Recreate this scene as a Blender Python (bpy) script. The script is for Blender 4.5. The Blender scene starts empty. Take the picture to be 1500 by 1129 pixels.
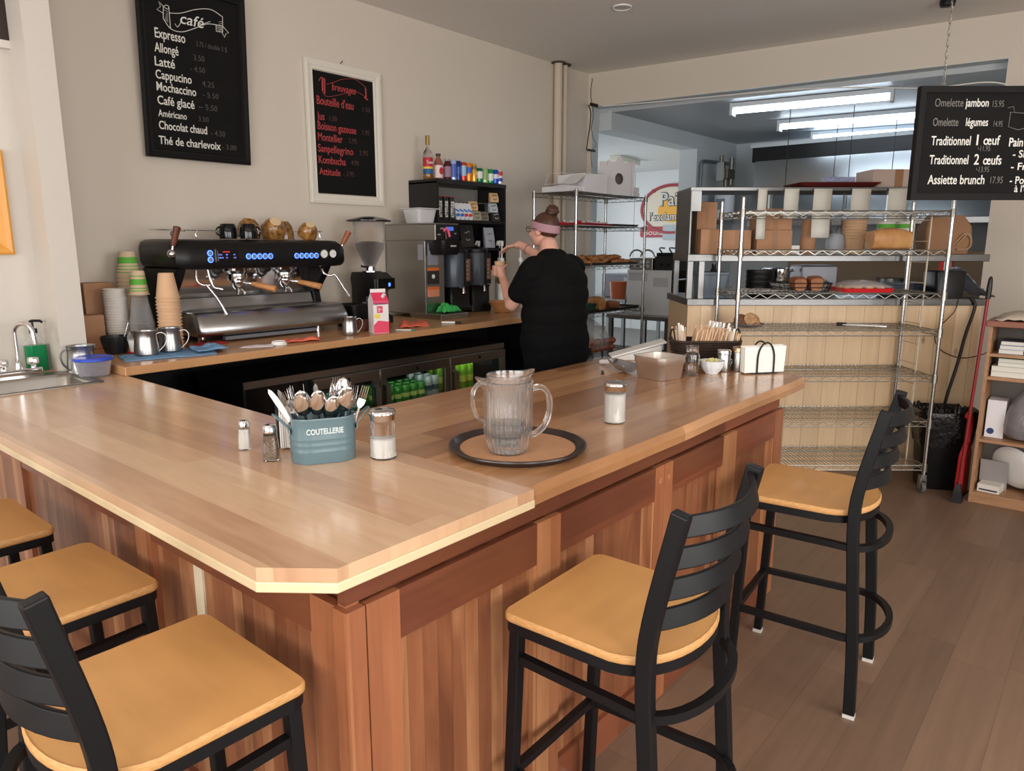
import bpy, bmesh, math, random
from mathutils import Matrix, Vector, Euler, noise
C = bpy.context.scene.collection
SC = bpy.context.scene
PI = math.pi
R = math.radians
rng = random.Random(7)

def lin(c):
    out = []
    for v in c[:3]:
        v = v / 255.0
        out.append(v / 12.92 if v <= 0.04045 else ((v + 0.055) / 1.055) ** 2.4)
    return (out[0], out[1], out[2], 1.0)

# ------------------------------------------------------------ camera
cam_data = bpy.data.cameras.new('camera')
cam_data.sensor_fit = 'HORIZONTAL'
cam_data.sensor_width = 36.0
cam_data.lens = 36.0 * 1060.9 / 1500.0
cam_data.clip_start = 0.05
cam = bpy.data.objects.new('camera', cam_data)
C.objects.link(cam)
cam.location = (0, 0, 1.62)
cam.rotation_euler = (R(90 - 10.963), 0, R(39.9587 - 90))
SC.camera = cam

# ------------------------------------------------------------ exposure, sky, daylight
SC.cycles.transparent_max_bounces = 40
vs = SC.view_settings
vs.view_transform = 'Standard'
vs.look = 'None'
vs.gamma = 1.0
vs.use_curve_mapping = False
vs.exposure = 0.0

world = bpy.data.worlds.new('sky')
world.use_nodes = True
bg = world.node_tree.nodes['Background']
bg.inputs[0].default_value = (0.75, 0.87, 1.0, 1)
bg.inputs[1].default_value = 1.0
SC.world = world

def area(name, loc, rot, sx, sy, power, col):
    l = bpy.data.lights.new(name, 'AREA')
    l.shape = 'RECTANGLE'
    l.size = sx
    l.size_y = sy
    l.energy = power
    l.color = col
    o = bpy.data.objects.new(name, l)
    o.location = loc
    o.rotation_euler = rot
    C.objects.link(o)
    return o
DAY = (1.0, 0.975, 0.94)
# daylight entering through the shop windows: two in the street wall behind
# the camera, two in the wall on its left
WIN_STREET = [(-0.9, 2.2), (2.2, 2.2)]       # centre x, width
WIN_SIDE = [(-0.6, 2.2), (2.1, 2.0)]         # centre y, width
YS, XS = -3.2, -2.9
for cx, wd in WIN_STREET:
    area('window_daylight', (cx, YS + 0.06, 1.75), (R(90), 0, R(0)), wd, 1.7, 105, DAY)
for cy, wd in WIN_SIDE:
    area('window_daylight', (XS + 0.06, cy, 1.75), (R(90), 0, R(-90)), wd, 1.7, 90, DAY)
# daylight of the bakery room behind the kitchen comes from its own window
area('bakery_daylight', (9.3, 8.8, 1.8), (R(90), 0, R(180)), 2.6, 1.8, 95, (0.95, 0.98, 1.0))
# ------------------------------------------------------------ object helpers
def tag(o, label=None, cat=None, group=None, kind=None):
    if label: o['label'] = label
    if cat: o['category'] = cat
    if group: o['group'] = group
    if kind: o['kind'] = kind
    return o

def thing(name, label, cat, loc=(0, 0, 0), rz=0.0, group=None, rot=None):
    o = bpy.data.objects.new(name, None)
    o.empty_display_size = 0.05
    C.objects.link(o)
    o.location = loc
    o.rotation_euler = rot if rot else (0, 0, rz)
    return tag(o, label, cat, group)

def dup(root, loc=None, rz=None, label=None, group=None, rot=None):
    r = root.copy()
    C.objects.link(r)
    if loc is not None: r.location = loc
    if rz is not None: r.rotation_euler = (0, 0, rz)
    if rot is not None: r.rotation_euler = rot
    if label: r['label'] = label
    if group: r['group'] = group
    for ch in list(root.children):
        c = ch.copy()
        C.objects.link(c)
        c.parent = r
        for g in list(ch.children):
            d = g.copy()
            C.objects.link(d)
            d.parent = c
    return r

class M:
    """collects shapes in one bmesh; build() links them as ONE mesh object"""
    def __init__(s):
        s.bm = bmesh.new()
        s.X = Matrix.Identity(4)
        s.mi = 0
    def at(s, loc=(0, 0, 0), rot=(0, 0, 0), sc=(1, 1, 1)):
        s.X = Matrix.LocRotScale(Vector(loc), Euler(rot), Vector(sc))
        return s
    def v(s, p):
        return s.bm.verts.new(s.X @ Vector(p))
    def f(s, vs):
        try:
            fc = s.bm.faces.new(vs)
            fc.material_index = s.mi
            return fc
        except ValueError:
            return None
    def box(s, x0, x1, y0, y1, z0, z1):
        P = [s.v(p) for p in ((x0, y0, z0), (x1, y0, z0), (x1, y1, z0), (x0, y1, z0), (x0, y0, z1), (x1, y0, z1), (x1, y1, z1), (x0, y1, z1))]
        for q in ((3, 2, 1, 0), (4, 5, 6, 7), (0, 1, 5, 4), (1, 2, 6, 5), (2, 3, 7, 6), (3, 0, 4, 7)):
            s.f([P[i] for i in q])
        return s
    def cbox(s, c, d):
        return s.box(c[0] - d[0] / 2, c[0] + d[0] / 2, c[1] - d[1] / 2, c[1] + d[1] / 2, c[2] - d[2] / 2, c[2] + d[2] / 2)
    def rings(s, rings, closed=True, cap0=True, cap1=True):
        """rings: list of lists of points (same length); skins them"""
        V = [[s.v(p) for p in r] for r in rings]
        n = len(V[0])
        m = n if closed else n - 1
        for a, b in zip(V[:-1], V[1:]):
            for i in range(m):
                j = (i + 1) % n
                s.f([a[i], a[j], b[j], b[i]])
        if closed and cap0: s.f(list(reversed(V[0])))
        if closed and cap1: s.f(V[-1])
        return s
    def lathe(s, prof, n=24, c=(0, 0, 0), sx=1, sy=1, cap0=True, cap1=True, ph=0.0):
        rs = []
        for r, z in prof:
            r = max(r, 1e-5)
            rs.append([(c[0] + sx * r * math.cos(2 * PI * k / n + ph), c[1] + sy * r * math.sin(2 * PI * k / n + ph), c[2] + z) for k in range(n)])
        return s.rings(rs, True, cap0, cap1)
    def cyl(s, p0, p1, r0, r1=None, n=12, cap=True):
        r1 = r0 if r1 is None else r1
        p0, p1 = Vector(p0), Vector(p1)
        d = (p1 - p0).normalized()
        a = d.orthogonal().normalized()
        b = d.cross(a)
        rs = []
        for p, r in ((p0, r0), (p1, r1)):
            rs.append([p + r * (a * math.cos(2 * PI * k / n) + b * math.sin(2 * PI * k / n)) for k in range(n)])
        return s.rings(rs, True, cap, cap)
    def tube(s, pts, r, n=8, closed=False, up=None, r2=None):
        """round tube along a polyline; r may be a list; with r2 an r x r2 rectangle (r along up)"""
        P = [Vector(p) for p in pts]
        m = len(P)
        rs = []
        ref = Vector(up) if up else None
        prev = None
        for i in range(m):
            a = P[i - 1] if (i > 0 or closed) else P[i]
            b = P[(i + 1) % m] if (i < m - 1 or closed) else P[i]
            t = (b - a)
            if t.length < 1e-9: t = Vector((0, 0, 1))
            t.normalize()
            if ref is not None:
                u = ref - t * ref.dot(t)
                if u.length < 1e-6: u = t.orthogonal()
                u.normalize()
            elif prev is None:
                u = t.orthogonal().normalized()
            else:
                u = prev - t * prev.dot(t)
                if u.length < 1e-6: u = t.orthogonal()
                u.normalize()
            prev = u
            w = t.cross(u)
            rr = r[i] if isinstance(r, (list, tuple)) else r
            if r2 is not None:
                rs.append([P[i] + u * rr * x + w * r2 * y for x, y in ((1, 1), (-1, 1), (-1, -1), (1, -1))])
            else:
                rs.append([P[i] + rr * (u * math.cos(2 * PI * k / n) + w * math.sin(2 * PI * k / n)) for k in range(n)])
        if closed:
            rs.append(rs[0])
            return s.rings(rs, True, False, False)
        return s.rings(rs)
    def prism(s, poly, z0, z1):
        return s.rings([[(x, y, z0) for x, y in poly], [(x, y, z1) for x, y in poly]])
    def ball(s, c, rx, ry=None, rz=None, nu=16, nv=10):
        ry = rx if ry is None else ry
        rz = rx if rz is None else rz
        rs = []
        for i in range(nv + 1):
            t = -PI / 2 + PI * i / nv
            q = max(math.cos(t), 1e-4)
            rs.append([(c[0] + rx * q * math.cos(2 * PI * k / nu), c[1] + ry * q * math.sin(2 * PI * k / nu), c[2] + rz * math.sin(t)) for k in range(nu)])
        return s.rings(rs)
    def cap(s, p0, p1, r0, r1=None, n=14):
        """capsule, closed, for bodies"""
        r1 = r0 if r1 is None else r1
        p0, p1 = Vector(p0), Vector(p1)
        d = (p1 - p0).normalized()
        a = d.orthogonal().normalized()
        b = d.cross(a)
        rs = []
        K = 5
        for i in range(K + 1):
            t = -PI / 2 + (PI / 2) * i / K
            rs.append([p0 + d * r0 * math.sin(t) + max(r0 * math.cos(t), 1e-4) * (a * math.cos(2 * PI * k / n) + b * math.sin(2 * PI * k / n)) for k in range(n)])
        for i in range(K + 1):
            t = (PI / 2) * i / K
            rs.append([p1 + d * r1 * math.sin(t) + max(r1 * math.cos(t), 1e-4) * (a * math.cos(2 * PI * k / n) + b * math.sin(2 * PI * k / n)) for k in range(n)])
        return s.rings(rs)
    def grid(s, nx, ny, fn):
        V = [[s.v(fn(i / nx, j / ny)) for i in range(nx + 1)] for j in range(ny + 1)]
        for j in range(ny):
            for i in range(nx):
                s.f([V[j][i], V[j][i + 1], V[j + 1][i + 1], V[j + 1][i]])
        return s
    def build(s, name, mats, parent=None, smooth=True, bev=0.0, loc=None, rot=None, seg=2, thick=0.0, sub=0, angle=38, clean=False):
        if clean:
            bmesh.ops.remove_doubles(s.bm, verts=s.bm.verts, dist=1e-5)
        bmesh.ops.recalc_face_normals(s.bm, faces=s.bm.faces)
        me = bpy.data.meshes.new(name)
        s.bm.to_mesh(me)
        s.bm.free()
        if not isinstance(mats, (list, tuple)): mats = [mats]
        for m in mats: me.materials.append(m)
        if smooth:
            me.polygons.foreach_set('use_smooth', [True] * len(me.polygons))
            me.set_sharp_from_angle(angle=R(angle))
        o = bpy.data.objects.new(name, me)
        C.objects.link(o)
        if parent is not None: o.parent = parent
        if loc is not None: o.location = loc
        if rot is not None: o.rotation_euler = rot
        if thick:
            md = o.modifiers.new('t', 'SOLIDIFY')
            md.thickness = thick
        if sub:
            md = o.modifiers.new('s', 'SUBSURF')
            md.levels = sub
            md.render_levels = sub
        if bev:
            md = o.modifiers.new('b', 'BEVEL')
            md.width = bev
            md.segments = seg
            md.limit_method = 'ANGLE'
            md.angle_limit = R(40)
            md.harden_normals = False
        return o

def struct(name, mb, m, **k):
    o = mb.build(name, m, **k)
    o['kind'] = 'structure'
    return o

def rrect(w, d, r, n=5, cx=0, cy=0):
    """rounded rectangle outline, ccw"""
    pts = []
    for sx, sy, a0 in ((1, 1, 0), (-1, 1, 90), (-1, -1, 180), (1, -1, 270)):
        for k in range(n + 1):
            a = R(a0 + 90 * k / n)
            pts.append((cx + sx * (w / 2 - r) + r * math.cos(a), cy + sy * (d / 2 - r) + r * math.sin(a)))
    return pts

def arc(c, r, a0, a1, n, plane='xz'):
    out = []
    for k in range(n + 1):
        a = R(a0 + (a1 - a0) * k / n)
        u, v = r * math.cos(a), r * math.sin(a)
        if plane == 'xz': out.append((c[0] + u, c[1], c[2] + v))
        elif plane == 'xy': out.append((c[0] + u, c[1] + v, c[2]))
        else: out.append((c[0], c[1] + u, c[2] + v))
    return out

def spline(pts, n=8):
    """Catmull-Rom through pts"""
    P = [Vector(p) for p in pts]
    P = [P[0] * 2 - P[1]] + P + [P[-1] * 2 - P[-2]]
    out = []
    for i in range(1, len(P) - 2):
        for k in range(n):
            t = k / n
            a, b, c, d = P[i - 1], P[i], P[i + 1], P[i + 2]
            out.append(0.5 * ((2 * b) + (c - a) * t + (2 * a - 5 * b + 4 * c - d) * t * t + (3 * b - a - 3 * c + d) * t ** 3))
    out.append(P[-2])
    return out

def lettering(name, lines, mat, parent, loc=(0, 0, 0), rot=(R(90), 0, 0), depth=0.0006, extra=None):
    """lines: (text, x, y, cap height, total width or None, bold, shear); flat chalk or printed letters"""
    bm = bmesh.new()
    for text, x, y, h, wdt, bold, shear in lines:
        cu = bpy.data.curves.new('t', 'FONT')
        cu.body = text
        cu.size = h / 0.70
        cu.offset = bold
        cu.shear = shear
        cu.extrude = depth
        cu.resolution_u = 3
        ob = bpy.data.objects.new('t', cu)
        C.objects.link(ob)
        me = bpy.data.meshes.new_from_object(ob)
        xs = [v.co.x for v in me.vertices]
        if xs:
            w0 = max(xs) - min(xs)
            k = (wdt / w0) if wdt else 1.0
            x0 = min(xs)
            for v in me.vertices:
                v.co.x = x + (v.co.x - x0) * k
                v.co.y += y
            bm.from_mesh(me)
        bpy.data.objects.remove(ob)
        bpy.data.curves.remove(cu)
        bpy.data.meshes.remove(me)
    if extra:
        for pts, r in extra:
            mb = M()
            mb.tube([(p[0], p[1], 0) for p in pts], r, n=5)
            tmp = bpy.data.meshes.new('x')
            mb.bm.to_mesh(tmp)
            mb.bm.free()
            bm.from_mesh(tmp)
            bpy.data.meshes.remove(tmp)
    me = bpy.data.meshes.new(name)
    bm.to_mesh(me)
    bm.free()
    me.materials.append(mat)
    o = bpy.data.objects.new(name, me)
    C.objects.link(o)
    o.parent = parent
    o.location = loc
    o.rotation_euler = rot
    return o

# ------------------------------------------------------------ materials
def newmat(name):
    m = bpy.data.materials.new(name)
    m.use_nodes = True
    nt = m.node_tree
    return m, nt, nt.nodes['Principled BSDF']

def N(nt, t, **k):
    n = nt.nodes.new(t)
    for a, b in k.items():
        setattr(n, a, b)
    return n

def mat(name, col, rough=0.5, metal=0.0, trans=0.0, ior=1.45, emit=None, es=0.0, bump=None, var=None, coat=0.0, spec=None, alpha=1.0, stretch=None, sheen=0.0, sss=0.0):
    m, nt, p = newmat(name)
    p.inputs['Base Color'].default_value = lin(col)
    p.inputs['Roughness'].default_value = rough
    p.inputs['Metallic'].default_value = metal
    p.inputs['Transmission Weight'].default_value = trans
    p.inputs['IOR'].default_value = ior
    p.inputs['Alpha'].default_value = alpha
    p.inputs['Coat Weight'].default_value = coat
    p.inputs['Coat Roughness'].default_value = 0.12
    p.inputs['Sheen Weight'].default_value = sheen
    if sss:
        p.inputs['Subsurface Weight'].default_value = sss
        p.inputs['Subsurface Radius'].default_value = (0.012, 0.005, 0.003)
    if spec is not None: p.inputs['Specular IOR Level'].default_value = spec
    if emit:
        p.inputs['Emission Color'].default_value = lin(emit)
        p.inputs['Emission Strength'].default_value = es
    if bump or var:
        tc = N(nt, 'ShaderNodeTexCoord')
        mp = N(nt, 'ShaderNodeMapping')
        nt.links.new(tc.outputs['Object'], mp.inputs[0])
        if stretch: mp.inputs['Scale'].default_value = stretch
        if var:
            n = N(nt, 'ShaderNodeTexNoise')
            n.inputs['Scale'].default_value = var[0]
            n.inputs['Detail'].default_value = 5
            nt.links.new(mp.outputs[0], n.inputs['Vector'])
            r = N(nt, 'ShaderNodeValToRGB')
            c = lin(col)
            a = var[1]
            r.color_ramp.elements[0].position = 0.3
            r.color_ramp.elements[1].position = 0.7
            r.color_ramp.elements[0].color = tuple(max(0, x * (1 - a)) for x in c[:3]) + (1,)
            if len(var) > 2:
                r.color_ramp.elements[1].color = lin(var[2])
            else:
                r.color_ramp.elements[1].color = tuple(min(1, x * (1 + a)) for x in c[:3]) + (1,)
            nt.links.new(n.outputs['Fac'], r.inputs[0])
            nt.links.new(r.outputs[0], p.inputs['Base Color'])
        if bump:
            n = N(nt, 'ShaderNodeTexNoise')
            n.inputs['Scale'].default_value = bump[0]
            n.inputs['Detail'].default_value = 4
            nt.links.new(mp.outputs[0], n.inputs['Vector'])
            b = N(nt, 'ShaderNodeBump')
            b.inputs['Strength'].default_value = bump[1]
            b.inputs['Distance'].default_value = 0.01
            nt.links.new(n.outputs['Fac'], b.inputs['Height'])
            nt.links.new(b.outputs[0], p.inputs['Normal'])
    return m

def planks(name, tones, width, along, across=None, length=0.0, rough=0.3, grain=0.25, coat=0.0, seam=0.35, gscale=14.0, knots=0.0, seamw=0.02, off=0.0, bump=0.0, gstretch=0.035):
    """boards: tones = list of sRGB; along = axis the boards run, across = axis or 'xy' (x + y)"""
    m, nt, p = newmat(name)
    L = nt.links.new
    tc = N(nt, 'ShaderNodeTexCoord')
    sp = N(nt, 'ShaderNodeSeparateXYZ')
    L(tc.outputs['Object'], sp.inputs[0])
    def math_(op, a, b=None):
        n = N(nt, 'ShaderNodeMath', operation=op)
        for i, q in enumerate((a, b)):
            if q is None: continue
            if isinstance(q, (int, float)): n.inputs[i].default_value = q
            else: L(q, n.inputs[i])
        return n.outputs[0]
    ax = {'x': 0, 'y': 1, 'z': 2}
    al = sp.outputs[ax[along]]
    ac = math_('ADD', sp.outputs[0], sp.outputs[1]) if across == 'xy' else sp.outputs[ax[across]]
    ac = math_('ADD', ac, off + 50.0)
    u = math_('DIVIDE', ac, width)
    uid = math_('FLOOR', u)
    uf = math_('FRACT', u)
    wn = N(nt, 'ShaderNodeTexWhiteNoise', noise_dimensions='1D')
    L(uid, wn.inputs['W'])
    if length:
        sh = math_('MULTIPLY', wn.outputs['Value'], 7.3)
        v = math_('ADD', math_('DIVIDE', al, length), sh)
        v = math_('ADD', v, 50.0)
        vid = math_('FLOOR', v)
        vf = math_('FRACT', v)
        cid = math_('ADD', math_('MULTIPLY', uid, 13.37), vid)
        wn2 = N(nt, 'ShaderNodeTexWhiteNoise', noise_dimensions='1D')
        L(cid, wn2.inputs['W'])
        tone = wn2.outputs['Value']
    else:
        cid = uid
        tone = wn.outputs['Value']
    # grain coordinates, shifted for each board
    cb = N(nt, 'ShaderNodeCombineXYZ')
    L(math_('MULTIPLY', ac, 1.0), cb.inputs[0])
    L(math_('MULTIPLY', al, gstretch), cb.inputs[1])
    L(math_('MULTIPLY', cid, 3.71), cb.inputs[2])
    nz = N(nt, 'ShaderNodeTexNoise')
    nz.inputs['Scale'].default_value = gscale * 4
    nz.inputs['Detail'].default_value = 6
    nz.inputs['Roughness'].default_value = 0.65
    nz.inputs['Distortion'].default_value = 0.6
    L(cb.outputs[0], nz.inputs['Vector'])
    # broad figure
    cb2 = N(nt, 'ShaderNodeCombineXYZ')
    L(ac, cb2.inputs[0])
    L(math_('MULTIPLY', al, 0.16), cb2.inputs[1])
    L(math_('MULTIPLY', cid, 1.93), cb2.inputs[2])
    nb = N(nt, 'ShaderNodeTexNoise')
    nb.inputs['Scale'].default_value = 9.0
    nb.inputs['Detail'].default_value = 3
    nb.inputs['Distortion'].default_value = 1.4
    L(cb2.outputs[0], nb.inputs['Vector'])
    ramp = N(nt, 'ShaderNodeValToRGB')
    ramp.color_ramp.interpolation = 'LINEAR'
    els = ramp.color_ramp.elements
    while len(els) < len(tones): els.new(0.5)
    for i, t in enumerate(tones):
        els[i].position = i / max(1, len(tones) - 1)
        els[i].color = lin(t)
    tt = math_('ADD', tone, math_('MULTIPLY', math_('SUBTRACT', nb.outputs['Fac'], 0.5), 0.55))
    L(tt, ramp.inputs[0])
    g = math_('ADD', math_('MULTIPLY', math_('SUBTRACT', nz.outputs['Fac'], 0.5), 2 * grain), 1.0)
    if knots:
        vo = N(nt, 'ShaderNodeTexVoronoi')
        vo.inputs['Scale'].default_value = 1.0
        cb3 = N(nt, 'ShaderNodeCombineXYZ')
        L(math_('MULTIPLY', ac, 5.0), cb3.inputs[0])
        L(math_('MULTIPLY', al, 2.4), cb3.inputs[1])
        L(cb3.outputs[0], vo.inputs['Vector'])
        mr = N(nt, 'ShaderNodeMapRange')
        mr.inputs['From Min'].default_value = 0.03
        mr.inputs['From Max'].default_value = 0.09
        mr.inputs['To Min'].default_value = 1 - knots
        mr.inputs['To Max'].default_value = 1.0
        L(vo.outputs['Distance'], mr.inputs['Value'])
        g = math_('MULTIPLY', g, mr.outputs[0])
    if seam:
        e = math_('MINIMUM', uf, math_('SUBTRACT', 1.0, uf))
        s_ = math_('GREATER_THAN', e, seamw)
        if length:
            e2 = math_('MINIMUM', vf, math_('SUBTRACT', 1.0, vf))
            s_ = math_('MULTIPLY', s_, math_('GREATER_THAN', e2, seamw * width / length))
        g = math_('MULTIPLY', g, math_('ADD', math_('MULTIPLY', s_, seam), 1 - seam))
    mx = N(nt, 'ShaderNodeMix', data_type='RGBA', blend_type='MULTIPLY')
    mx.inputs[0].default_value = 1.0
    L(ramp.outputs[0], mx.inputs[6])
    L(g, mx.inputs[7])
    L(mx.outputs[2], p.inputs['Base Color'])
    p.inputs['Roughness'].default_value = rough
    p.inputs['Coat Weight'].default_value = coat
    p.inputs['Coat Roughness'].default_value = 0.15
    if bump:
        b = N(nt, 'ShaderNodeBump')
        b.inputs['Strength'].default_value = bump
        b.inputs['Distance'].default_value = 0.004
        L(g, b.inputs['Height'])
        L(b.outputs[0], p.inputs['Normal'])
    return m

STEEL = mat('brushed_steel', (172, 171, 168), 0.30, 1.0, bump=(60, 0.03))
CHROME = mat('chrome', (222, 222, 224), 0.08, 1.0)
WIRE = mat('zinc_wire', (150, 147, 140), 0.32, 0.9)
BLACKM = mat('black_powder_coat', (15, 16, 20), 0.42, spec=0.35)
BLACKP = mat('black_plastic', (17, 17, 19), 0.4)
BLACKG = mat('black_gloss', (14, 14, 16), 0.15)
WHITEP = mat('white_plastic', (232, 232, 230), 0.4)
WHITEC = mat('white_card', (226, 224, 228), 0.75)
KRAFT = mat('kraft_card', (176, 132, 100), 0.8, var=(9, 0.08))
GLASS = mat('clear_glass', (255, 255, 255), 0.0, 0, 1.0, 1.45)
def thinfilm(name, tint=(250, 250, 250), rough=0.08, low=0.03, high=0.55):
    """thin clear plastic: see-through, glossier at grazing angles"""
    m, nt, p = newmat(name)
    out = nt.nodes['Material Output']
    lw = N(nt, 'ShaderNodeLayerWeight')
    lw.inputs['Blend'].default_value = 0.35
    mr = N(nt, 'ShaderNodeMapRange')
    mr.inputs['To Min'].default_value = low
    mr.inputs['To Max'].default_value = high
    nt.links.new(lw.outputs['Facing'], mr.inputs['Value'])
    tr = N(nt, 'ShaderNodeBsdfTransparent')
    tr.inputs[0].default_value = lin(tint)
    p.inputs['Base Color'].default_value = (.86, .88, .9, 1)
    p.inputs['Roughness'].default_value = rough
    p.inputs['Specular IOR Level'].default_value = 1.0
    mx = N(nt, 'ShaderNodeMixShader')
    nt.links.new(mr.outputs[0], mx.inputs[0])
    nt.links.new(tr.outputs[0], mx.inputs[1])
    nt.links.new(p.outputs[0], mx.inputs[2])
    nt.links.new(mx.outputs[0], out.inputs['Surface'])
    return m
PLASTICCLEAR = thinfilm('clear_plastic')
CHALK = mat('white_chalk_ink', (228, 226, 220), 0.8)
CHALKDIM = mat('grey_chalk_ink', (120, 118, 114), 0.8)
BOARD = mat('chalkboard', (19, 18, 18), 0.7, var=(6, 0.2), spec=0.2)
# ------------------------------------------------------------ the room
PAINT = mat('warm_white_paint', (214, 204, 191), 0.55, bump=(120, 0.03))
PAINTL = mat('white_paint', (200, 194, 186), 0.6)
CEILP = mat('ceiling_paint', (232, 226, 219), 0.9)
COOL = mat('grey_blue_paint', (206, 213, 216), 0.5)
FLOORM = planks('vinyl_plank_floor', [(118, 94, 77), (125, 100, 82), (132, 106, 87), (121, 97, 79)], 0.19, 'x', 'y', 1.25, rough=0.42, grain=0.3, seam=0.25, gscale=5, seamw=0.008, knots=0.0)
TILE = mat('kitchen_floor', (120, 116, 112), 0.5)

struct('floor', M().box(-3, 7.2, -3.3, 4.8, -0.1, 0), FLOORM, smooth=False)
struct('floor_kitchen', M().box(7.2, 13, -1.6, 9.1, -0.1, 0), TILE, smooth=False)
struct('ceiling', M().box(-3, 7.5, -3.3, 4.8, 3.43, 3.53), CEILP, smooth=False)
struct('wall_back', M().box(1.3, 7.0, 4.7, 4.8, 0, 3.43), PAINT, smooth=False)
struct('wall_left', M().box(-3, 1.34, 4.2, 4.3, 0, 3.43), PAINTL, smooth=False)
struct('trim_1', M().box(1.285, 1.405, 3.98, 4.72, 0, 3.43), PAINTL, smooth=False)

# street walls behind the camera with their shop windows
def wall_with_windows(name, axis, at, lo, hi, wins, z0=0.9, z1=2.6):
    m = M()
    def seg(a, b, c, d):
        if b - a < 1e-3: return
        if axis == 'x': m.box(a, b, at - 0.12, at, c, d)
        else: m.box(at - 0.12, at, a, b, c, d)
    cur = lo
    for c, wd in wins:
        seg(cur, c - wd / 2, 0, 3.43)
        seg(c - wd / 2, c + wd / 2, 0, z0)
        seg(c - wd / 2, c + wd / 2, z1, 3.43)
        cur = c + wd / 2
    seg(cur, hi, 0, 3.43)
    struct(name, m, PAINT, smooth=False)
wall_with_windows('wall_street', 'x', YS, -3, 7.9, [(c, w) for c, w in WIN_STREET])
wall_with_windows('wall_side', 'y', XS, -3.3, 4.3, [(c, w) for c, w in WIN_SIDE])
FRM = mat('window_frame_paint', (230, 228, 222), 0.4)
wi = 0
for axis, at, wins in (('x', YS, WIN_STREET), ('y', XS, WIN_SIDE)):
    for c, wd in wins:
        wi += 1
        m = M()
        for a, b, z0, z1 in ((-wd / 2, -wd / 2 + .05, .9, 2.6), (wd / 2 - .05, wd / 2, .9, 2.6), (-.025, .025, .95, 2.55), (-wd / 2, wd / 2, .9, .95), (-wd / 2, wd / 2, 2.55, 2.6)):
            if axis == 'x': m.box(c + a, c + b, at - .1, at - .04, z0, z1)
            else: m.box(at - .1, at - .04, c + a, c + b, z0, z1)
        fr = struct('window_%d' % wi, m, FRM, smooth=False)
        g = M()
        if axis == 'x': g.box(c - wd / 2, c + wd / 2, at - .075, at - .07, .95, 2.55)
        else: g.box(at - .075, at - .07, c - wd / 2, c + wd / 2, .95, 2.55)
        g.build('pane', GLASS, fr, smooth=False)

# wall towards the kitchen with its wide opening
E0 = Vector((6.89, 4.73))
EV = Vector((0.1055, -0.9944))
NV = Vector((0.9944, 0.1055))
def ew(a, t): return tuple(E0 + EV * a + NV * t)
TH = 0.15
def ebox(m, a0, a1, z0, z1, t0=0.0, t1=TH):
    m.prism([ew(a0, t0), ew(a0, t1), ew(a1, t1), ew(a1, t0)], z0, z1)
m = M()
ebox(m, -0.05, 0.085, 0, 3.09)
ebox(m, 3.826, 8.2, 0, 3.09)
ebox(m, -0.05, 8.2, 3.09, 3.45)
struct('wall_right', m, PAINT, smooth=False)
m = M()
ebox(m, 0.085, 0.088, 0, 3.09, 0.0, TH)
ebox(m, 3.823, 3.826, 0, 3.09, 0.0, TH)
ebox(m, 0.085, 3.826, 3.087, 3.09, 0.0, TH)
struct('trim_2', m, COOL, smooth=False)
# kitchen
m = M()
m.box(7.06, 9.15, 4.5, 4.75, 2.86, 3.06)
m.box(9.15, 10.5, 4.5, 4.75, 0, 3.06)
struct('wall_kitchen_left', m, COOL, smooth=False)
struct('wall_kitchen_back', M().box(10.4, 10.5, -1.5, 4.5, 0, 3.06), COOL, smooth=False)
struct('wall_kitchen_right', M().box(7.5, 10.5, -1.6, -1.5, 0, 3.06), COOL, smooth=False)
m = M().prism([ew(-0.05, TH), (10.5, 4.75), (10.5, -1.6), ew(6.4, TH)], 3.04, 3.12)
struct('ceiling_kitchen', m, mat('kitchen_ceiling_paint', (186, 192, 196), 0.42), smooth=False)
# bakery room beyond
PANEL = mat('white_wall_panel', (218, 221, 221), 0.35)
m = M().box(12.5, 12.6, 4.6, 9.1, 0, 3.0)
for k in range(4):
    m.box(12.49, 12.5, 5.4 + k * 1.0, 5.425 + k * 1.0, 0, 3.0)
struct('wall_bakery_back', m, PANEL, smooth=False)
m = M()
m.box(6.9, 8.0, 9.0, 9.1, 0, 3.0)
m.box(10.6, 12.6, 9.0, 9.1, 0, 3.0)
m.box(8.0, 10.6, 9.0, 9.1, 0, 0.9)
m.box(8.0, 10.6, 9.0, 9.1, 2.7, 3.0)
struct('wall_bakery_left', m, PANEL, smooth=False)
m = M().box(6.9, 7.0, 4.7, 9.1, 0, 3.0)
struct('wall_bakery_front', m, PANEL, smooth=False)
struct('wall_bakery_right', M().box(10.5, 12.6, 4.5, 4.6, 0, 3.0), PANEL, smooth=False)
struct('ceiling_bakery', M().box(6.9, 12.6, 4.75, 9.1, 2.98, 3.08), PANEL, smooth=False)
# ------------------------------------------------------------ the bar
TOPTONES = [(184, 142, 110), (202, 162, 129), (210, 172, 138), (217, 183, 149), (204, 164, 131)]
TOPY = planks('maple_counter_boards', TOPTONES, 0.105, 'y', 'x', 1.9, rough=0.24, grain=0.2, coat=0.35, seam=0.14, gscale=7, seamw=0.006, gstretch=0.08)
TOPX = planks('birch_counter_boards', [(150, 104, 68), (172, 124, 84), (190, 142, 98), (202, 154, 110), (178, 130, 90)], 0.115, 'x', 'y', 2.2, rough=0.22, grain=0.28, coat=0.4, seam=0.18, gscale=7, seamw=0.006, gstretch=0.07)
BACKTOP = planks('fir_counter_boards', [(186, 138, 94), (204, 154, 108), (216, 168, 120)], 0.14, 'x', 'y', 2.6, rough=0.3, grain=0.22, coat=0.25, seam=0.12, gscale=7, seamw=0.005, gstretch=0.05)
CREAM = mat('pale_edge_board', (226, 206, 168), 0.4, var=(5, 0.08), coat=0.3)
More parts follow.
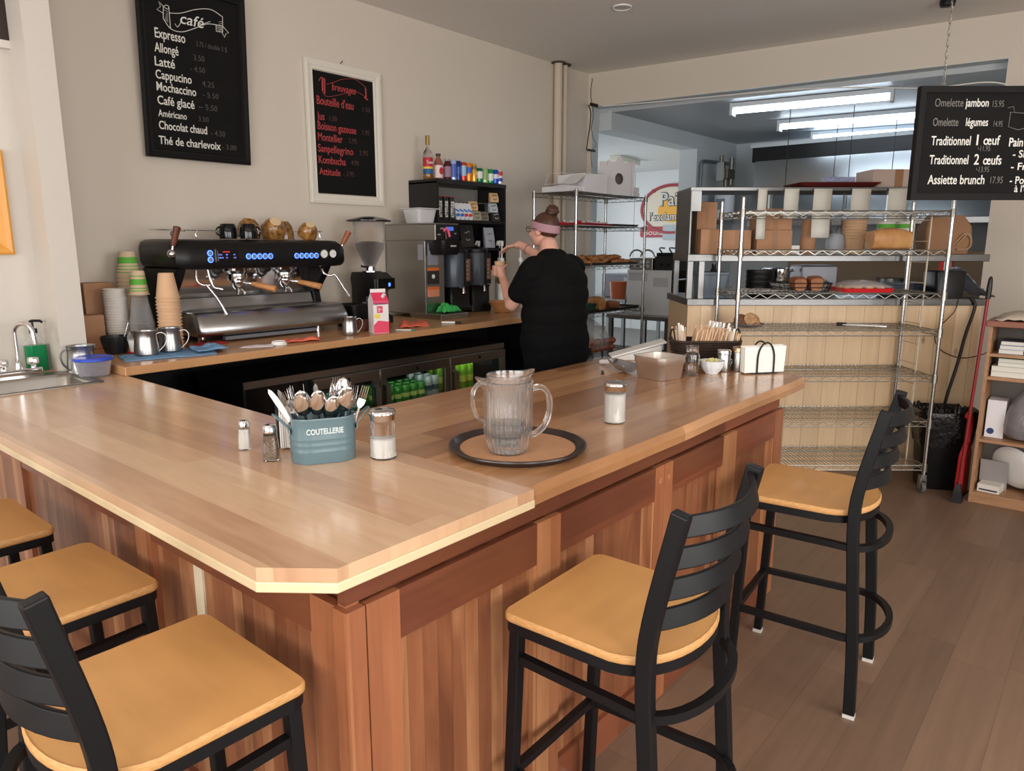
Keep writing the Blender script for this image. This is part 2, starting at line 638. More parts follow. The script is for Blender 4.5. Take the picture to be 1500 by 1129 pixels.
CEDAR = planks('red_cedar_boards', [(110, 64, 42), (136, 84, 56), (148, 94, 64), (124, 74, 48), (140, 88, 60), (176, 124, 86), (144, 90, 60)], 0.047, 'z', 'xy', 0.0, rough=0.36, grain=0.35, coat=0.2, seam=0.25, gscale=9, seamw=0.025, gstretch=0.06)
CEDARX = planks('red_cedar_rail', [(104, 58, 40), (124, 70, 48), (138, 80, 54)], 0.2, 'x', 'z', 1.1, rough=0.34, grain=0.35, coat=0.25, seam=0, gscale=9)
CEDARY = planks('red_cedar_rail_side', [(116, 66, 45), (132, 76, 52), (146, 86, 60)], 0.2, 'y', 'z', 1.1, rough=0.36, grain=0.35, coat=0.2, seam=0, gscale=9)
STILE = planks('knotty_stile', [(136, 80, 54), (182, 128, 88), (150, 92, 62), (166, 108, 74)], 0.085, 'z', 'xy', 0.0, rough=0.36, grain=0.4, coat=0.2, seam=0, gscale=9, knots=0.5)

# base cabinets: left run and peninsula
b = thing('bar_counter_base', 'red cedar panelled bar base under the L-shaped pale wood top', 'bar counter', (0, 0, 0))
m = M()
m.box(0.86, 1.36, 1.16, 3.50, 0.0, 0.948)
m.box(1.36, 3.24, 1.16, 2.06, 0.0, 0.948)
m.build('carcass', CEDAR, b, smooth=False)
# boards under the slab
m = M(); m.box(0.826, 3.25, 1.135, 1.16, 0.897, 0.948); m.build('apron_board', CEDARX, b, smooth=False)
m = M(); m.box(0.845, 0.86, 1.16, 4.1, 0.897, 0.948); m.build('apron_board', CEDARY, b, smooth=False)
m = M(); m.box(0.826, 0.86, 1.135, 1.16, 0.0, 0.897); m.box(0.812, 0.86, 1.115, 1.16, 0, 0.893); m.build('corner_post', STILE, b, smooth=False)
# peninsula front: frames and recessed panels
stiles = [(0.865, 0.955), (1.44, 1.545), (2.08, 2.20), (2.62, 2.74), (3.16, 3.26)]
m = M(); m.box(0.86, 3.25, 1.135, 1.16, 0.02, 0.89); m.build('plank_panel', CEDAR, b, smooth=False)
for x0, x1 in stiles:
    if x1 - x0 > 0.11:
        xm = (x0 + x1) / 2
        M().box(x0, xm - 0.001, 1.117, 1.136, 0.0, 0.892).build('stile', STILE, b, smooth=False)
        M().box(xm + 0.001, x1, 1.117, 1.136, 0.0, 0.892).build('stile', STILE, b, smooth=False)
    else:
        M().box(x0, x1, 1.117, 1.136, 0.0, 0.892).build('stile', STILE, b, smooth=False)
for (a, c) in zip(stiles[:-1], stiles[1:]):
    M().box(a[1], c[0], 1.119, 1.136, 0.775, 0.892).build('rail', CEDARX, b, smooth=False)
    M().box(a[1], c[0], 1.119, 1.136, 0.0, 0.12).build('rail', CEDARX, b, smooth=False)
    # quarter-round bead at the sides of each recessed panel
    m = M()
    m.box(c[0] - 0.014, c[0] - 0.001, 1.119, 1.136, 0.12, 0.775)
    m.build('bead', mat('pale_bead', (176, 122, 84), 0.4) if 'pale_bead' not in bpy.data.materials else bpy.data.materials['pale_bead'], b, smooth=False)
PLUG = mat('wood_plug', (176, 118, 82), 0.4)
for x in (2.11, 2.17):
    M().cyl((x, 1.1155, 0.84), (x, 1.118, 0.84), 0.010, n=14).build('screw_plug', PLUG, b)
# left run front
m = M(); m.box(0.838, 0.86, 1.16, 4.1, 0.02, 0.89); m.build('plank_panel', CEDAR, b, smooth=False)
for y0, y1 in ((1.16, 1.25), (2.02, 2.12), (3.1, 3.2)):
    M().box(0.82, 0.84, y0, y1, 0.0, 0.892).build('stile', STILE, b, smooth=False)
for y0, y1 in ((1.25, 2.02), (2.12, 3.1), (3.2, 4.1)):
    M().box(0.822, 0.84, y0, y1, 0.80, 0.892).build('rail', CEDARY, b, smooth=False)
    M().box(0.822, 0.84, y0, y1, 0.0, 0.12).build('rail', CEDARY, b, smooth=False)
M().box(0.832, 0.84, 1.755, 1.80, 0.02, 0.84).build('filler_strip', mat('cream_strip', (222, 208, 180), 0.5), b, smooth=False)
m = M(); m.tube(spline([(0.84, 3.0, 0.90), (0.80, 3.0, 0.895), (0.785, 3.0, 0.875), (0.80, 3.0, 0.86)], 5), 0.004, 6); m.box(.835, .84, 2.985, 3.015, .87, .91)
m.build('coat_hook', BLACKM, b)

# counter slabs
t = thing('bar_countertop', 'pale maple slab on the left run with clipped corner and cream edge', 'countertop', (0, 0, 0))
m = M()   # the slab is cut out round the sink
for poly in ([(0.693, 3.60), (0.693, 1.236), (0.793, 1.11), (1.41, 1.107), (1.425, 2.18), (1.445, 3.60)], [(0.693, 4.195), (0.693, 3.60), (0.80, 3.60), (0.80, 4.195)],
             [(1.29, 3.975), (1.29, 3.60), (1.445, 3.60), (1.45, 3.975)], [(0.80, 4.195), (0.80, 3.93), (1.29, 3.93), (1.283, 4.195)]):
    m.prism(poly, 0.971, 1.0)
m.build('slab', TOPY, t, smooth=False)
edge = [(0.690, 4.195), (0.690, 1.235), (0.790, 1.107), (1.412, 1.104), (1.412, 1.15), (0.83, 1.15), (0.735, 1.26), (0.735, 4.195)]
M().prism(edge, 0.948, 0.9705).build('edge_strip', CREAM, t, smooth=False, bev=0.003)
t2 = thing('bar_countertop', 'honey birch slab with raw edge on the peninsula under the round tray', 'countertop', (0, 0, 0))
m = M()
front = []
for k in range(24):
    x = 1.414 + (3.50 - 1.414) * k / 23
    front.append((x, 1.112 + 0.0035 * math.sin(x * 5.1) + 0.0015 * math.sin(x * 13)))
outl2 = front + [(3.52, 1.121), (3.673, 1.291), (3.72, 2.185), (1.428, 2.18)]
top = [(x, y + (0.012 if y < 1.2 else 0)) for x, y in outl2]
m.rings([[(x, y, 0.948) for x, y in outl2], [(x, y, 0.975) for x, y in outl2], [(x, y, 1.0) for x, y in top]])
m.build('slab', TOPX, t2, smooth=False, bev=0.002)

# back counter by the machines
t3 = thing('back_counter', 'long narrow fir worktop along the wall carrying the coffee machines', 'countertop', (0, 0, 0))
M().prism([(1.432, 3.62), (5.22, 3.73), (5.22, 4.69), (1.432, 4.69)], 1.001, 1.045).build('slab', BACKTOP, t3, smooth=False, bev=0.004)
m = M()
m.box(1.46, 5.2, 4.62, 4.69, 0.0, 1.0)
m.box(5.14, 5.2, 3.95, 4.62, 0.0, 1.0)
m.build('support', BLACKP, t3, smooth=False)

# ------------------------------------------------------------ bar stools
SEAT = mat('honey_veneer', (214, 160, 98), 0.42, var=(3, 0.07), stretch=(1, 5, 1), coat=0.12)
SEATEDGE = mat('veneer_edge', (202, 152, 96), 0.6, var=(60, 0.2), stretch=(1, 1, 8))
FOOT = mat('pale_glide', (214, 212, 206), 0.5)
def seat_outline(k=1.0):
    w, df, db = 0.222, 0.215, -0.225
    pts = []
    r = 0.03
    for a in range(0, 91, 15):
        pts.append((w - r + r * math.cos(R(a)), df - r + r * math.sin(R(a))))
    for a in range(90, 181, 15):
        pts.append((-w + r + r * math.cos(R(a)), df - r + r * math.sin(R(a))))
    for i in range(1, 20):
        s_ = i / 20.0
        ang = PI + PI * s_
        x = -(-w) * math.cos(ang)
        y = -0.05 + (db + 0.05) * (abs(math.sin(ang)) ** 0.80)
        pts.append((x, y))
    # order: right front, left front, then back arc from left to right
    return [(x * k, y * k) for x, y in pts]
def make_stool(label, grp):
    s = thing('bar_stool', label, 'bar stool', (0, 0, 0), 0, grp)
    ol = seat_outline()
    m = M()
    ZS = 0.742
    def dish(k, x, y):
        d = math.hypot(x / 0.13, (y + 0.03) / 0.13)
        return -0.009 * math.exp(-d * d * 0.8)
    rs = []
    m.mi = 1
    m.rings([[(x * 0.985, y * 0.985, ZS - 0.022) for x, y in ol], [(x, y, ZS - 0.018) for x, y in ol], [(x, y, ZS - 0.005) for x, y in ol], [(x * 0.985, y * 0.985, ZS) for x, y in ol]], True, True, False)
    m.mi = 0
    ks = [0.985, 0.9, 0.78, 0.66, 0.54, 0.42, 0.3, 0.18, 0.08]
    m.rings([[(x * k, y * k, ZS + dish(k, x * k, y * k)) for x, y in ol] for k in ks], True, False, True)
    m.build('seat', [SEAT, SEATEDGE], s, clean=True, angle=50)
    lg = 0.0155
    zt = ZS - 0.022
    # legs
    for sx in (-1, 1):
        m = M()
        m.tube([(sx * 0.196, 0.212, 0.012), (sx * 0.190, 0.185, zt)], lg, up=(1, 0, 0), r2=lg)
        o = m.build('leg', BLACKM, s, smooth=False, bev=0.004)
        M().box(sx * 0.196 - 0.017, sx * 0.196 + 0.017, 0.195, 0.229, 0, 0.013).build('foot_glide', FOOT, o, smooth=False)
    for sx in (-1, 1):
        m = M()
        path = spline([(sx * 0.212, -0.215, 0.012), (sx * 0.209, -0.205, 0.25), (sx * 0.206, -0.186, 0.5), (sx * 0.203, -0.172, 0.70), (sx * 0.202, -0.182, 0.84), (sx * 0.202, -0.238, 1.095)], 5)
        m.tube(path, lg, up=(1, 0, 0), r2=0.019)
        o = m.build('leg', BLACKM, s, smooth=False, bev=0.004)
        M().box(sx * 0.212 - 0.017, sx * 0.212 + 0.017, -0.234, -0.196, 0, 0.013).build('foot_glide', FOOT, o, smooth=False)
    # back rails, bowed
    for k in range(4):
        z = 1.062 - k * 0.074
        yb = -0.231 + k * 0.0165
        m = M()
        pts = []
        for i in range(13):
            u = -1 + 2 * i / 12
            pts.append((u * 0.196, yb - 0.060 * (1 - u * u), z - 0.004 * (1 - u * u)))
        m.tube(pts, 0.023, up=(0, 0.25, 1), r2=0.006)
        m.build('back_rail', BLACKM, s, smooth=True, bev=0.003, angle=30)
    # frame under the seat
    m = M()
    fr = [(x * 0.955, y * 0.955, zt - 0.013) for x, y in ol]
    m.tube(fr, 0.013, closed=True, up=(0, 0, 1), r2=0.008)
    m.build('seat_frame', BLACKM, s)
    # two hoops: short one under the seat, foot rest below
    for nm, z, yb in (('hoop', 0.615, -0.262), ('foot_rest', 0.285, -0.290)):
        m = M()
        pts = [(-0.19, 0.195, z), (-0.196, 0.05, z), (-0.200, -0.10, z)]
        for a in range(0, 181, 12):
            pts.append((-0.205 * math.cos(R(a)), -0.16 + (yb + 0.16) * math.sin(R(a)), z))
        pts += [(0.200, -0.10, z), (0.196, 0.05, z), (0.19, 0.195, z)]
        m.tube(pts, 0.011, up=(0, 0, 1), r2=0.011)
        if nm == 'foot_rest':
            m.box(-0.185, 0.185, 0.190, 0.212, z - 0.011, z + 0.011)
        m.build(nm, BLACKM, s, angle=45)
    return s
G = 'black ladder-back bar stools around the bar'
st = make_stool('bar stool in the foreground right of centre with whole seat and ladder back in view', G)
st.location = (1.462, 0.862, 0); st.rotation_euler = (0, 0, R(1.5))
dup(st, (2.685, 0.79, 0), R(6), 'bar stool at the far end of the peninsula nearest the wire rack', G)
dup(st, (0.553, 1.405, 0), R(-91), 'bar stool at bottom left, nearest the clipped bar corner', G)
dup(st, (0.553, 2.08, 0), R(-88), 'bar stool second from the clipped corner along the left bar side', G)
dup(st, (0.520, 2.72, 0), R(-90), 'bar stool cut off by the left picture edge, only a seat corner showing', G)
# ------------------------------------------------------------ things on the bar
Q = 1.0006     # bar top
RZC = R(39.9587 - 90)   # yaw of things that face the room corner where the camera stands
GLASSR = mat('ribbed_glass', (255, 255, 255), 0.05, 0, 0.965, 1.49)
WATER = mat('water', (240, 248, 250), 0.0, 0, 1.0, 1.33)
SALTM = mat('white_granules', (240, 238, 232), 0.9, bump=(400, 0.3))
PEPPERM = mat('ground_pepper', (142, 122, 104), 0.9, var=(220, 0.6), bump=(300, 0.5))
BUCKET = mat('blue_grey_enamel', (92, 116, 124), 0.32, coat=0.3)
NAPK = mat('paper_napkins', (238, 236, 232), 0.85, bump=(30, 0.08))

# cutlery bucket
bk = thing('cutlery_bucket', 'blue-grey oval metal bucket full of cutlery, lettered on the front', 'bucket', (1.225, 1.752, Q), R(-28.6))
def stadium(L, W, n=10):
    pts = []
    r = W / 2
    for k in range(n + 1):
        a = R(-90 + 180 * k / n); pts.append((L / 2 - r + r * math.cos(a), r * math.sin(a)))
    for k in range(n + 1):
        a = R(90 + 180 * k / n); pts.append((-L / 2 + r + r * math.cos(a), r * math.sin(a)))
    return pts
m = M()
prof = [(0.95, 0.0), (0.97, 0.004), (0.972, 0.03), (0.985, 0.034), (0.985, 0.037), (0.974, 0.041), (0.976, 0.05), (0.988, 0.053), (0.988, 0.056), (0.978, 0.06), (0.98, 0.068), (0.991, 0.071), (0.991, 0.074), (0.981, 0.078), (1.0, 0.128), (1.015, 0.131), (1.0, 0.134), (0.97, 0.131), (0.94, 0.006)]
so = stadium(0.192, 0.116)
m.rings([[(x * k, y * k, z) for x, y in so] for k, z in prof])
m.build('body', BUCKET, bk)
for sx in (-1, 1):
    m = M()
    m.tube(spline([(sx * 0.094, -0.02, 0.10), (sx * 0.125, -0.018, 0.135), (sx * 0.138, 0, 0.145), (sx * 0.125, 0.018, 0.135), (sx * 0.094, 0.02, 0.10)], 6), 0.0022, 6)
    m.build('handle', BUCKET, bk)
    m = M(); m.box(sx * 0.0955 - 0.0015, sx * 0.0955 + 0.0015, -0.03, 0.03, 0.088, 0.104)
    m.build('handle_bracket', BUCKET, bk, smooth=False)
lettering('lettering', [('COUTELLERIE', -0.052, 0.087, 0.016, 0.104, 0.0006, 0)], mat('stencil_white', (196, 206, 208), 0.7), bk, (0, -0.0585, 0.002), (R(89), 0, 0), depth=0.0012)

def spoon_mesh():
    s = thing('spoon', 'x', 'spoon', (0, 0, 0))
    m = M()
    m.tube([(0, 0, 0), (0, 0.002, 0.05), (0, 0.001, 0.10), (0, 0, 0.128)], [0.0065, 0.0045, 0.0032, 0.004], up=(1, 0, 0), r2=0.0014)
    m.build('handle', CHROME, s)
    m = M()
    def bowl(u, v):
        a = (u - 0.5) * 2; b = v
        wd = 0.0005 + 0.0235 * max(0.0, 1 - (2 * b ** 0.92 - 1) ** 2) ** 0.5
        return (a * wd, -0.012 * (1 - a * a) * math.sin(PI * b) + 0.001, 0.120 + 0.090 * b)
    m.grid(8, 12, bowl)
    m.build('bowl', CHROME, s, thick=0.0012)
    return s
def fork_mesh():
    s = thing('fork', 'x', 'fork', (0, 0, 0))
    m = M()
    m.tube([(0, 0, 0), (0, 0.002, 0.05), (0, 0.001, 0.10), (0, 0, 0.125)], [0.0045, 0.0035, 0.0025, 0.003], up=(1, 0, 0), r2=0.0012)
    m.build('handle', CHROME, s)
    m = M()
    m.prism([(-.003, .122), (.003, .122), (.0105, .136), (.0115, .15), (-.0115, .15), (-.0105, .136)], -.0008, .0008)
    for k in range(4):
        x = -0.0095 + k * 0.00633
        m.tube([(x, .149, 0), (x, .17, .001), (x, .19, .004)], [0.0018, 0.0016, 0.0009], n=5)
    o = m.build('head', CHROME, s)
    o.rotation_euler = (R(90), 0, 0)
    return s
def knife_mesh():
    s = thing('knife', 'x', 'knife', (0, 0, 0))
    m = M()
    m.tube([(0, 0, 0), (0, 0, 0.04), (0, 0, 0.085)], [0.006, 0.005, 0.0045], up=(1, 0, 0), r2=0.002)
    m.build('handle', CHROME, s)
    m = M()
    m.prism([(-.005, .085), (.006, .085), (.010, .12), (.0105, .165), (.007, .19), (.001, .2), (-.005, .19), (-.006, .15)], -.0007, .0007)
    o = m.build('blade', STEEL, s)
    o.rotation_euler = (R(90), 0, 0)
    return s
SP, FK, KN = spoon_mesh(), fork_mesh(), knife_mesh()
bx = Matrix.Translation((1.225, 1.752, Q)) @ Matrix.Rotation(R(-28.6), 4, 'Z')
used_cut = set()
def cut(kind, px, py, fx, fy, roll, label, hy=0.0, lift=0.0):
    """head at picture offset (px, py) in cm from the rim centre, foot at (fx, fy) on the bucket floor"""
    proto = {'s': SP, 'f': FK, 'k': KN}[kind]
    o = proto if kind not in used_cut else dup(proto)
    used_cut.add(kind)
    foot = Vector((fx, fy, 0.012 + lift))
    head = Vector((px / 100, hy, 0.134 + py / 100))
    d = (head - foot).normalized()
    q = d.to_track_quat('Z', 'Y').to_matrix().to_4x4()
    # keep local -y towards the front
    y = Vector((0, 1, 0)); y = (y - d * y.dot(d)).normalized(); x = y.cross(d)
    rot = Matrix((x, y, d)).transposed().to_4x4()
    mw = bx @ Matrix.Translation(foot) @ rot @ Matrix.Rotation(R(roll), 4, 'Z')
    o.location = mw.to_translation(); o.rotation_euler = mw.to_euler()
    o['label'] = label; o['group'] = 'cutlery in the blue-grey bucket'
cut('s', -5.6, 4.2, -0.030, 0.012, 0, 'shiny spoon, bowl up, leftmost of the front spoons in the bucket', -0.050, 0.02)
cut('s', -1.4, 3.6, -0.006, 0.014, 6, 'shiny spoon, bowl up, at the middle of the bucket front', -0.052, 0.02)
cut('s', 6.0, 3.9, 0.036, 0.012, -6, 'large bright spoon, bowl up, at the right of the bucket front', -0.046, 0.022)
cut('s', 2.6, 5.2, 0.016, 0.022, 70, 'spoon turned on edge between the front spoons of the bucket', -0.020, 0.02)
cut('s', 6.4, 7.2, 0.046, 0.030, 4, 'spoon standing behind the large bright spoon in the bucket', 0.006, 0.02)
cut('s', 2.4, 1.4, 0.010, 0.026, 12, 'spoon sunk low behind the bucket rim', -0.034, -0.006)
cut('f', -10.5, 6.2, -0.040, 0.0, 12, 'fork leaning far left out of the bucket, tines up', -0.01, 0.02)
cut('f', -8.4, 7.0, -0.046, 0.020, 30, 'fork just behind the far left fork in the bucket', 0.018, 0.02)
cut('f', 9.6, 6.8, 0.060, 0.008, -25, 'fork leaning right out of the bucket, tines fanned', -0.008, 0.02)
cut('f', 12.0, 5.2, 0.066, -0.012, -20, 'fork leaning lowest to the right beside the sugar pourer', -0.014, 0.02)
cut('f', 8.2, 9.0, 0.056, 0.030, 15, 'fork at the back right of the bucket, tines up', 0.030, 0.02)
cut('f', 5.2, 11.0, 0.036, 0.036, 0, 'tallest fork, tines up, at the back of the bucket', 0.034, 0.035)
cut('k', -1.2, 11.2, -0.014, 0.034, 0, 'knife with its broad round-tipped blade standing tallest in the bucket', 0.026, 0.01)
cut('k', -4.6, 10.2, -0.034, 0.036, 84, 'knife seen on edge left of the tall broad blade', 0.030, 0.01)
cut('k', -8.6, 10.8, -0.054, 0.030, 76, 'knife seen on edge leaning to the back left of the bucket', 0.030, 0.01)
cut('k', -12.6, 10.6, -0.060, 0.010, 30, 'knife leaning left above the far left fork', 0.012, 0.01)
cut('k', -10.8, 2.0, -0.052, -0.016, 20, 'knife tipped low over the left rim of the bucket', -0.030, 0.04)

def shaker(name, label, loc, h, w, inner, fill, cat='shaker'):
    s = thing(name, label, cat, loc, RZC + R(8))
    m = M()
    oc = rrect(w, w, w * 0.28, 2)
    m.rings([[(x * k, y * k, z * h) for x, y in oc] for k, z in ((0.98, 0), (1.0, 0.02), (0.96, 0.35), (0.82, 0.70), (0.80, 0.76))])
    m.build('bottle', GLASS, s)
    m = M()
    m.rings([[(x * k * 0.86, y * k * 0.86, z * h) for x, y in oc] for k, z in ((0.98, 0.04), (0.98, fill * 0.5), (0.98 - 0.14 * fill, fill * 0.74))])
    m.build('contents', inner, s)
    m = M()
    r = w * 0.43
    m.lathe([(r, 0.765 * h), (r * 1.03, 0.78 * h), (r * 1.03, 0.88 * h), (r * 0.97, 0.90 * h), (r * 0.97, 0.94 * h), (r * 0.8, 0.985 * h), (r * 0.3, h)], 20)
    m.build('cap', CHROME, s)
    return s
shaker('salt_shaker', 'small glass salt shaker, white inside, leftmost thing on the bar top', (1.13, 2.024, Q), 0.092, 0.038, SALTM, 0.95)
shaker('pepper_shaker', 'glass pepper shaker of grey-brown pepper just left of the blue-grey bucket', (1.118, 1.86, Q), 0.108, 0.046, PEPPERM, 0.95)

def napkin_holder(label, loc, rz, L=0.19, H=0.125, T=0.055):
    s = thing('napkin_holder', label, 'napkin holder', loc, rz)
    m = M()
    m.box(-L * 0.32, L * 0.32, -T / 2, -T / 2 + 0.006, 0, 0.006)
    m.box(-L * 0.32, L * 0.32, T / 2 - 0.006, T / 2, 0, 0.006)
    m.box(-0.004, 0.004, -T / 2, T / 2, 0, 0.005)
    m.build('base', BLACKM, s, smooth=False)
    for sy in (-1, 1):
        m = M()
        yy = sy * (T / 2 + 0.001)
        pts = [(-0.045, yy, 0.004), (-0.045, yy, H * 0.55)] + [(0.045 * -math.cos(R(a)), yy, H * 0.55 + (H * 0.62) * math.sin(R(a))) for a in range(15, 180, 15)] + [(0.045, yy, H * 0.55), (0.045, yy, 0.004)]
        m.tube(pts, 0.0042, 8)
        m.build('wire_arch', BLACKM, s)
    m = M()
    nl = 9
    r2 = random.Random(3)
    for k in range(nl):
        y0 = -T / 2 + 0.004 + (T - 0.008) * k / nl
        y1 = y0 + (T - 0.008) / nl * 0.92
        dx = r2.uniform(-0.004, 0.004)
        dz = r2.uniform(-0.004, 0.004)
        m.rings([[(-L / 2 + dx, y0, 0.0065), (-L / 2 + dx, y1, 0.0065), (-L / 2 - 0.004 + dx, y1, H + dz), (-L / 2 - 0.004 + dx, y0, H + dz)],
                 [(L / 2 + dx, y0, 0.0065), (L / 2 + dx, y1, 0.0065), (L / 2 + 0.006 + dx, y1, H + dz + 0.003), (L / 2 + 0.006 + dx, y0, H + dz + 0.003)]])
    o = m.build('napkins', NAPK, s, smooth=False, bev=0.0015)
    o['kind'] = 'stuff'
    return s
napkin_holder('white napkins in a black wire holder behind the cutlery bucket', (1.252, 1.975, Q), R(58), 0.16, 0.118, 0.06)
napkin_holder('white napkins in a black wire holder at the far end of the peninsula', (3.495, 1.318, Q), R(-37), .215, .132)

def sugar(label, loc, fill):
    s = thing('sugar_pourer', label, 'sugar pourer', loc, 0.3)
    h = 0.128
    m = M()
    n = 36
    def ring(k, z, rib):
        return [((k + rib * (0.0012 if j % 3 else -0.0012)) * math.cos(2 * PI * j / n), (k + rib * (0.0012 if j % 3 else -0.0012)) * math.sin(2 * PI * j / n), z) for j in range(n)]
    m.rings([ring(0.036, 0, 0), ring(0.0385, 0.003, 0), ring(0.0385, 0.012, 0), ring(0.0365, 0.018, 1), ring(0.0360, 0.105, 1), ring(0.036, 0.115, 0), ring(0.0345, h, 0)])
    m.build('jar', GLASS, s)
    m = M(); m.lathe([(0.032, 0.005), (0.0333, 0.01), (0.0333, fill - 0.004), (0.030, fill), (0.012, fill + 0.003)], 24)
    m.build('sugar', SALTM, s)
    m = M(); m.lathe([(0.037, h - 0.012), (0.0385, h - 0.010), (0.0385, h + 0.002), (0.040, h + 0.004), (0.040, h + 0.010), (0.037, h + 0.016), (0.025, h + 0.020), (0.008, h + 0.021)], 28)
    o = m.build('lid', CHROME, s)
    m = M(); m.at((0.014, 0, h + 0.0205), (0, R(6), 0)).lathe([(0.011, 0), (0.010, 0.002), (0.004, 0.003)], 16, sy=1.3)
    m.build('flap', STEEL, o)
    return s
sugar('half-empty glass sugar pourer right beside the cutlery bucket', (1.345, 1.625, Q), 0.062)
sugar('full glass sugar pourer standing alone past the round tray', (2.158, 1.332, Q), 0.105)

# round tray with two pitchers, one set into the other
t = thing('serving_tray', 'round dark brown tray with tan cork surface under the water pitcher', 'tray', (1.672, 1.378, Q))
m = M(); m.lathe([(0.150, 0.0), (0.196, 0.0), (0.208, 0.016), (0.211, 0.018), (0.213, 0.016), (0.212, 0.020), (0.206, 0.021), (0.192, 0.007), (0.150, 0.006)], 64, cap0=True, cap1=True)
m.build('rim', mat('dark_brown_resin', (48, 36, 32), 0.3), t)
m = M(); m.lathe([(0.178, 0.006), (0.178, 0.0085), (0.174, 0.009)], 64)
m.build('cork_surface', mat('tan_cork', (190, 142, 106), 0.6, var=(40, 0.06)), t)
def pitcher(label, loc, rz, k, water):
    s = thing('pitcher', label, 'pitcher', loc, rz)
    n = 168
    def ring(r, z, amp, lip=0.0):
        out = []
        for j in range(n):
            a = 2 * PI * j / n
            rr = r + amp * 1.7 * (0.5 + 0.5 * math.cos(28 * a))
            ca = max(0.0, math.cos(a - PI))
            rr += lip * ca ** 12 * 0.022
            out.append((rr * math.cos(a) * k, rr * math.sin(a) * k, (z + lip * ca ** 12 * 0.012) * k))
        return out
    m = M()
    outer = [(0.050, 0.0, 0), (0.053, 0.003, .0012), (0.053, 0.012, .002), (0.062, 0.045, .002), (0.066, 0.062, .002), (0.0665, 0.15, .002), (0.068, 0.178, .0015)]
    m.rings([ring(r, z, a) for r, z, a in outer] + [ring(0.070, 0.192, 0, 0.6), ring(0.072, 0.205, 0, 1.0), ring(0.0695, 0.207, 0, 1.0), ring(0.067, 0.192, 0, 0.6)] + [ring(r - 0.0035, z + 0.003, 0) for r, z, a in reversed(outer)])
    m.build('jug', GLASSR, s, angle=60)
    m = M()
    m.tube(spline([(0.064, 0, 0.178), (0.095, 0, 0.182), (0.118, 0, 0.160), (0.122, 0, 0.115), (0.108, 0, 0.072), (0.080, 0, 0.048), (0.060, 0, 0.046)], 6), 0.010 * k, up=(0, 1, 0), r2=0.0065 * k)
    o = m.build('handle', GLASSR, s, bev=0.003)
    o.scale = (k, k, k)
    if water:
        m = M()
        m.lathe([(a * k, z * k) for a, z in ((0.0455, 0.005), (0.047, 0.013), (0.056, 0.046), (0.060, 0.063), (0.0608, water))], 48)
        m.build('water', WATER, s)
    return s
pitcher('clear ribbed water pitcher with handle to the right, standing on the round tray', (1.607, 1.362, Q + 0.0095), R(-36), 1.06, 0.085)
pitcher('empty clear pitcher set inside the water pitcher, its spout to the right', (1.610, 1.3645, Q + 0.0095 + 0.050), R(150), 0.90, 0)

# steel pan, jar, bowl of sugar sticks, shakers
s = thing('steel_pan', 'empty square stainless pan on the peninsula beside the glass jar', 'pan', (3.055, 1.645, Q), R(-14))
m = M()
def rr_(w, d, r, z): return [(x, y, z) for x, y in rrect(w, d, r, 6)]
m.rings([rr_(.15, .165, .03, 0), rr_(.156, .171, .033, .006), rr_(.172, .187, .034, .074), rr_(.178, .193, .034, .078), rr_(.180, .195, .034, .104), rr_(.19, .205, .036, .106), rr_(.19, .205, .036, .108), rr_(.176, .191, .033, .107), rr_(.168, .183, .033, .074), rr_(.15, .165, .03, .008)])
m.build('pan_body', mat('satin_steel', (214, 206, 198), .48, 1.0), s, angle=50)
s = thing('mason_jar', 'empty screw-top glass jar between the steel pan and white bowl', 'jar', (3.222, 1.560, Q))
m = M(); m.lathe([(.030, 0), (.036, .004), (.037, .015), (.037, .095), (.034, .108), (.030, .114), (.0305, .118), (.0305, .124), (.0315, .126), (.0305, .128), (.0315, .132), (.0305, .134), (.0305, .142), (.0275, .142), (.0275, .116), (.034, .094), (.034, .014), (.028, .005)], 32)
m.build('jar_body', GLASS, s)
s = thing('sugar_bowl', 'small white fluted bowl of yellow sugar sticks', 'bowl', (3.325, 1.503, Q))
m = M()
n = 48
def flr(r, z): return [((r + (0.0016 * math.cos(12 * 2 * PI * j / n) if r > .03 else 0)) * math.cos(2 * PI * j / n), (r + (0.0016 * math.cos(12 * 2 * PI * j / n) if r > .03 else 0)) * math.sin(2 * PI * j / n), z) for j in range(n)]
m.rings([flr(.030, 0), flr(.031, .004), flr(.045, .02), flr(.055, .04), flr(.059, .062), flr(.060, .065), flr(.057, .064), flr(.052, .04), flr(.04, .02), flr(.02, .008)])
m.build('bowl_body', mat('white_glaze', (226, 232, 236), 0.2), s, angle=60)
STK = mat('pale_yellow_paper', (222, 212, 140), 0.7)
def stickmesh(L, w, t_, mt, nm):
    return M().box(-w / 2, w / 2, -t_ / 2, t_ / 2, 0, L).build(nm, mt, smooth=False)
proto = None
r2 = random.Random(11)
for k in range(22):
    a = r2.uniform(0, 2 * PI); rr = r2.uniform(0.004, 0.040)
    if proto is None:
        proto = stickmesh(0.052, 0.006, 0.003, STK, 'sugar_stick'); o = proto
        tag(o, 'yellow paper sugar stick in the small white fluted bowl', 'sugar stick', 'sugar sticks in the white bowl')
    else:
        o = proto.copy(); C.objects.link(o)
    o.location = (3.325 + rr * math.cos(a) * 0.6, 1.503 + rr * math.sin(a) * 0.6, Q + 0.026)
    o.rotation_euler = (R(r2.uniform(-38, 38)), R(r2.uniform(-38, 38)), r2.uniform(0, 3))
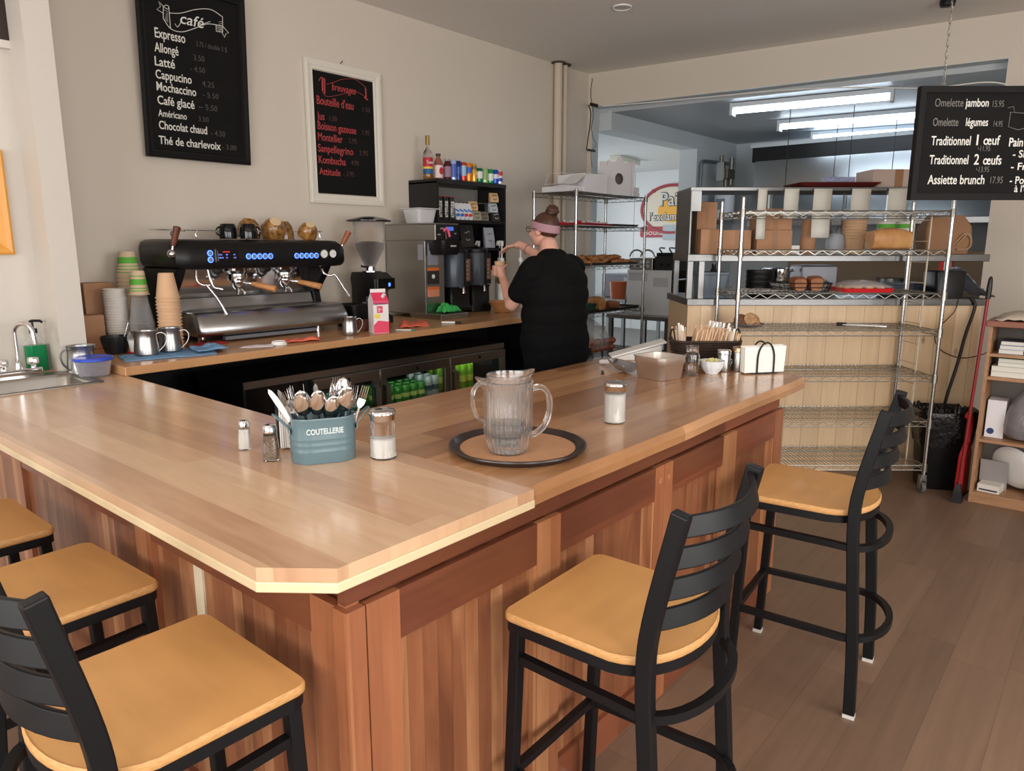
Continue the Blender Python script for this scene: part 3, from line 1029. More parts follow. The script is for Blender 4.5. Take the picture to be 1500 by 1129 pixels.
for i, (x, y, lb) in enumerate(((3.420, 1.486, 'steel shaker with pierced top, between white bowl and the taller shaker'), (3.478, 1.432, 'taller steel shaker right beside the napkin holder at the peninsula end'))):
    s = thing('steel_shaker', lb, 'shaker', (x, y, Q))
    h = 0.112 + i * 0.012
    m = M(); m.lathe([(.033, 0), (.034, .003), (.034, h * .76), (.0335, h * .77)], 28); m.build('body', STEEL, s)
    m = M(); m.lathe([(.0335, h * .77), (.036, h * .78), (.036, h * .93), (.034, h * .97), (.02, h), (.004, h)], 28)
    o = m.build('cap', CHROME if i == 0 else mat('bronze_cap', (176, 150, 120), 0.25, 0.9), s)
    m = M(); m.tube(arc((0, -.036, h * .42), .016, -80, 80, 8, 'xz'), .003, 6); m.build('handle', CHROME, s)

# wicker basket of stir sticks
WICK = mat('dark_wicker', (52, 38, 32), 0.6, bump=(90, 0.5))
bc = (3.560, 1.657)
s = thing('wicker_basket', 'dark brown wicker basket full of wooden stir sticks', 'basket', (bc[0], bc[1], Q), RZC)
m = M()
def bw(k, z): return [(x * k, y * k, z) for x, y in rrect(.35, .19, .05, 6)]
m.rings([bw(.80, 0), bw(.86, .004), bw(.98, .125), bw(1.0, .127), bw(.96, .127), bw(.84, .008)])
m.build('basket_body', WICK, s)
for k in range(8):
    z = 0.012 + k * 0.0148
    kk = 0.865 + 0.125 * k / 7.5
    m = M(); pts = []
    ol = rrect(.35, .19, .05, 10)
    L0 = len(ol)
    dense = []
    for i in range(L0):
        a, b2 = ol[i], ol[(i + 1) % L0]
        d = math.hypot(b2[0] - a[0], b2[1] - a[1]); q = max(1, int(d / .008))
        dense += [(a[0] + (b2[0] - a[0]) * j / q, a[1] + (b2[1] - a[1]) * j / q) for j in range(q)]
    for i, (x, y) in enumerate(dense):
        w_ = 1 + 0.012 * math.sin(i * 1.57 + k * PI)
        pts.append((x * kk * w_, y * kk * w_, z))
    m.tube(pts, 0.0065, 5, closed=True)
    m.build('weave_strand', WICK, s)
m = M(); m.tube([(x * 1.0, y * 1.0, .129) for x, y in rrect(.35, .19, .05, 8)], .0075, 6, closed=True); m.build('rim', WICK, s)
for sx in (-1, 1):
    m = M(); m.tube([(sx * .172, .055 * math.cos(R(a)), .125 + .062 * math.sin(R(a))) for a in range(0, 181, 12)], .004, 6); m.build('handle', WICK, s)
STIR = mat('birch_stick', (214, 178, 144), 0.7, var=(30, 0.1))
STIRW = mat('white_paper_wrap', (234, 232, 228), 0.75)
r2 = random.Random(5)
fw, rt = Vector((0.7665, 0.6421)), Vector((0.6421, -0.7665))
pw = pb = None
for k in range(92):
    i, j = k % 23, k // 23
    u = -0.135 + 0.27 * (i + r2.uniform(-.3, .3)) / 22
    v = -0.060 + 0.038 * j + r2.uniform(-.008, .008)
    white = (i < 4 and j < 3 and r2.random() < .75) or (15 <= i <= 19 and j == 3) or (i == 20 and j < 2) or (10 < i < 15 and j == 3)
    if white:
        if pw is None:
            pw = stickmesh(0.185, 0.011, 0.004, STIRW, 'wrapped_straw'); o = pw
            tag(o, 'white paper-wrapped straw standing among the wooden stir sticks', 'straw', 'wrapped straws in the wicker basket')
        else:
            o = pw.copy(); C.objects.link(o)
    else:
        if pb is None:
            pb = stickmesh(0.175, 0.007, 0.0022, STIR, 'stir_stick'); o = pb
            tag(o, 'bare wooden stir stick standing in the dark wicker basket', 'stir stick', 'wooden stir sticks in the wicker basket')
        else:
            o = pb.copy(); C.objects.link(o)
    p2 = Vector(bc) + rt * u + fw * v
    lean = R(-16 * (u / .135) * .3 + 13 + r2.uniform(-7, 7)) if i > 3 else R(r2.uniform(-12, -2))
    back = R(r2.uniform(-6, 6))
    zz = Q + 0.009 + (0.012 if white else 0) + 0.012 * j / 3 + (0.014 - 0.0016 * abs(i - 9) if i < 20 else -0.01)
    mw = Matrix.Translation((p2.x, p2.y, zz)) @ Matrix.Rotation(RZC, 4, 'Z') @ Matrix.Rotation(lean, 4, 'Y') @ Matrix.Rotation(back, 4, 'X') @ Matrix.Rotation(R(r2.uniform(-25, 25)), 4, 'Z')
    o.location = mw.to_translation(); o.rotation_euler = mw.to_euler()

# scoop, white tilted tray box, small black clip
s = thing('ice_scoop', 'cast aluminium scoop with white handle lying behind the steel pan', 'scoop', (3.135, 1.945, Q), math.atan2(-0.36, -0.10) + PI)
s.rotation_euler = (0, 0, math.atan2(1.80 - 2.10, 3.06 - 3.22))
m = M()
def sc(u, v):
    a = PI * (0.06 + 0.88 * u)
    t_ = v
    r_ = 0.052 * (0.55 + 0.45 * min(1, t_ * 2.2)) * (1 if t_ < .75 else 1 - 0.25 * (t_ - .75))
    return (-0.02 + 0.20 * t_ + 0.03 * math.sin(a) * (-1 if t_ > .6 else 0) * (t_ - .6) * 2, -r_ * math.cos(a), 0.054 - r_ * math.sin(a) + (0.0 if t_ > .3 else 0.0))
m.grid(14, 12, sc)
m.rings([[( -0.02, -0.0286 * math.cos(PI * (0.06 + 0.88 * u / 14)), 0.054 - 0.0286 * math.sin(PI * (0.06 + 0.88 * u / 14))) for u in range(15)], [(-0.021, -0.001 * math.cos(PI * u / 14), 0.05) for u in range(15)]], closed=False)
m.build('scoop_bowl', mat('cast_aluminium', (176, 176, 178), 0.4, 0.85, bump=(160, 0.35)), s, thick=0.002)
m = M(); m.tube(spline([(-0.02, 0, 0.04), (-0.05, 0, 0.030), (-0.09, 0, 0.022), (-0.13, 0, 0.016), (-0.145, 0, 0.014)], 4), [0.008] + [0.012] * 14 + [0.011, 0.008], 8); m.build('handle', WHITEP, s)
s = thing('tablet_stand', 'white sloping plastic box lying behind the scoop by the wicker basket', 'box', (3.50, 2.02, Q), RZC)
m = M()
m.rings([[(-.14, -.06, 0.0), (-.14, .06, 0), (-.14, .06, .012), (-.14, -.06, .012)], [(.12, -.06, 0.0), (.12, .06, 0), (.12, .06, .085), (.12, -.06, .085)]])
m.build('body', WHITEP, s, smooth=False, bev=0.004)
m = M(); m.at((-0.010, 0, 0.056), (0, R(-15.7), 0)).box(-.15, .16, -.068, .068, -.004, .007); m.build('lid', WHITEP, s, smooth=False, bev=0.003)
m = M(); m.box(0.0, .06, -.0615, -.0605, .012, .040); m.build('printed_label', mat('pale_blue_print', (196, 202, 216), 0.6), s, smooth=False)
s = thing('binder_clip', 'tiny black clip lying on the peninsula in front of the scoop', 'clip', (2.97, 1.908, Q), 0.6)
m = M(); m.box(-.016, .016, -.007, .007, 0, .010); m.build('jaw', BLACKP, s, smooth=False, bev=.003)
m = M(); m.tube([(.014, -.005, .006), (.034, -.004, .012), (.034, .004, .012), (.014, .005, .006)], .0015, 5); m.build('wire_loop', BLACKM, s)
# ------------------------------------------------------------ sink corner
B = 1.0456     # back counter top
s = thing('bar_sink', 'small steel drop-in sink in the left counter by the wall', 'sink', (0, 0, 0))
m = M()
cx, cy, W_, D_ = 1.045, 3.772, 0.54, 0.46
def sr(w, d, r, z, dy=0.0): return [(x, y, z) for x, y in rrect(w, d, r, 6, cx, cy + dy)]
m.rings([sr(W_, D_, .03, 1.0008), sr(W_, D_, .03, 1.004), sr(W_ - .01, D_ - .01, .03, 1.008), sr(W_ - .06, D_ - .12, .05, 1.006, -.03), sr(W_ - .075, D_ - .135, .05, .99, -.03), sr(W_ - .10, D_ - .16, .06, .845, -.03), sr(W_ - .2, D_ - .26, .08, .835, -.03)], True, False, True)
m.build('basin', mat('sink_steel', (150, 146, 140), .3, 1.0), s, angle=60)
s = thing('faucet', 'chrome gooseneck faucet with two clear-cut knobs behind the sink', 'faucet', (1.115, 4.045, 1.006))
m = M(); m.prism(rrect(.20, .055, .02, 4), 0, .028); m.build('deck_plate', CHROME, s, bev=.006)
m = M(); m.tube([(0, 0, .02), (0, 0, .055), (0, 0, .06)], [.018, .016, .010], 14)
pts = [(0, 0, .05), (0, 0, .20)] + [(0.05 * (1 - math.cos(R(a))) * .55, -0.05 * (1 - math.cos(R(a))) * .8, .20 + .047 * math.sin(R(a))) for a in range(15, 171, 15)] + [(.056, -.08, .165)]
m.tube(pts, .0105, 12); m.tube([(.056, -.08, .175), (.0565, -.081, .15)], .0125, 12)
m.build('spout', CHROME, s)
for sx in (-1, 1):
    m = M(); m.at((sx * .064, 0, .028)); n = 8
    m.lathe([(.012, 0), (.012, .012), (.021, .016), (.026, .022), (.026, .040), (.022, .050), (.012, .053)], 10)
    m.build('knob', CHROME, s, angle=20)
s = thing('soap_bottle', 'clear pump bottle of green soap behind the faucet', 'soap bottle', (1.222, 4.135, Q), R(10))
def sb(w, d, r, z): return [(x, y, z) for x, y in rrect(w, d, r, 5)]
m = M(); m.rings([sb(.088, .06, .02, 0), sb(.092, .064, .022, .006), sb(.092, .064, .022, .135), sb(.07, .05, .02, .160), sb(.036, .036, .016, .176), sb(.034, .034, .016, .19)]); m.build('bottle', PLASTICCLEAR, s)
m = M(); m.rings([sb(.088, .060, .02, .001), sb(.0926, .0646, .022, .006), sb(.0926, .0646, .022, .130), sb(.090, .062, .02, .131)]); m.build('green_soap', mat('green_soap', (16, 140, 84), 0.1, 0, 0.25, 1.35), s)
m = M(); m.cyl((0, 0, .19), (0, 0, .212), .018, n=16); m.cyl((0, 0, .212), (0, 0, .245), .005, n=10)
m.tube([(-.012, 0, .247), (.0, 0, .251), (.035, -.004, .248), (.044, -.005, .240)], .0065, 8); m.build('pump', BLACKP, s)
m = M(); m.cyl((0, 0, .02), (0, 0, .19), .003, n=8); m.build('dip_tube', WHITEP, s)

def milk_jug(label, loc, rz, r=.05, h=.11):
    s = thing('milk_jug', label, 'milk jug', loc, rz)
    m = M(); m.lathe([(r * .98, 0), (r * 1.04, .004), (r * 1.04, h * .25), (r * .93, h * .7), (r * .95, h * .96), (r * 1.0, h), (r * .93, h * .97), (r * .88, h * .7), (r * .98, h * .25), (r * .9, .004)], 36)
    # spout lip
    m.rings([[(-r * .95 - .014 * math.cos(t) , r * .55 * math.sin(t), h - .001) for t in (-1.5, -.75, 0, .75, 1.5)], [(-r * .93, r * .35 * math.sin(t), h * .72) for t in (-1.5, -.75, 0, .75, 1.5)]], closed=False)
    m.build('jug_body', STEEL2, s)
    m = M(); m.tube(spline([(r * .92, 0, h * .86), (r * 1.4, 0, h * .9), (r * 1.75, 0, h * .72), (r * 1.6, 0, h * .42), (r * 1.15, 0, h * .18), (r * 1.0, 0, h * .14)], 5), .0065, up=(0, 1, 0), r2=.0015); m.build('handle', STEEL2, s)
    return s
STEEL2 = mat('polished_steel', (172, 172, 172), 0.30, 1.0)
milk_jug('tall steel jug on the left counter beside the tub with the blue lid', (1.345, 3.905, Q), R(200), .062, .135)

s = thing('food_tub', 'clear round tub with a bright blue lid, coffee beans inside', 'food tub', (1.345, 3.755, Q))
def wav(r, z, a=0.0): return [((r + a * math.cos(6 * 2 * PI * j / 48)) * math.cos(2 * PI * j / 48), (r + a * math.cos(6 * 2 * PI * j / 48)) * math.sin(2 * PI * j / 48), z) for j in range(48)]
m = M(); m.rings([wav(.060, 0), wav(.066, .006), wav(.080, .075, .001), wav(.082, .078), wav(.079, .076), wav(.064, .009)]); m.build('tub', thinfilm('frosty_clear_plastic', (236, 232, 244), .15, .10, .6), s, angle=60)
m = M(); m.lathe([(.062, .010), (.074, .060), (.06, .066), (.02, .062)], 24); o = m.build('beans', mat('dark_beans', (74, 56, 62), .6, var=(70, .8), bump=(70, 1.0)), s); o['kind'] = 'stuff'
m = M(); m.rings([wav(.084, .077), wav(.088, .080), wav(.088, .087), wav(.083, .093), wav(.076, .091), wav(.05, .089)]); m.build('lid', mat('bright_blue_lid', (52, 84, 206), .3, 0, .15), s)
s = thing('black_cup', 'low black cup holding a spoon handle, left of the cup stacks', 'cup', (1.60, 4.13, B))
m = M(); m.lathe([(.045, 0), (.055, .006), (.070, .07), (.072, .095), (.068, .095), (.064, .07), (.04, .01)], 32); m.build('cup_body', mat('black_glaze', (28, 30, 34), .25), s)
s = thing('stirring_spoon', 'thin dark spoon handle sticking up from the low black cup', 'spoon', (1.62, 4.13, B + .012), 0)
m = M(); m.tube([(0, 0, 0), (.055, .0, .15)], .003, 6); m.build('handle', STEEL, s); m = M(); m.ball((0, 0, .003), .012, .009, .003); m.build('bowl', STEEL, s)

# ------------------------------------------------------------ stacks of cups
def cup_mesh(nm, label, grp, mt, r0, r1, h, rim, band=None, lip=True):
    """cup standing mouth down: wide rim at the bottom"""
    s = thing(nm, label, 'cup', (0, 0, 0), 0, grp)
    m = M()
    prof = [(r1 - .002, 0), (r1 + rim, .001), (r1 + rim, .006), (r1 - .001, .008), (r0, h - .004), (r0 - .002, h), (r0 - .004, h - .002), (r0 - .006, h - .006)]
    m.lathe(prof, 28, cap0=False)
    m.build('cup_wall', mt, s)
    if band:
        m = M()
        def rr(z): return r1 + (r0 - r1) * z / h + .0008
        m.lathe([(rr(band[0]), band[0]), (rr(band[1]), band[1])], 28, cap0=False, cap1=False)
        m.build('printed_band', band[2], s)
        for z in band[3]:
            m = M(); m.lathe([(rr(z), z), (rr(z + .005), z + .005)], 28, cap0=False, cap1=False); m.build('printed_line', band[2], s)
    return s
def stack(proto, x, y, z, n, dz, toplabel, rest, grp, r=0.0):
    rr = random.Random(int(x * 1000))
    for k in range(n):
        o = proto if k == 0 else dup(proto)
        o.location = (x + rr.uniform(-r, r), y + rr.uniform(-r, r), z + k * dz)
        o.rotation_euler = (0, 0, rr.uniform(0, 6))
        o['label'] = toplabel if k == n - 1 else rest
        o['group'] = grp
KCUP = mat('kraft_cup_paper', (206, 168, 132), .75)
KRIM = mat('cream_cup_paper', (214, 190, 160), .7)
GBAND = mat('green_print', (96, 178, 62), .6)
WCUP = mat('white_cup_paper', (228, 222, 216), .7)
stack(cup_mesh('kraft_cup', 'x', None, KCUP, .040, .061, .139, .004), 1.872, 4.065, B, 16, .0190, 'topmost upturned kraft cup of the stack left of the coffee machine', 'upturned kraft cup nested in the stack left of the coffee machine', 'kraft cups by the coffee machine', .0012)
gb = (.085, .115, GBAND, (.030, .045, .060, .125))
stack(cup_mesh('printed_cup', 'x', None, KRIM, .044, .068, .150, .003, (.082, .118, GBAND, (.028, .046, .064))), 1.865, 4.52, B, 18, .0228, 'topmost green printed cup of the tall stack at the wall', 'green printed cup nested in the tall stack at the wall', 'green printed cups at the wall', .001)
clear = cup_mesh('clear_cup', 'x', None, PLASTICCLEAR, .040, .066, .165, .003)
stack(clear, 1.810, 4.275, B, 9, .0165, 'topmost clear plastic cup under the single green printed cup', 'clear plastic cup nested in the stack behind the two steel jugs', 'clear cups behind the steel jugs', .001)
g1 = cup_mesh('printed_cup', 'single green printed cup upside down on top of the clear plastic cups', None, KRIM, .036, .052, .135, .0025, (.058, .090, GBAND, (.022, .036, .104)))
g1.location = (1.810, 4.275, B + 8 * .0165 + .1655)
# white cups stand upright, rims up
wc = thing('white_cup', 'x', 'cup', (0, 0, 0))
m = M(); m.lathe([(.040, 0), (.042, .001), (.060, .085), (.0635, .086), (.0635, .090), (.060, .091), (.058, .086), (.040, .004)], 28); m.build('cup_wall', WCUP, wc)
stack(wc, 1.735, 4.42, B, 17, .0150, 'topmost white paper cup of the white stack', 'white paper cup nested in the white stack behind the black cup', 'white cups behind the black cup', .001)
s = thing('carton_box', 'plain kraft box standing at the wall behind the white cups', 'box', (1.70, 4.61, B), R(4))
M().box(-.085, .085, -.06, .06, 0, .36).build('carton', KRAFT, s, smooth=False, bev=.002)
M().box(-.05, .02, -.0607, -.0605, .05, .13).build('green_label', mat('faded_green_print', (150, 160, 96), .7), s, smooth=False)
s = thing('carton_box', 'low kraft box behind the black cup', 'box', (1.60, 4.43, B), R(-8))
M().box(-.055, .055, -.05, .05, 0, .19).build('carton', KRAFT, s, smooth=False, bev=.002)
s = thing('cloth_bag', 'maroon cloth bag slumped beside the white pilaster', 'bag', (1.475, 4.44, B))
m = M(); m.rings([[(x * a, y * a * b2, z) for x, y in rrect(.11, .12, .04, 5)] for a, b2, z in ((.9, 1, 0), (1.0, 1, .06), (.92, 1, .16), (.75, .8, .26), (.5, .6, .33), (.25, .5, .37))]); m.build('bag_cloth', mat('maroon_cloth', (112, 44, 44), .85, bump=(24, .5)), s)
s = thing('paper_sleeve', 'grey tapered sleeve standing behind the maroon bag', 'sleeve', (1.545, 4.56, B))
m = M(); m.lathe([(.055, 0), (.035, .36), (.028, .40)], 20); m.build('sleeve_body', mat('grey_card', (146, 138, 132), .5), s)
s = thing('dome_lid_cup', 'small white tub with clear dome lid on a red base', 'cup', (1.665, 4.02, B))
m = M(); m.lathe([(.045, 0), (.05, .004), (.05, .012), (.045, .015)], 24); m.build('red_base', mat('red_plastic', (176, 34, 40), .4), s)
m = M(); m.lathe([(.036, .015), (.043, .075), (.046, .077), (.044, .079)], 24); m.build('tub', WHITEP, s)
m = M(); m.lathe([(.046, .079), (.044, .10), (.03, .125), (.01, .132)], 24); m.build('dome_lid', PLASTICCLEAR, s)

# cloths on the back counter
def cloth(name, label, mt, corners, z0, amp, loc=(0, 0, 0), nx=22, ny=16, seed=1, thick=.004, fold=True):
    """slack cloth over a quad of corners (counter-clockwise)"""
    m = M()
    c = [Vector((p[0], p[1], 0)) for p in corners]
    def fn(u, v):
        p = (c[0] * (1 - u) + c[1] * u) * (1 - v) + (c[3] * (1 - u) + c[2] * u) * v
        h = noise.noise((p.x * 14 + seed, p.y * 14, seed * 1.7)) * amp + noise.noise((p.x * 34, p.y * 34 + seed, 3)) * amp * .4
        e = min(u, 1 - u, v, 1 - v)
        return (p.x + noise.noise((p.y * 9, seed, 0)) * .006, p.y + noise.noise((p.x * 9, seed, 4)) * .006, z0 + max(0.0, h + amp * .45) * min(1, .3 + e * 6))
    m.grid(nx, ny, fn)
    o = m.build(name, mt, None, thick=thick, angle=80)
    o.modifiers['t'].offset = 1
    return tag(o, label, 'cloth')
BLUEC = mat('blue_towel', (112, 152, 190), .95, bump=(220, .5), var=(40, .12))
cloth('blue_towel', 'folded blue towel on the back counter under two steel jugs', BLUEC, [(1.50, 3.78), (1.93, 3.68), (2.06, 3.98), (1.56, 4.02)], B, .008, seed=2)
cloth('blue_towel_fold', 'rumpled end of blue towelling at the right of the two jugs', BLUEC, [(1.86, 3.74), (2.03, 3.735), (2.06, 3.90), (1.90, 3.93)], B + .014, .022, seed=5)
cloth('red_cloth', 'dark red cloth half hidden behind the steel jugs', mat('dark_red_cloth', (164, 40, 46), .9, bump=(160, .4)), [(1.94, 4.00), (2.20, 4.06), (2.22, 4.16), (1.98, 4.12)], B, .012, seed=8)
ORC = mat('coral_cloth', (224, 110, 84), .95, bump=(200, .5))
cloth('coral_cloth', 'coral cloth lying in front of the coffee machine', ORC, [(2.38, 3.80), (2.62, 3.73), (2.70, 3.83), (2.46, 3.90)], B, .024, seed=4)
cloth('coral_cloth', 'coral cloth beside the milk carton', ORC, [(3.38, 3.86), (3.62, 3.82), (3.80, 4.06), (3.52, 4.02)], B, .03, seed=6)
cloth('paper_sheet', 'crumpled white paper beside the white lid', mat('thin_white_paper', (232, 222, 226), .8), [(2.13, 3.80), (2.28, 3.70), (2.35, 3.78), (2.22, 3.86)], B, .010, seed=9, thick=.0015)
s = thing('cup_lid', 'white plastic cup lid lying at the counter edge', 'lid', (2.36, 3.765, B))
m = M(); m.lathe([(.046, 0), (.048, .003), (.046, .008), (.042, .010), (.040, .020), (.037, .022), (.034, .019), (.01, .018)], 28); m.build('lid_body', WHITEP, s)
def steeljug(label, x, y, rz, r, h): return milk_jug(label, (x, y, B + .0125), rz, r, h)
steeljug('steel milk jug on the blue towel, nearest the blue-lidded tub', 1.655, 3.885, R(-35), .058, .125)
steeljug('steel milk jug on the blue towel, in front of the kraft cups', 1.80, 3.925, R(-40), .056, .125)
milk_jug('steel milk jug standing alone left of the milk carton', (2.925, 3.83, B), R(-30), .048, .118)

# ------------------------------------------------------------ coffee machine
EM = thing('espresso_machine', 'large black and steel espresso machine with blue lit buttons', 'espresso machine', (2.565, 4.2, B))
MB_ = mat('satin_black_enamel', (14, 14, 16), .38, spec=.4)
# side profile swept across the width: upper hood
def hood(x, k):
    P_ = [(-.06, .435), (-.075, .46), (-.07, .54), (-.05, .585), (-.01, .605), (.40, .612), (.43, .58), (.43, .47), (.40, .435)]
    cy_, cz_ = .16, .52
    return [(x, cy_ + (y - cy_) * (1 - (1 - k) * .35), cz_ + (z - cz_) * k) for y, z in P_]
m = M()
m.rings([hood(-.60, .55), hood(-.59, .8), hood(-.56, .95), hood(-.50, 1.0), hood(.50, 1.0), hood(.55, .95), hood(.58, .8), hood(.585, .6)])
m.build('hood', MB_, EM, bev=.006, angle=50)
for sx in (-1, 1):
    m = M()
    x0, x1 = (-.575, -.515) if sx < 0 else (.44, .50)
    m.rings([[(x, -.02, .44), (x, .42, .44), (x, .42, .05), (x, .20, .05), (x, .10, .12), (x, .13, .26), (x, .04, .36)] for x in (x0, x1)])
    m.build('side_panel', MB_, EM, smooth=False, bev=.008)
M().box(-.515, .44, .20, .42, .06, .44).build('rear_housing', MB_, EM, smooth=False)
m = M(); m.rings([[(x, .195, .26), (x, .199, .26), (x, .16, .44), (x, .156, .44)] for x in (-.512, .438)]); m.build('splash_mirror', CHROME, EM, smooth=False)
m = M(); m.rings([[(x, .20, .16), (x, .198, .262), (x, .15, .262), (x, .12, .185)] for x in (-.512, .438)]); m.build('back_step', STEEL2, EM, smooth=False, bev=.008)
# drip tray with bulging polished apron
m = M()
pr = [(.18, .185), (-.05, .188), (-.095, .176), (-.135, .125), (-.150, .085), (-.145, .060), (-.11, .044), (.18, .042)]
m.rings([[(x, .05 + (y - .05) * k, .1 + (z - .1) * k) for y, z in pr] for x, k in ((-.535, .75), (-.525, .93), (-.50, 1.0), (.50, 1.0), (.535, .93), (.545, .75))])
m.build('drip_tray', STEEL2, EM, bev=.008, angle=50)
m = M()
for k in range(26):
    y = -.05 + k * .0085
    m.box(-.45, .43, y, y + .004, .186, .190)
m.build('drip_grate', STEEL, EM, smooth=False)
for x in (-.46, .36):
    for y in (-.02, .33):
        M().cyl((x, y, 0), (x, y, .06), .022, n=16).build('foot', CHROME, EM)
M().box(-.44, .40, .06, .40, .004, .042).build('base_box', BLACKP, EM, smooth=False)
M().box(-.35, .30, -.10, -.06, .012, .035).build('pull_tray', mat('dull_grey_plastic', (110, 112, 120), .4), EM, smooth=False, bev=.004)
BLUE = mat('blue_button_light', (40, 90, 255), .3, emit=(60, 100, 255), es=5.0)
def btn(x, z, r=.0125):
    y = -.0705 if z < .53 else -.071
    m = M(); m.cyl((x, -.066, z), (x, -.078, z), r, n=20)
    o = m.build('button', mat('button_cap', (120, 130, 160), .3) if 'button_cap' not in bpy.data.materials else bpy.data.materials['button_cap'], EM)
    m = M(); m.tube([(x + (r + .002) * math.cos(R(a)), -.0745, z + (r + .002) * math.sin(R(a))) for a in range(0, 360, 24)], .0035, 6, closed=True)
    m.build('light_ring', BLUE, o)
for z in (.490, .528): btn(-.395, z)
for i in range(5):
    btn(-.150 + i * .0375, .507)
    btn(.190 + i * .0375, .507)
m = M(); m.box(-.352, -.215, -.078, -.066, .478, .545); o = m.build('display', mat('dark_screen', (14, 14, 22), .12), EM, smooth=False, bev=.003)
lettering('screen_text', [('93.5', -.345, .515, .008, .022, 0, 0), ('9.0', -.30, .515, .008, None, 0, 0), ('01', -.25, .515, .008, None, 0, 0), ('08:45', -.345, .497, .008, .03, 0, 0), ('1.2', -.30, .497, .008, None, 0, 0), ('118', -.25, .497, .008, None, 0, 0)], mat('screen_blue', (120, 140, 255), .5, emit=(120, 140, 255), es=1.2), o, (0, -.0785, 0))
lettering('screen_heading', [('OPTIONS', -.318, .532, .006, .045, 0, 0)], mat('screen_red', (255, 60, 60), .5, emit=(255, 60, 60), es=1.2), o, (0, -.0785, 0))
m = M(); m.box(-.366, -.360, -.079, -.066, .478, .550); m.build('trim_bar', CHROME, EM, smooth=False)
for x in (.398, .468):
    m = M(); m.cyl((x, -.06, .517), (x, -.082, .517), .030, n=24); o = m.build('gauge', CHROME, EM)
    m = M(); m.cyl((x, -.082, .517), (x, -.0835, .517), .025, n=24); m.build('dial', mat('dial_white', (230, 230, 226), .4) if 'dial_white' not in bpy.data.materials else bpy.data.materials['dial_white'], o)
    m = M(); m.box(x - .001, x + .012, -.0845, -.0836, .516, .518); m.build('needle', BLACKP, o, smooth=False)
WALN = mat('walnut_handle', (104, 58, 44), .4, var=(30, .25))
OAK = mat('oak_handle', (184, 128, 78), .4, var=(40, .2))
# steam levers
for (x, y, z, dx, dy, dz, w) in ((-.600, -.03, .535, .030, -.03, .14, WALN), (.575, -.02, .55, .055, -.03, .115, mat('cherry_handle', (150, 84, 52), .4))):
    m = M(); m.ball((x, y, z - .01), .026, nu=18, nv=12); m.cyl((x, y, z - .01), (x + dx * .3, y + dy * .3, z + dz * .3), .008, n=10); o = m.build('steam_lever', CHROME, EM)
    m = M(); m.tube([(x + dx * .25, y + dy * .25, z + dz * .25), (x + dx * .5, y + dy * .5, z + dz * .5), (x + dx, y + dy, z + dz), (x + dx * 1.02, y + dy * 1.02, z + dz * 1.03)], [.012, .017, .021, .012], 14); m.build('wooden_grip', w, o)
# groups and portafilters
for gx, hx in ((-.175, -.135), (.160, .20)):
    m = M(); m.lathe([(.060, .36), (.062, .375), (.062, .40), (.085, .42), (.088, .44)], 28, c=(gx, .03, 0)); o = m.build('group_head', CHROME, EM)
    m = M(); m.lathe([(.020, .305), (.030, .315), (.042, .335), (.046, .36), (.042, .372)], 24, c=(gx, .03, 0))
    m.tube([(gx, .03, .32), (gx - .02, .0, .29), (gx - .022, -.002, .275)], .009, 8); m.tube([(gx, .03, .32), (gx + .02, .0, .29), (gx + .022, -.002, .275)], .009, 8)
    m.tube([(gx + .03, .01, .345), (gx + .065, -.035, .338)], .010, 10)
    o = m.build('portafilter', CHROME, EM)
    m = M(); m.tube([(gx + .060, -.03, .339), (gx + .075, -.055, .334), (gx + .13, -.125, .314), (gx + .150, -.15, .306), (gx + .153, -.154, .305)], [.012, .017, .020, .021, .012], 16); m.build('wooden_grip', OAK, o)
for pts in ([(-.46, -.02, .45), (-.465, -.03, .37), (-.44, -.04, .345), (-.42, -.045, .343)], [(-.39, -.02, .45), (-.385, -.03, .38), (-.37, -.04, .33), (-.345, -.06, .32)], [(-.42, -.05, .345), (-.375, -.085, .26), (-.345, -.10, .185)], [(.40, -.02, .45), (.405, -.06, .39), (.44, -.08, .372), (.47, -.09, .375), (.52, -.11, .29), (.545, -.12, .245)]):
    m = M(); m.tube(spline(pts, 5), .0075, 10); m.tube([pts[-1], Vector(pts[-1]) + (Vector(pts[-1]) - Vector(pts[-2])).normalized() * .02], .010, 10); m.build('steam_wand', CHROME, EM)
# cup rail
m = M()
zr = .668
m.tube([(-.50, .0, zr - .012), (-.54, .16, zr), (-.54, .36, zr), (.47, .36, zr), (.48, .05, zr)], .004, 8)
for x, y in ((-.52, .10), (-.24, .36), (.10, .36), (.47, .36), (.48, .06)):
    m.tube([(x, y, .605), (x - .015, y, .64), (x, y, zr)], .004, 8)
m.build('cup_rail', CHROME, EM)
TOPZ = B + .6135
def mug(label, loc, mt, r=.042, h=.085, inv=False, rz=0.0, tilt=0.0, cat='mug', inner=None):
    s = thing('mug', label, cat, loc, 0, None, (tilt, 0, rz))
    m = M()
    pf = [(r * .72, 0), (r * .8, .003), (r * .98, h * .35), (r, h * .7), (r * .96, h), (r * .90, h), (r * .92, h * .7), (r * .88, h * .35), (r * .5, .008)]
    if inv: pf = [(a, h - z) for a, z in reversed(pf)]
    m.lathe(pf, 28); m.build('mug_body', mt, s)
    m = M(); m.tube([(r * .9 + .028 * math.sin(R(a)), 0, h * .5 + .026 * math.cos(R(a))) for a in range(0, 181, 15)], .0055, 8); m.build('handle', mt, s)
    return s
BLG = mat('black_mug_glaze', (18, 18, 20), .12)
mug('black mug with handle to the left on the coffee machine', (2.405, 4.33, TOPZ), BLG, .054, .092, True, R(180))
mug('black mug with handle to the right on the coffee machine', (2.492, 4.24, TOPZ), BLG, .052, .092, True, R(-10))
mug('white mug between the black mugs and the brown cups on the machine', (2.575, 4.38, TOPZ), mat('white_mug_glaze', (222, 212, 204), .2), .042, .086, True, R(-15))
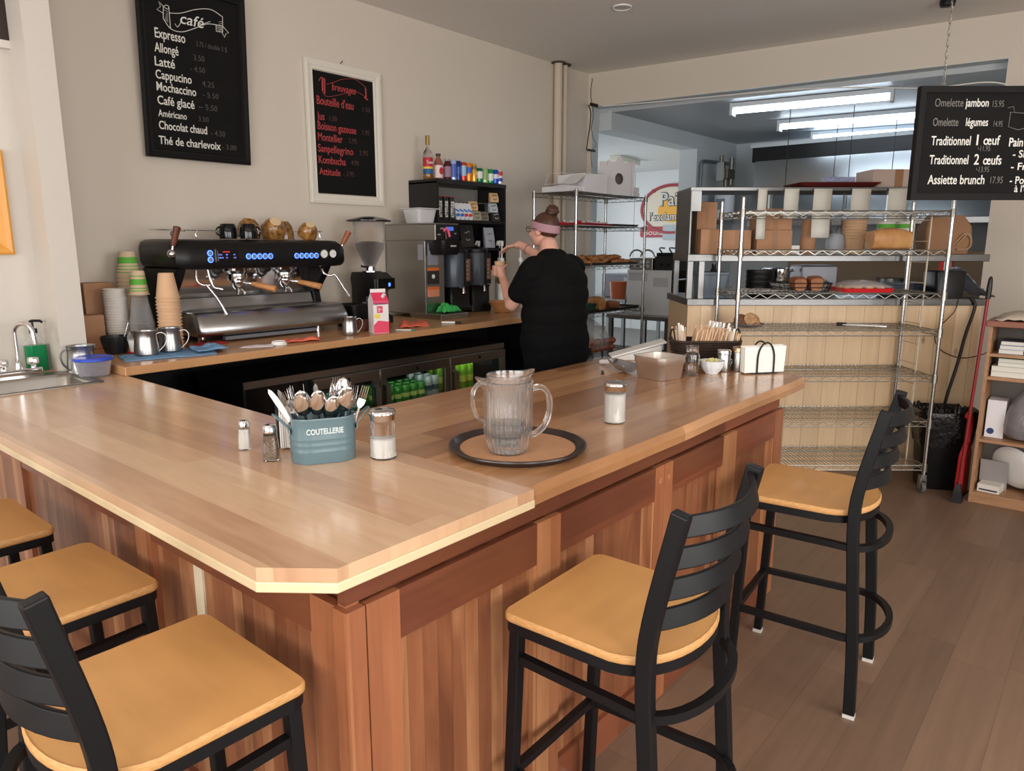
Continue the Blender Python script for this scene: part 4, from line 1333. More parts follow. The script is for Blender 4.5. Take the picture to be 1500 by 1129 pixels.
POT = mat('brown_speckled_glaze', (118, 76, 40), .22, var=(38, .55, (176, 128, 70)), coat=.3)
POTC = mat('cream_cup_bottom', (216, 190, 150), .5)
def pot(label, loc, r, h, rot, foot=True):
    s = thing('pottery_cup', label, 'cup', loc, 0, None, rot)
    m = M(); pf = [(r * .45, 0), (r * .5, .003), (r * .82, h * .25), (r, h * .62), (r * .98, h), (r * .92, h), (r * .93, h * .62), (r * .72, h * .22), (r * .3, .01)]
    m.lathe([(a, h - z) for a, z in reversed(pf)], 30); m.build('cup_body', POT, s)
    m = M(); m.lathe([(r * .46, h), (r * .44, h + .003), (r * .38, h + .003)], 24); m.build('foot_ring', POTC, s)
    return s
pot('brown speckled cup at the back of the pile on the coffee machine', (2.605, 4.44, TOPZ + .012), .076, .118, (0, R(8), 0))
pot('large brown speckled bowl tipped towards the room on the coffee machine', (2.712, 4.325, TOPZ + .034), .078, .105, (R(42), R(-12), 0))
pot('brown speckled bowl upside down under the tipped bowl pile on the machine', (2.80, 4.46, TOPZ), .068, .10, (0, 0, 0))
pot('tall brown cup upside down right of the tipped bowl', (2.865, 4.42, TOPZ), .062, .118, (0, 0, 0))
pot('rightmost brown cup tipped towards the room on the coffee machine', (2.945, 4.28, TOPZ + .026), .064, .092, (R(40), R(-8), 0))

# ------------------------------------------------------------ grinder, knock box, milk, pens
s = thing('coffee_grinder', 'black coffee grinder with clear bean hopper beside the brewer', 'coffee grinder', (3.545, 4.36, B))
m = M(); m.lathe([(.035, .405), (.045, .43), (.105, .545), (.112, .60), (.118, .745)], 36, cap0=False, cap1=False); m.build('hopper', thinfilm('hopper_plastic', (246, 242, 238)), s, thick=.003)
m = M(); m.lathe([(.034, .425), (.042, .44), (.098, .55), (.104, .588), (.06, .600), (.01, .604)], 32); o = m.build('coffee_beans', mat('roast_beans', (58, 36, 28), .5, var=(110, .7), bump=(110, 1.0)), s); o['kind'] = 'stuff'
m = M(); m.lathe([(.16, .745), (.165, .750), (.165, .756), (.12, .770), (.05, .783), (.01, .785)], 40); m.build('hopper_lid', mat('smoky_plastic', (40, 38, 38), .2, 0, .3), s)
m = M(); m.lathe([(.07, .375), (.085, .378), (.085, .385), (.04, .39), (.04, .415), (.036, .42)], 28); m.build('collar', CHROME, s)
m = M(); m.tube([(-.03, -.02, .415), (-.11, -.05, .42), (-.125, -.05, .425)], .007, 8); m.build('shutter_tab', BLACKP, s)
m = M(); m.rings([[(x, y, z) for x, y in rrect(w, d, .03, 5, 0, oy)] for w, d, oy, z in ((.19, .30, 0, .0), (.19, .30, 0, .05), (.15, .20, .06, .09), (.15, .20, .06, .20), (.18, .30, -.01, .26), (.19, .31, -.01, .33), (.17, .24, .02, .375))]); m.build('body', BLACKP, s, bev=.006)
m = M(); m.box(-.085, .085, -.178, -.168, .255, .335); o = m.build('control_panel', BLACKG, s, smooth=False, bev=.004)
m = M(); m.box(.02, .036, -.181, -.178, .275, .30); m.build('blue_light', BLUE, o, smooth=False)
m = M(); m.tube([(-.03, -.14, .25), (-.03, -.15, .18), (.03, -.15, .18), (.03, -.14, .25)], .008, 8); m.build('spout_fork', BLACKM, s)
s = thing('knock_box', 'low black knock box with a rubber bar, behind the steel jug', 'knock box', (3.325, 4.22, B))
m = M(); m.rings([[(x, y, z) for x, y in rrect(w, d, .04, 5)] for w, d, z in ((.28, .22, 0), (.30, .24, .10), (.31, .25, .16), (.29, .23, .16), (.27, .21, .02))]); m.build('box_body', BLACKP, s)
m = M(); m.tube([(-.14, 0, .13), (0, 0, .135), (.14, 0, .13)], .022, 12); m.build('bar', mat('dark_rubber', (26, 24, 24), .6), s)
s = thing('coffee_tamper', 'tamper with a walnut knob and steel base behind the steel jug', 'tamper', (3.06, 3.99, B))
m = M(); m.lathe([(.029, 0), (.029, .018), (.012, .024)], 24); m.build('tamper_base', CHROME, s)
m = M(); m.lathe([(.012, .024), (.012, .045), (.027, .062), (.028, .078), (.015, .088)], 24); m.build('tamper_knob', WALN, s)
s = thing('tamping_stand', 'dark wooden tamping block behind the milk carton', 'block', (3.18, 3.97, B))
M().box(-.07, .17, -.05, .05, 0, .07).build('block_body', WALN, s, smooth=False, bev=.006)
# milk carton
s = thing('milk_carton', 'white and pink gable-top milk carton on the back counter', 'milk carton', (3.135, 3.79, B), R(-20))
w = .052
CARTW = mat('carton_white', (232, 226, 226), .45); CARTP = mat('carton_pink', (224, 64, 98), .45)
m = M()
m.box(-w, w, -w, w, 0, .215)
m.rings([[(-w, -w, .215), (w, -w, .215), (w, w, .215), (-w, w, .215)], [(-w, -.004, .265), (w, -.004, .265), (w, .004, .265), (-w, .004, .265)], [(-w, -.003, .29), (w, -.003, .29), (w, .003, .29), (-w, .003, .29)]])
m.build('carton_body', CARTW, s, smooth=False)
e = .0008
m = M(); m.rings([[(-w - e, -w - e, .19), (w + e, -w - e, .19), (w + e, -w - e, .216), (-w - e, -w - e, .216)], [(-w - e, -w + .0002, .19), (w + e, -w + .0002, .19), (w + e, -w + .0002, .216), (-w - e, -w + .0002, .216)]])
m.rings([[(-w - e, -w - e, .216), (w + e, -w - e, .216)], [(-w - e, -.006, .267), (w + e, -.006, .267)]], closed=False)
m.rings([[(w + e, -w, .13), (w + e, w, .13)], [(w + e, w, .216), (w + e, w, .216)]], closed=False)
m.box(w, w + e, -w, w, .150, .214)
m.build('pink_print', CARTP, s, smooth=False)
m = M()
# curved pink print on the lower front
m.rings([[(-w, -w - e, .002), (w, -w - e, .002)], [(-w, -w - e, .055), (w, -w - e, .07)], [(-w + .03, -w - e, .085), (w, -w - e, .075)]], closed=False)
m.build('pink_panel', CARTP, s, smooth=False)
M().box(-.028, .012, -w - e, -w, .135, .180).build('pink_badge', CARTP, s, smooth=False)
m = M(); m.box(-.045, -.008, -w - 2 * e, -w, .100, .128); m.build('yellow_print', mat('carton_yellow', (236, 214, 70), .5), s, smooth=False)
lettering('brand_lettering', [('Québon', -.046, .190, .013, .088, .0004, 0.1)], mat('carton_navy', (70, 60, 120), .5), s, (0, -w - 2.2 * e, 0))
lettering('fat_lettering', [('3', -.022, .145, .022, .014, .0004, 0), ('%', -.004, .152, .010, .010, 0, 0)], CARTW, s, (0, -w - 2.2 * e, 0))
lettering('side_lettering', [('3.25 %', -.03, .178, .009, .05, 0, 0), ('LAIT', -.02, .165, .007, .03, 0, 0)], CARTW, s, (w + 2 * e, 0, 0), (R(90), 0, R(90)))
m = M()
for k in range(4):
    m.tube([(w + 2 * e, .035 * math.cos(R(a)) * (1 - k * .2), .085 + .05 * math.sin(R(a)) * (1 - k * .2)) for a in range(0, 181, 20)], .0008, 4)
m.build('line_print', mat('grey_print', (150, 140, 146), .6), s)
m = M(); m.cyl((.02, -.03, .238), (.03, -.045, .258), .012, n=14); m.build('cap', CARTW, s)
s = thing('pen', 'teal pen lying beside the milk carton', 'pen', (3.31, 3.735, B + .005), R(-60))
m = M(); m.cyl((-.06, 0, 0), (.05, 0, 0), .0045, n=10); m.build('barrel', WHITEP, s); m = M(); m.cyl((.05, 0, 0), (.078, 0, 0), .0055, n=10); m.build('cap', mat('teal_plastic', (40, 140, 120), .4), s)
s = thing('marker', 'white marker with black cap lying near the counter edge', 'marker', (3.845, 3.815, B + .0085), R(-52))
m = M(); m.cyl((-.07, 0, 0), (.03, 0, 0), .008, n=12); m.build('barrel', WHITEP, s); m = M(); m.cyl((.03, 0, 0), (.075, 0, 0), .0085, n=12); m.build('cap', BLACKP, s)

# ------------------------------------------------------------ brewer and coffee servers
s = thing('coffee_brewer', 'tall stainless coffee brewer with an overhanging head and black control panel', 'coffee brewer', (3.975, 4.1, B))
m = M(); m.box(.0, .255, .0, .58, .61, .735); m.build('head', STEEL, s, smooth=False, bev=.006)
M().box(-.002, .258, -.002, .585, .735, .742).build('top_plate', STEEL, s, smooth=False)
M().box(.0, .21, .12, .58, .03, .61).build('column', STEEL, s, smooth=False, bev=.004)
M().box(.004, .256, -.008, -.001, .615, .73).build('control_panel', BLACKG, s, smooth=False, bev=.002)
M().box(.11, .19, -.011, -.008, .685, .715).build('blue_display', mat('lcd_blue', (70, 100, 180), .3, emit=(70, 110, 220), es=.6), s, smooth=False)
lettering('panel_lettering', [('BUNN', .05, .695, .012, .035, 0, 0), ('BREW', .02, .65, .010, .03, 0, 0), ('ON', .20, .66, .010, None, 0, 0)], mat('panel_print', (196, 186, 180), .5), s, (0, -.0085, 0))
m = M(); m.tube(spline([(.075, -.016, .68), (.10, -.02, .70), (.125, -.018, .68), (.14, -.016, .64)], 5), .010, 8); m.build('pink_tag', mat('pink_band', (226, 96, 128), .5), s)
m = M(); m.tube([(.10, -.014, .68), (.10, -.018, .62)], .006, 8); m.build('toggle', CHROME, s)
m = M(); m.rings([[(x, y, z) for x, y in rrect(w_, d_, .03, 4, .15, .06)] for w_, d_, z in ((.17, .17, .50), (.21, .20, .54), (.22, .21, .61))]); o = m.build('brew_basket', BLACKP, s)
lettering('basket_lettering', [('BUNN', .12, .562, .012, .06, .0003, 0)], CHALK, o, (0, -.048, 0))
m = M(); m.box(-.002, -.0005, .14, .20, .46, .58); m.box(.03, .14, .1175, .1195, .42, .585); m.build('notice_label', mat('grey_label', (140, 140, 150), .5), s, smooth=False)
for z0, z1 in ((.27, .40), (.17, .25)):
    m = M(); m.box(.02, .15, .1175, .1195, z0, z1); o = m.build('warning_label', mat('dark_label', (50, 44, 44), .5) if z0 > .2 else mat('peach_label', (214, 140, 110), .5), s, smooth=False)
    m = M(); m.box(.02, .15, .1168, .1176, z1 - .025, z1); m.build('orange_strip', mat('orange_print', (214, 110, 50), .5), o, smooth=False)
    if z0 > .2:
        m = M(); m.cyl((.085, .1176, .33), (.085, .116, .33), .017, n=16); m.build('round_print', CHALK, o)
m = M(); m.box(-.01, .30, -.06, .30, .02, .042); m.box(-.005, .295, -.055, .295, .0, .02); m.build('drip_base', STEEL, s, smooth=False, bev=.004)
GREYS = mat('slate_enamel', (84, 92, 102), .35, .3)
def server(label, x, y, rz):
    s = thing('coffee_server', label, 'coffee server', (x, y, B + .0425 if x < 4.5 else B), rz)
    o_ = 0 if x < 4.5 else .0425
    m = M(); m.rings([[(a, b_, z + o_) for a, b_ in rrect(w_, d_, .03, 4)] for w_, d_, z in ((.22, .22, -o_), (.23, .23, .02), (.20, .21, .04), (.20, .20, .17), (.22, .22, .19))]); m.build('stand', BLACKP, s)
    m = M(); m.lathe([(.115, .19 + o_), (.118, .20 + o_), (.118, .46 + o_), (.112, .475 + o_)], 36); m.build('tank', GREYS, s)
    m = M(); m.lathe([(.120, .47 + o_), (.122, .48 + o_), (.118, .50 + o_), (.08, .515 + o_), (.03, .52 + o_)], 36); m.build('lid', BLACKP, s)
    m = M(); m.box(.03, .085, -.135, -.10, .20 + o_, .47 + o_); o = m.build('gauge_mount', BLACKP, s, smooth=False, bev=.004)
    m = M(); m.box(.040, .076, -.139, -.135, .24 + o_, .42 + o_); m.build('sight_glass', mat('coffee_gauge', (128, 92, 74), .15), o, smooth=False)
    for k in range(5):
        m = M(); m.box(.040, .055, -.1405, -.139, .26 + k * .034 + o_, .263 + k * .034 + o_); m.build('gauge_mark', CHALK, o, smooth=False)
    m = M(); m.tube([(0, -.11, .185 + o_), (0, -.15, .18 + o_), (0, -.155, .14 + o_)], .014, 10); m.build('tap', CHROME, s)
    return s
server('grey coffee server nearest the brewer column', 4.405, 4.33, R(-14))
server('grey coffee server on the right, next to the syrup bottles', 4.76, 4.42, R(-14))
cloth('green_cloth', 'bright green cloth heaped on the brewer tray', mat('green_towel', (66, 190, 96), .95, bump=(120, .6)), [(4.03, 4.08), (4.22, 4.06), (4.24, 4.19), (4.06, 4.20)], B + .043, .075, seed=3, nx=26, ny=20)

# syrup bottles with white pumps, basket
WOODL = mat('syrup_label', (224, 220, 214), .5)
for i, (x, y, lc, tint, lab) in enumerate(((4.99, 4.30, (226, 222, 214), (150, 110, 60), 'syrup bottle with white pump directly behind the small basket'), (5.10, 4.42, (222, 224, 228), (200, 190, 170), 'syrup bottle with white pump behind the raised cup'), (5.23, 4.28, (190, 206, 226), (220, 220, 220), 'pale blue labelled syrup bottle with white pump, half behind the person'), (4.96, 4.55, (200, 190, 180), (90, 60, 40), 'dark syrup bottle at the wall beside the grey server'))):
    s = thing('syrup_bottle', lab, 'syrup bottle', (x, y, B))
    s.scale = (1.08, 1.08, 1.42)
    m = M(); m.lathe([(.036, 0), (.039, .004), (.039, .20), (.034, .225), (.017, .26), (.015, .30)], 24); m.build('bottle', mat('syrup_%d' % i, tint, .1, 0, .5), s)
    m = M(); m.lathe([(.0396, .03), (.0396, .165)], 24, cap0=False, cap1=False); o = m.build('label', mat('syrup_label_%d' % i, lc, .5, var=(40, .12)), s)
    m = M(); m.tube([(-.022, -.0325, .11), (-.01, -.039, .125), (.008, -.0392, .115), (.022, -.033, .13)], .004, 6); m.build('sprig_print', mat('sprig_green', (90, 120, 60), .6) if 'sprig_green' not in bpy.data.materials else bpy.data.materials['sprig_green'], o)
    m = M(); m.cyl((0, 0, .30), (0, 0, .325), .02, n=16); m.cyl((0, 0, .325), (0, 0, .40), .007, n=10); m.cyl((0, 0, .40), (0, 0, .43), .015, n=12); m.tube([(0, 0, .425), (-.04, -.01, .425), (-.055, -.014, .405)], .008, 8); m.build('pump', WHITEP, s)
s = thing('bread_basket', 'small round woven basket in front of the syrup bottles', 'basket', (4.80, 4.13, B))
WB = mat('tan_wicker', (184, 128, 76), .7, bump=(110, .6))
m = M(); m.lathe([(.055, 0), (.065, .008), (.095, .06), (.115, .095), (.112, .098), (.09, .062), (.06, .012)], 32); m.build('basket_body', WB, s)
for k in range(6):
    z = .012 + k * .0155
    rr_k = .068 + k * .0093
    m = M(); m.tube([((rr_k + .0035 * math.cos(14 * a + k * PI)) * math.cos(a), (rr_k + .0035 * math.cos(14 * a + k * PI)) * math.sin(a), z) for a in [2 * PI * j / 90 for j in range(90)]], .0065, 5, closed=True); m.build('weave_strand', WB, s)
# ------------------------------------------------------------ chalkboard menus
CHR = mat('red_chalk_ink', (182, 70, 70), .8)
CHG = mat('faded_chalk_ink', (92, 90, 88), .8)
CHRD = mat('faded_red_chalk_ink', (92, 64, 62), .8)
def board(label, w_, h_, loc, rot, fw_, frame_mat, th=.02):
    s = thing('chalkboard_menu', label, 'menu board', loc, 0, None, rot)
    m = M()
    m.box(-w_ / 2 + fw_ * .5, w_ / 2 - fw_ * .5, -.006, .0, fw_ * .5, h_ - fw_ * .5)
    m.build('slate', BOARD, s, smooth=False)
    # mitred frame with an inner bead
    m = M()
    o = [(-w_ / 2, 0), (w_ / 2, 0), (w_ / 2, h_), (-w_ / 2, h_)]
    def off(d): return [(-w_ / 2 + d, d), (w_ / 2 - d, d), (w_ / 2 - d, h_ - d), (-w_ / 2 + d, h_ - d)]
    rs = []
    for d, y in ((0, 0), (0, -th), (fw_ * .25, -th - .004), (fw_ * .55, -th), (fw_ * .62, -th + .004), (fw_ * .9, -th + .004), (fw_, -.006)):
        rs.append([(x, y, z) for x, z in off(d)])
    m.rings(rs, True, False, False)
    m.build('frame', frame_mat, s, smooth=False)
    return s
b1 = board('tall black-framed chalkboard coffee menu above the espresso machine', .69, 1.035, (2.435, 4.66, 2.153), (R(2.84), 0, 0), .05, mat('black_frame_paint', (18, 17, 17), .6, spec=.25))
H1 = .052
W1 = [('Expresso', -.245, .690, .055, .186), ('Allongé', -.252, .610, .052, .145), ('Latté', -.256, .531, .052, .122), ('Cappucino', -.256, .459, .050, .223), ('Mochaccino', -.255, .390, .050, .247), ('Café glacé', -.255, .312, .050, .231), ('Chocolat chaud', -.256, .168, .048, .307), ('Thé de charlevoix', -.263, .080, .048, .403)]
LINES = [(t, x, y, h, w_, .0008, 0) for t, x, y, h, w_ in W1] + [('Américano', -.255, .241, .040, .177, .0004, 0)]
for ln in LINES: lettering('menu_line', [ln], CHALK, b1, (0, -.0072, 0))
P1 = [('3.75 / double 5 $', .01, .689, .030, .204), ('3.50', -.012, .603, .034, .07), ('- 4.50', -.037, .537, .03, .095), ('4.25', .035, .457, .034, .079), ('- 5.50', .037, .393, .032, .104), ('-- 5.50', .003, .317, .034, .126), ('3.50', -.002, .243, .03, .067), ('- 4.50', .079, .165, .034, .094), ('- 3.00', .15, .087, .032, .099)]
LINES = [(t, x, y, h, w_, -.0004, 0) for t, x, y, h, w_ in P1]
for ln in LINES: lettering('price_line', [ln], CHG, b1, (0, -.0072, 0))
def sp2(pts, n=6): return [(p.x, p.y) for p in spline([(x, y, 0) for x, y in pts], n)]
BAN = [(sp2([(-.150, .842), (-.079, .857), (.021, .900), (.116, .921), (.194, .896)]), .0022), (sp2([(.191, .842), (.087, .831), (.002, .787), (-.080, .751), (-.147, .756), (-.188, .803)]), .0022),
       ([(-.188, .803), (-.183, .869)], .002), ([(-.147, .756), (-.150, .877)], .002), (sp2([(-.183, .869), (-.166, .882), (-.150, .877), (-.158, .862), (-.183, .869)]), .0018), ([(-.181, .830), (-.223, .846), (-.200, .866), (-.210, .892), (-.183, .872)], .0018),
       ([(.194, .896), (.191, .805)], .002), ([(.148, .838), (.146, .800), (.191, .805)], .002), ([(.191, .842), (.232, .808), (.212, .800), (.203, .776), (.185, .803)], .0018)]
HATCH = [([(-.182 + .003 * k % .02, .80 + k * .0075), (-.158, .79 + k * .0085)], .0009) for k in range(8)] + [([(.168, .86 - k * .012), (.190, .868 - k * .012)], .0009) for k in range(6)] + [([(.150, .834 - k * .007), (.186, .834 - k * .006)], .0008) for k in range(5)]
SWASH = [(sp2([(-.118, .790), (-.104, .774), (-.090, .790), (-.078, .812)]), .0018), (sp2([(.066, .826), (.085, .838), (.110, .850)]), .0016)]
lettering('banner_drawing', [('café', -.083, .800, .062, .150, .0004, .22)], CHALK, b1, (0, -.0072, 0), extra=BAN + HATCH + SWASH)

b2 = board('white-framed chalkboard of cold drinks lettered in red', .70, 1.01, (3.623, 4.695, 1.93), (0, 0, 0), .072, mat('cream_white_frame', (226, 220, 208), .4), .022)
W2 = [("Bouteille d'eau", -.251, .706, .060, .333), ('Jus', -.255, .598, .055, .065), ('Boisson gazeuse', -.253, .530, .055, .351), ('Montellier', -.255, .452, .055, .221), ('Sanpellegrino', -.260, .371, .055, .322), ('Kombucha', -.259, .289, .055, .246), ('Attitude', -.258, .207, .050, .190)]
LINES = [(t, x, y, h, w_, .0004, 0) for t, x, y, h, w_ in W2]
for ln in LINES: lettering('menu_line', [ln], CHR, b2, (0, -.0072, 0))
P2 = [('1.50', .17, .708, .035, .07), ('1.50', -.146, .602, .036, .067), ('1.95', .162, .535, .036, .064), ('2.95', .023, .460, .036, .078), ('2.95', .122, .380, .036, .084), ('4.95', .039, .298, .036, .072), ('- 3.95', -.040, .212, .036, .101)]
LINES = [(t, x, y, h, w_, -.0004, 0) for t, x, y, h, w_ in P2]
for ln in LINES: lettering('price_line', [ln], CHRD, b2, (0, -.0072, 0))
BAN2 = [(sp2([(-.160, .854), (-.090, .880), (-.017, .911), (.106, .931), (.205, .890)]), .0016), (sp2([(.205, .820), (.102, .842), (-.053, .795), (-.158, .769), (-.200, .797)]), .0016)]
lettering('banner_drawing', [('breuvages', -.112, .822, .052, .222, .0002, .2)], CHR, b2, (0, -.0072, 0), extra=BAN2 + [([(-.196, .80), (-.192, .89)], .006), ([(-.178, .785), (-.174, .892)], .005), (sp2([(-.223, .868), (-.205, .895), (-.180, .890)]), .003), ([(.205, .885), (.207, .815)], .006), ([(.190, .815), (.222, .800)], .006)])
s = thing('nail', 'bent nail in the wall over the white-framed chalkboard', 'nail', (3.606, 4.70, 2.955), 0)
m = M(); m.tube([(0, .01, 0), (0, -.022, .004), (.002, -.026, .016)], .003, 6); m.build('shank', BLACKM, s)

b3 = thing('chalkboard_menu', 'black chalkboard brunch menu hanging on a chain before the kitchen', 'menu board', (0, 0, 0), RZC)
def kf(s_, d, z=0.0): return (0.64209 * s_ + 0.76663 * d, -0.76663 * s_ + 0.64209 * d, z)
b3.location = kf(1.62, 3.90, 1.856)
X0 = .458
m = M(); m.box(X0, X0 + 1.0, 0, .02, .0, .552); m.build('slate', BOARD, b3, smooth=False)
m = M()
for a, b_, c, d in ((X0 - .004, X0 + 1.004, -.004, .028), (X0 - .004, X0 + 1.004, .524, .556), (X0 - .004, X0 + .026, .028, .524), (X0 + .974, X0 + 1.004, .028, .524)):
    m.box(a, b_, -.012, .026, c, d)
m.build('frame', bpy.data.materials['black_frame_paint'], b3, smooth=False)
W3 = [('Omelette', .536, .458, .04, .145, 0), ('jambon', .692, .458, .04, .118, .0006), ('Omelette', .536, .364, .04, .13, .0004), ('légumes', .705, .364, .04, .113, .0006), ('Traditionnel', .537, .270, .045, .203, .0007), ('1', .770, .270, .052, None, .0007), ('œuf', .806, .272, .046, .085, .0008), ('Traditionnel', .538, .176, .045, .201, .0007), ('2', .769, .174, .052, .025, .0008), ('œufs', .816, .174, .046, .095, .0008), ('Assiette brunch', .540, .076, .046, .295, .0007), ('Pain doré', .939, .264, .042, .175, .0010), ('- Sirop', .966, .209, .036, .135, .0006), ('- Fruits', .964, .147, .036, .156, .0006), ('- Pommes', .967, .077, .038, .183, .0006), ("à l'érable", .996, .036, .034, .159, .0006)]
LINES = [(t, x, y, h, w_, b_, 0) for t, x, y, h, w_, b_ in W3]
for ln in LINES: lettering('menu_line', [ln], CHALKDIM if ln[0] == 'Omelette' else CHALK, b3, (0, -.0012, 0))
P3 = [('15.95', .831, .456, .032, .057), ('14.95', .848, .361, .028, .045), ('11.95', .795, .240, .028, .05), ('13.95', .80, .136, .028, .052), ('17.95', .866, .080, .034, .064)]
LINES = [(t, x, y, h, w_, -.0002, 0) for t, x, y, h, w_ in P3]
for ln in LINES: lettering('price_line', [ln], CHALKDIM, b3, (0, -.0012, 0))
lettering('price_tick', [], CHALKDIM, b3, (0, -.0012, 0), extra=[([(.782, .262), (.782, .250), (.791, .250)], .0014), ([(.787, .158), (.787, .146), (.796, .146)], .0014)])
lettering('banner_drawing', [('brunch', 1.02, .375, .05, .2, .0002, .2)], CHALKDIM, b3, (0, -.0012, 0), extra=[([(.927, .43), (.925, .36), (.974, .345), (1.05, .36)], .0018), ([(.945, .43), (1.003, .425), (1.08, .45)], .0018), ([(.910, .452), (.939, .458), (.947, .43), (.923, .43)], .0018)])
m = M()
CHX = .575
for i in range(38):
    z = .556 + i * .027
    if z > 1.56: break
    mm = [(CHX + (.006 * math.cos(a) if i % 2 else 0), .01 + (0 if i % 2 else .006 * math.cos(a)), z + .016 + .0165 * math.sin(a)) for a in [2 * PI * k / 10 for k in range(10)]]
    m.tube(mm, .0018, 5, closed=True)
o = m.build('chain', WIRE, b3); o['kind'] = 'stuff'
m = M(); m.tube([(CHX - .02, .01, .553), (CHX, .01, .585), (CHX + .02, .01, .553)], .002, 6); m.build('hanger', WIRE, b3)
s = thing('cable', 'thin white cord draped from the opening over the brunch board', 'cord', (0, 0, 0), 0)
m = M(); m.tube(spline([(6.88, 4.50, 3.075), (6.95, 3.9, 3.06), (7.02, 3.2, 3.045), (7.08, 2.6, 3.03), (7.15, 2.0, 2.985), (7.10, 1.45, 2.90), (7.0, 1.0, 2.87), (6.95, .82, 2.78), (6.9, .76, 2.62)], 8), .006, 6); m.build('cord', WHITEP, s)

# ------------------------------------------------------------ ceiling light, pipes, wires, pictures
s = thing('ceiling_downlight', 'small round recessed ceiling light, white trim', 'ceiling light', (5.194, 3.239, 3.43))
m = M(); m.lathe([(.062, -.003), (.068, -.010), (.074, -.008), (.076, 0)], 32, cap0=False, cap1=False); m.build('trim_ring', WHITEP, s)
m = M(); m.lathe([(.062, -.004), (.045, -.001), (.01, 0)], 32); m.build('lens', mat('frosted_lens', (200, 196, 190), .4), s)
s = thing('ceiling_spotlight', 'black ceiling fitting at the top picture edge near the chain', 'ceiling light', (6.60, 1.27, 3.43))
m = M(); m.lathe([(.03, -.055), (.05, -.05), (.055, -.02), (.05, 0)], 20); m.build('canopy', BLACKM, s)
PIPE = mat('painted_pipe', (206, 192, 172), .5)
for i, (x, r) in enumerate(((6.275, .042), (6.385, .030))):
    s = thing('wall_pipe', ('thick' if i == 0 else 'thin') + ' cream painted pipe running up the back wall to the ceiling', 'pipe', (x, 4.645, 0))
    m = M(); m.cyl((0, 0, 0), (0, 0, 3.425), r, n=20); m.build('pipe', PIPE, s)
    m = M(); m.lathe([(r + .035, -.012), (r + .03, 0)], 20, c=(0, 0, 3.43)); m.build('ceiling_flange', mat('dark_flange', (70, 62, 56), .7) if i == 0 else bpy.data.materials['dark_flange'], s)
s = thing('loose_wires', 'black wires and clips dangling in the corner right of the pipes', 'wires', (6.82, 4.62, 0))
m = M(); m.tube(spline([(0, -.02, 3.36), (-.01, -.01, 3.2), (0, -.04, 3.0), (-.005, -.02, 2.85)], 6), .004, 6); m.tube(spline([(-.10, -.03, 2.62), (-.06, -.05, 2.96), (-.09, -.04, 3.08)], 5), .006, 6); m.tube(spline([(0, -.02, 2.85), (-.02, -.06, 2.75), (.02, -.07, 2.68), (-.04, -.05, 2.6), (-.02, -.05, 2.45)], 6), .003, 6)
m.build('wire', BLACKM, s)
m = M(); m.box(-.08, .05, -.07, -.05, 3.07, 3.10); m.build('clip', BLACKM, s, smooth=False)
m = M(); m.box(-.10, .03, -.06, -.04, 2.61, 2.63); m.build('clip', BLACKM, s, smooth=False)
s = thing('picture_frame', 'orange-gold wooden picture frame at the left edge over the sink', 'picture', (.90, 4.197, 1.575))
GOLD = mat('gold_wood', (214, 150, 60), .35, coat=.3)
m = M()
w_, h_ = .60, .49
def off(d): return [(-w_ / 2 + d, d), (w_ / 2 - d, d), (w_ / 2 - d, h_ - d), (-w_ / 2 + d, h_ - d)]
m.rings([[(x, y, z) for x, z in off(d)] for d, y in ((0, 0), (0, -.02), (.01, -.026), (.03, -.022), (.055, -.012), (.06, -.004))], True, False, False); m.build('frame', GOLD, s, smooth=False)
M().box(-w_ / 2 + .05, w_ / 2 - .05, -.006, -.002, .05, h_ - .05).build('picture', mat('warm_print', (206, 150, 74), .5, var=(5, .2)), s, smooth=False)
s = thing('picture_frame', 'dark picture with a pale lower edge at the top left corner', 'picture', (1.0, 4.197, 2.53))
M().box(-.29, .29, -.03, 0, .035, .60).build('picture', mat('dark_print', (44, 30, 26), .4, var=(4, .4)), s, smooth=False)
M().box(-.29, .29, -.032, 0, 0, .035).build('frame', mat('pale_frame', (206, 200, 196), .4), s, smooth=False)

# ------------------------------------------------------------ black wall shelf by the brewer
SHB = mat('black_shelf_laminate', (24, 23, 24), .45)
bs = thing('wall_shelf_unit', 'black open shelf unit on the wall over the coffee brewer, cans on its top', 'shelf unit', (4.255, 4.36, 0))
for nm, d in (('side_panel', (0, .022, 0, .335, 1.40, 2.13)), ('side_panel', (.84, .862, 0, .335, 1.40, 2.13)), ('top_board', (0, .862, -.005, .335, 2.118, 2.150)), ('shelf_board', (.022, .84, 0, .335, 1.805, 1.83)), ('shelf_board', (.022, .84, 0, .335, 1.572, 1.595)), ('shelf_board', (.022, .84, 0, .335, 1.40, 1.42))):
    M().box(*d).build(nm, SHB, bs, smooth=False)
M().box(.022, .84, .325, .335, 1.42, 1.83).build('back_panel', SHB, bs, smooth=False)
M().box(.022, .84, .325, .335, 1.83, 2.118).build('back_panel', mat('grey_back_panel', (138, 136, 130), .5), bs, smooth=False)
ALU = mat('can_aluminium', (200, 200, 204), .25, 1.0)
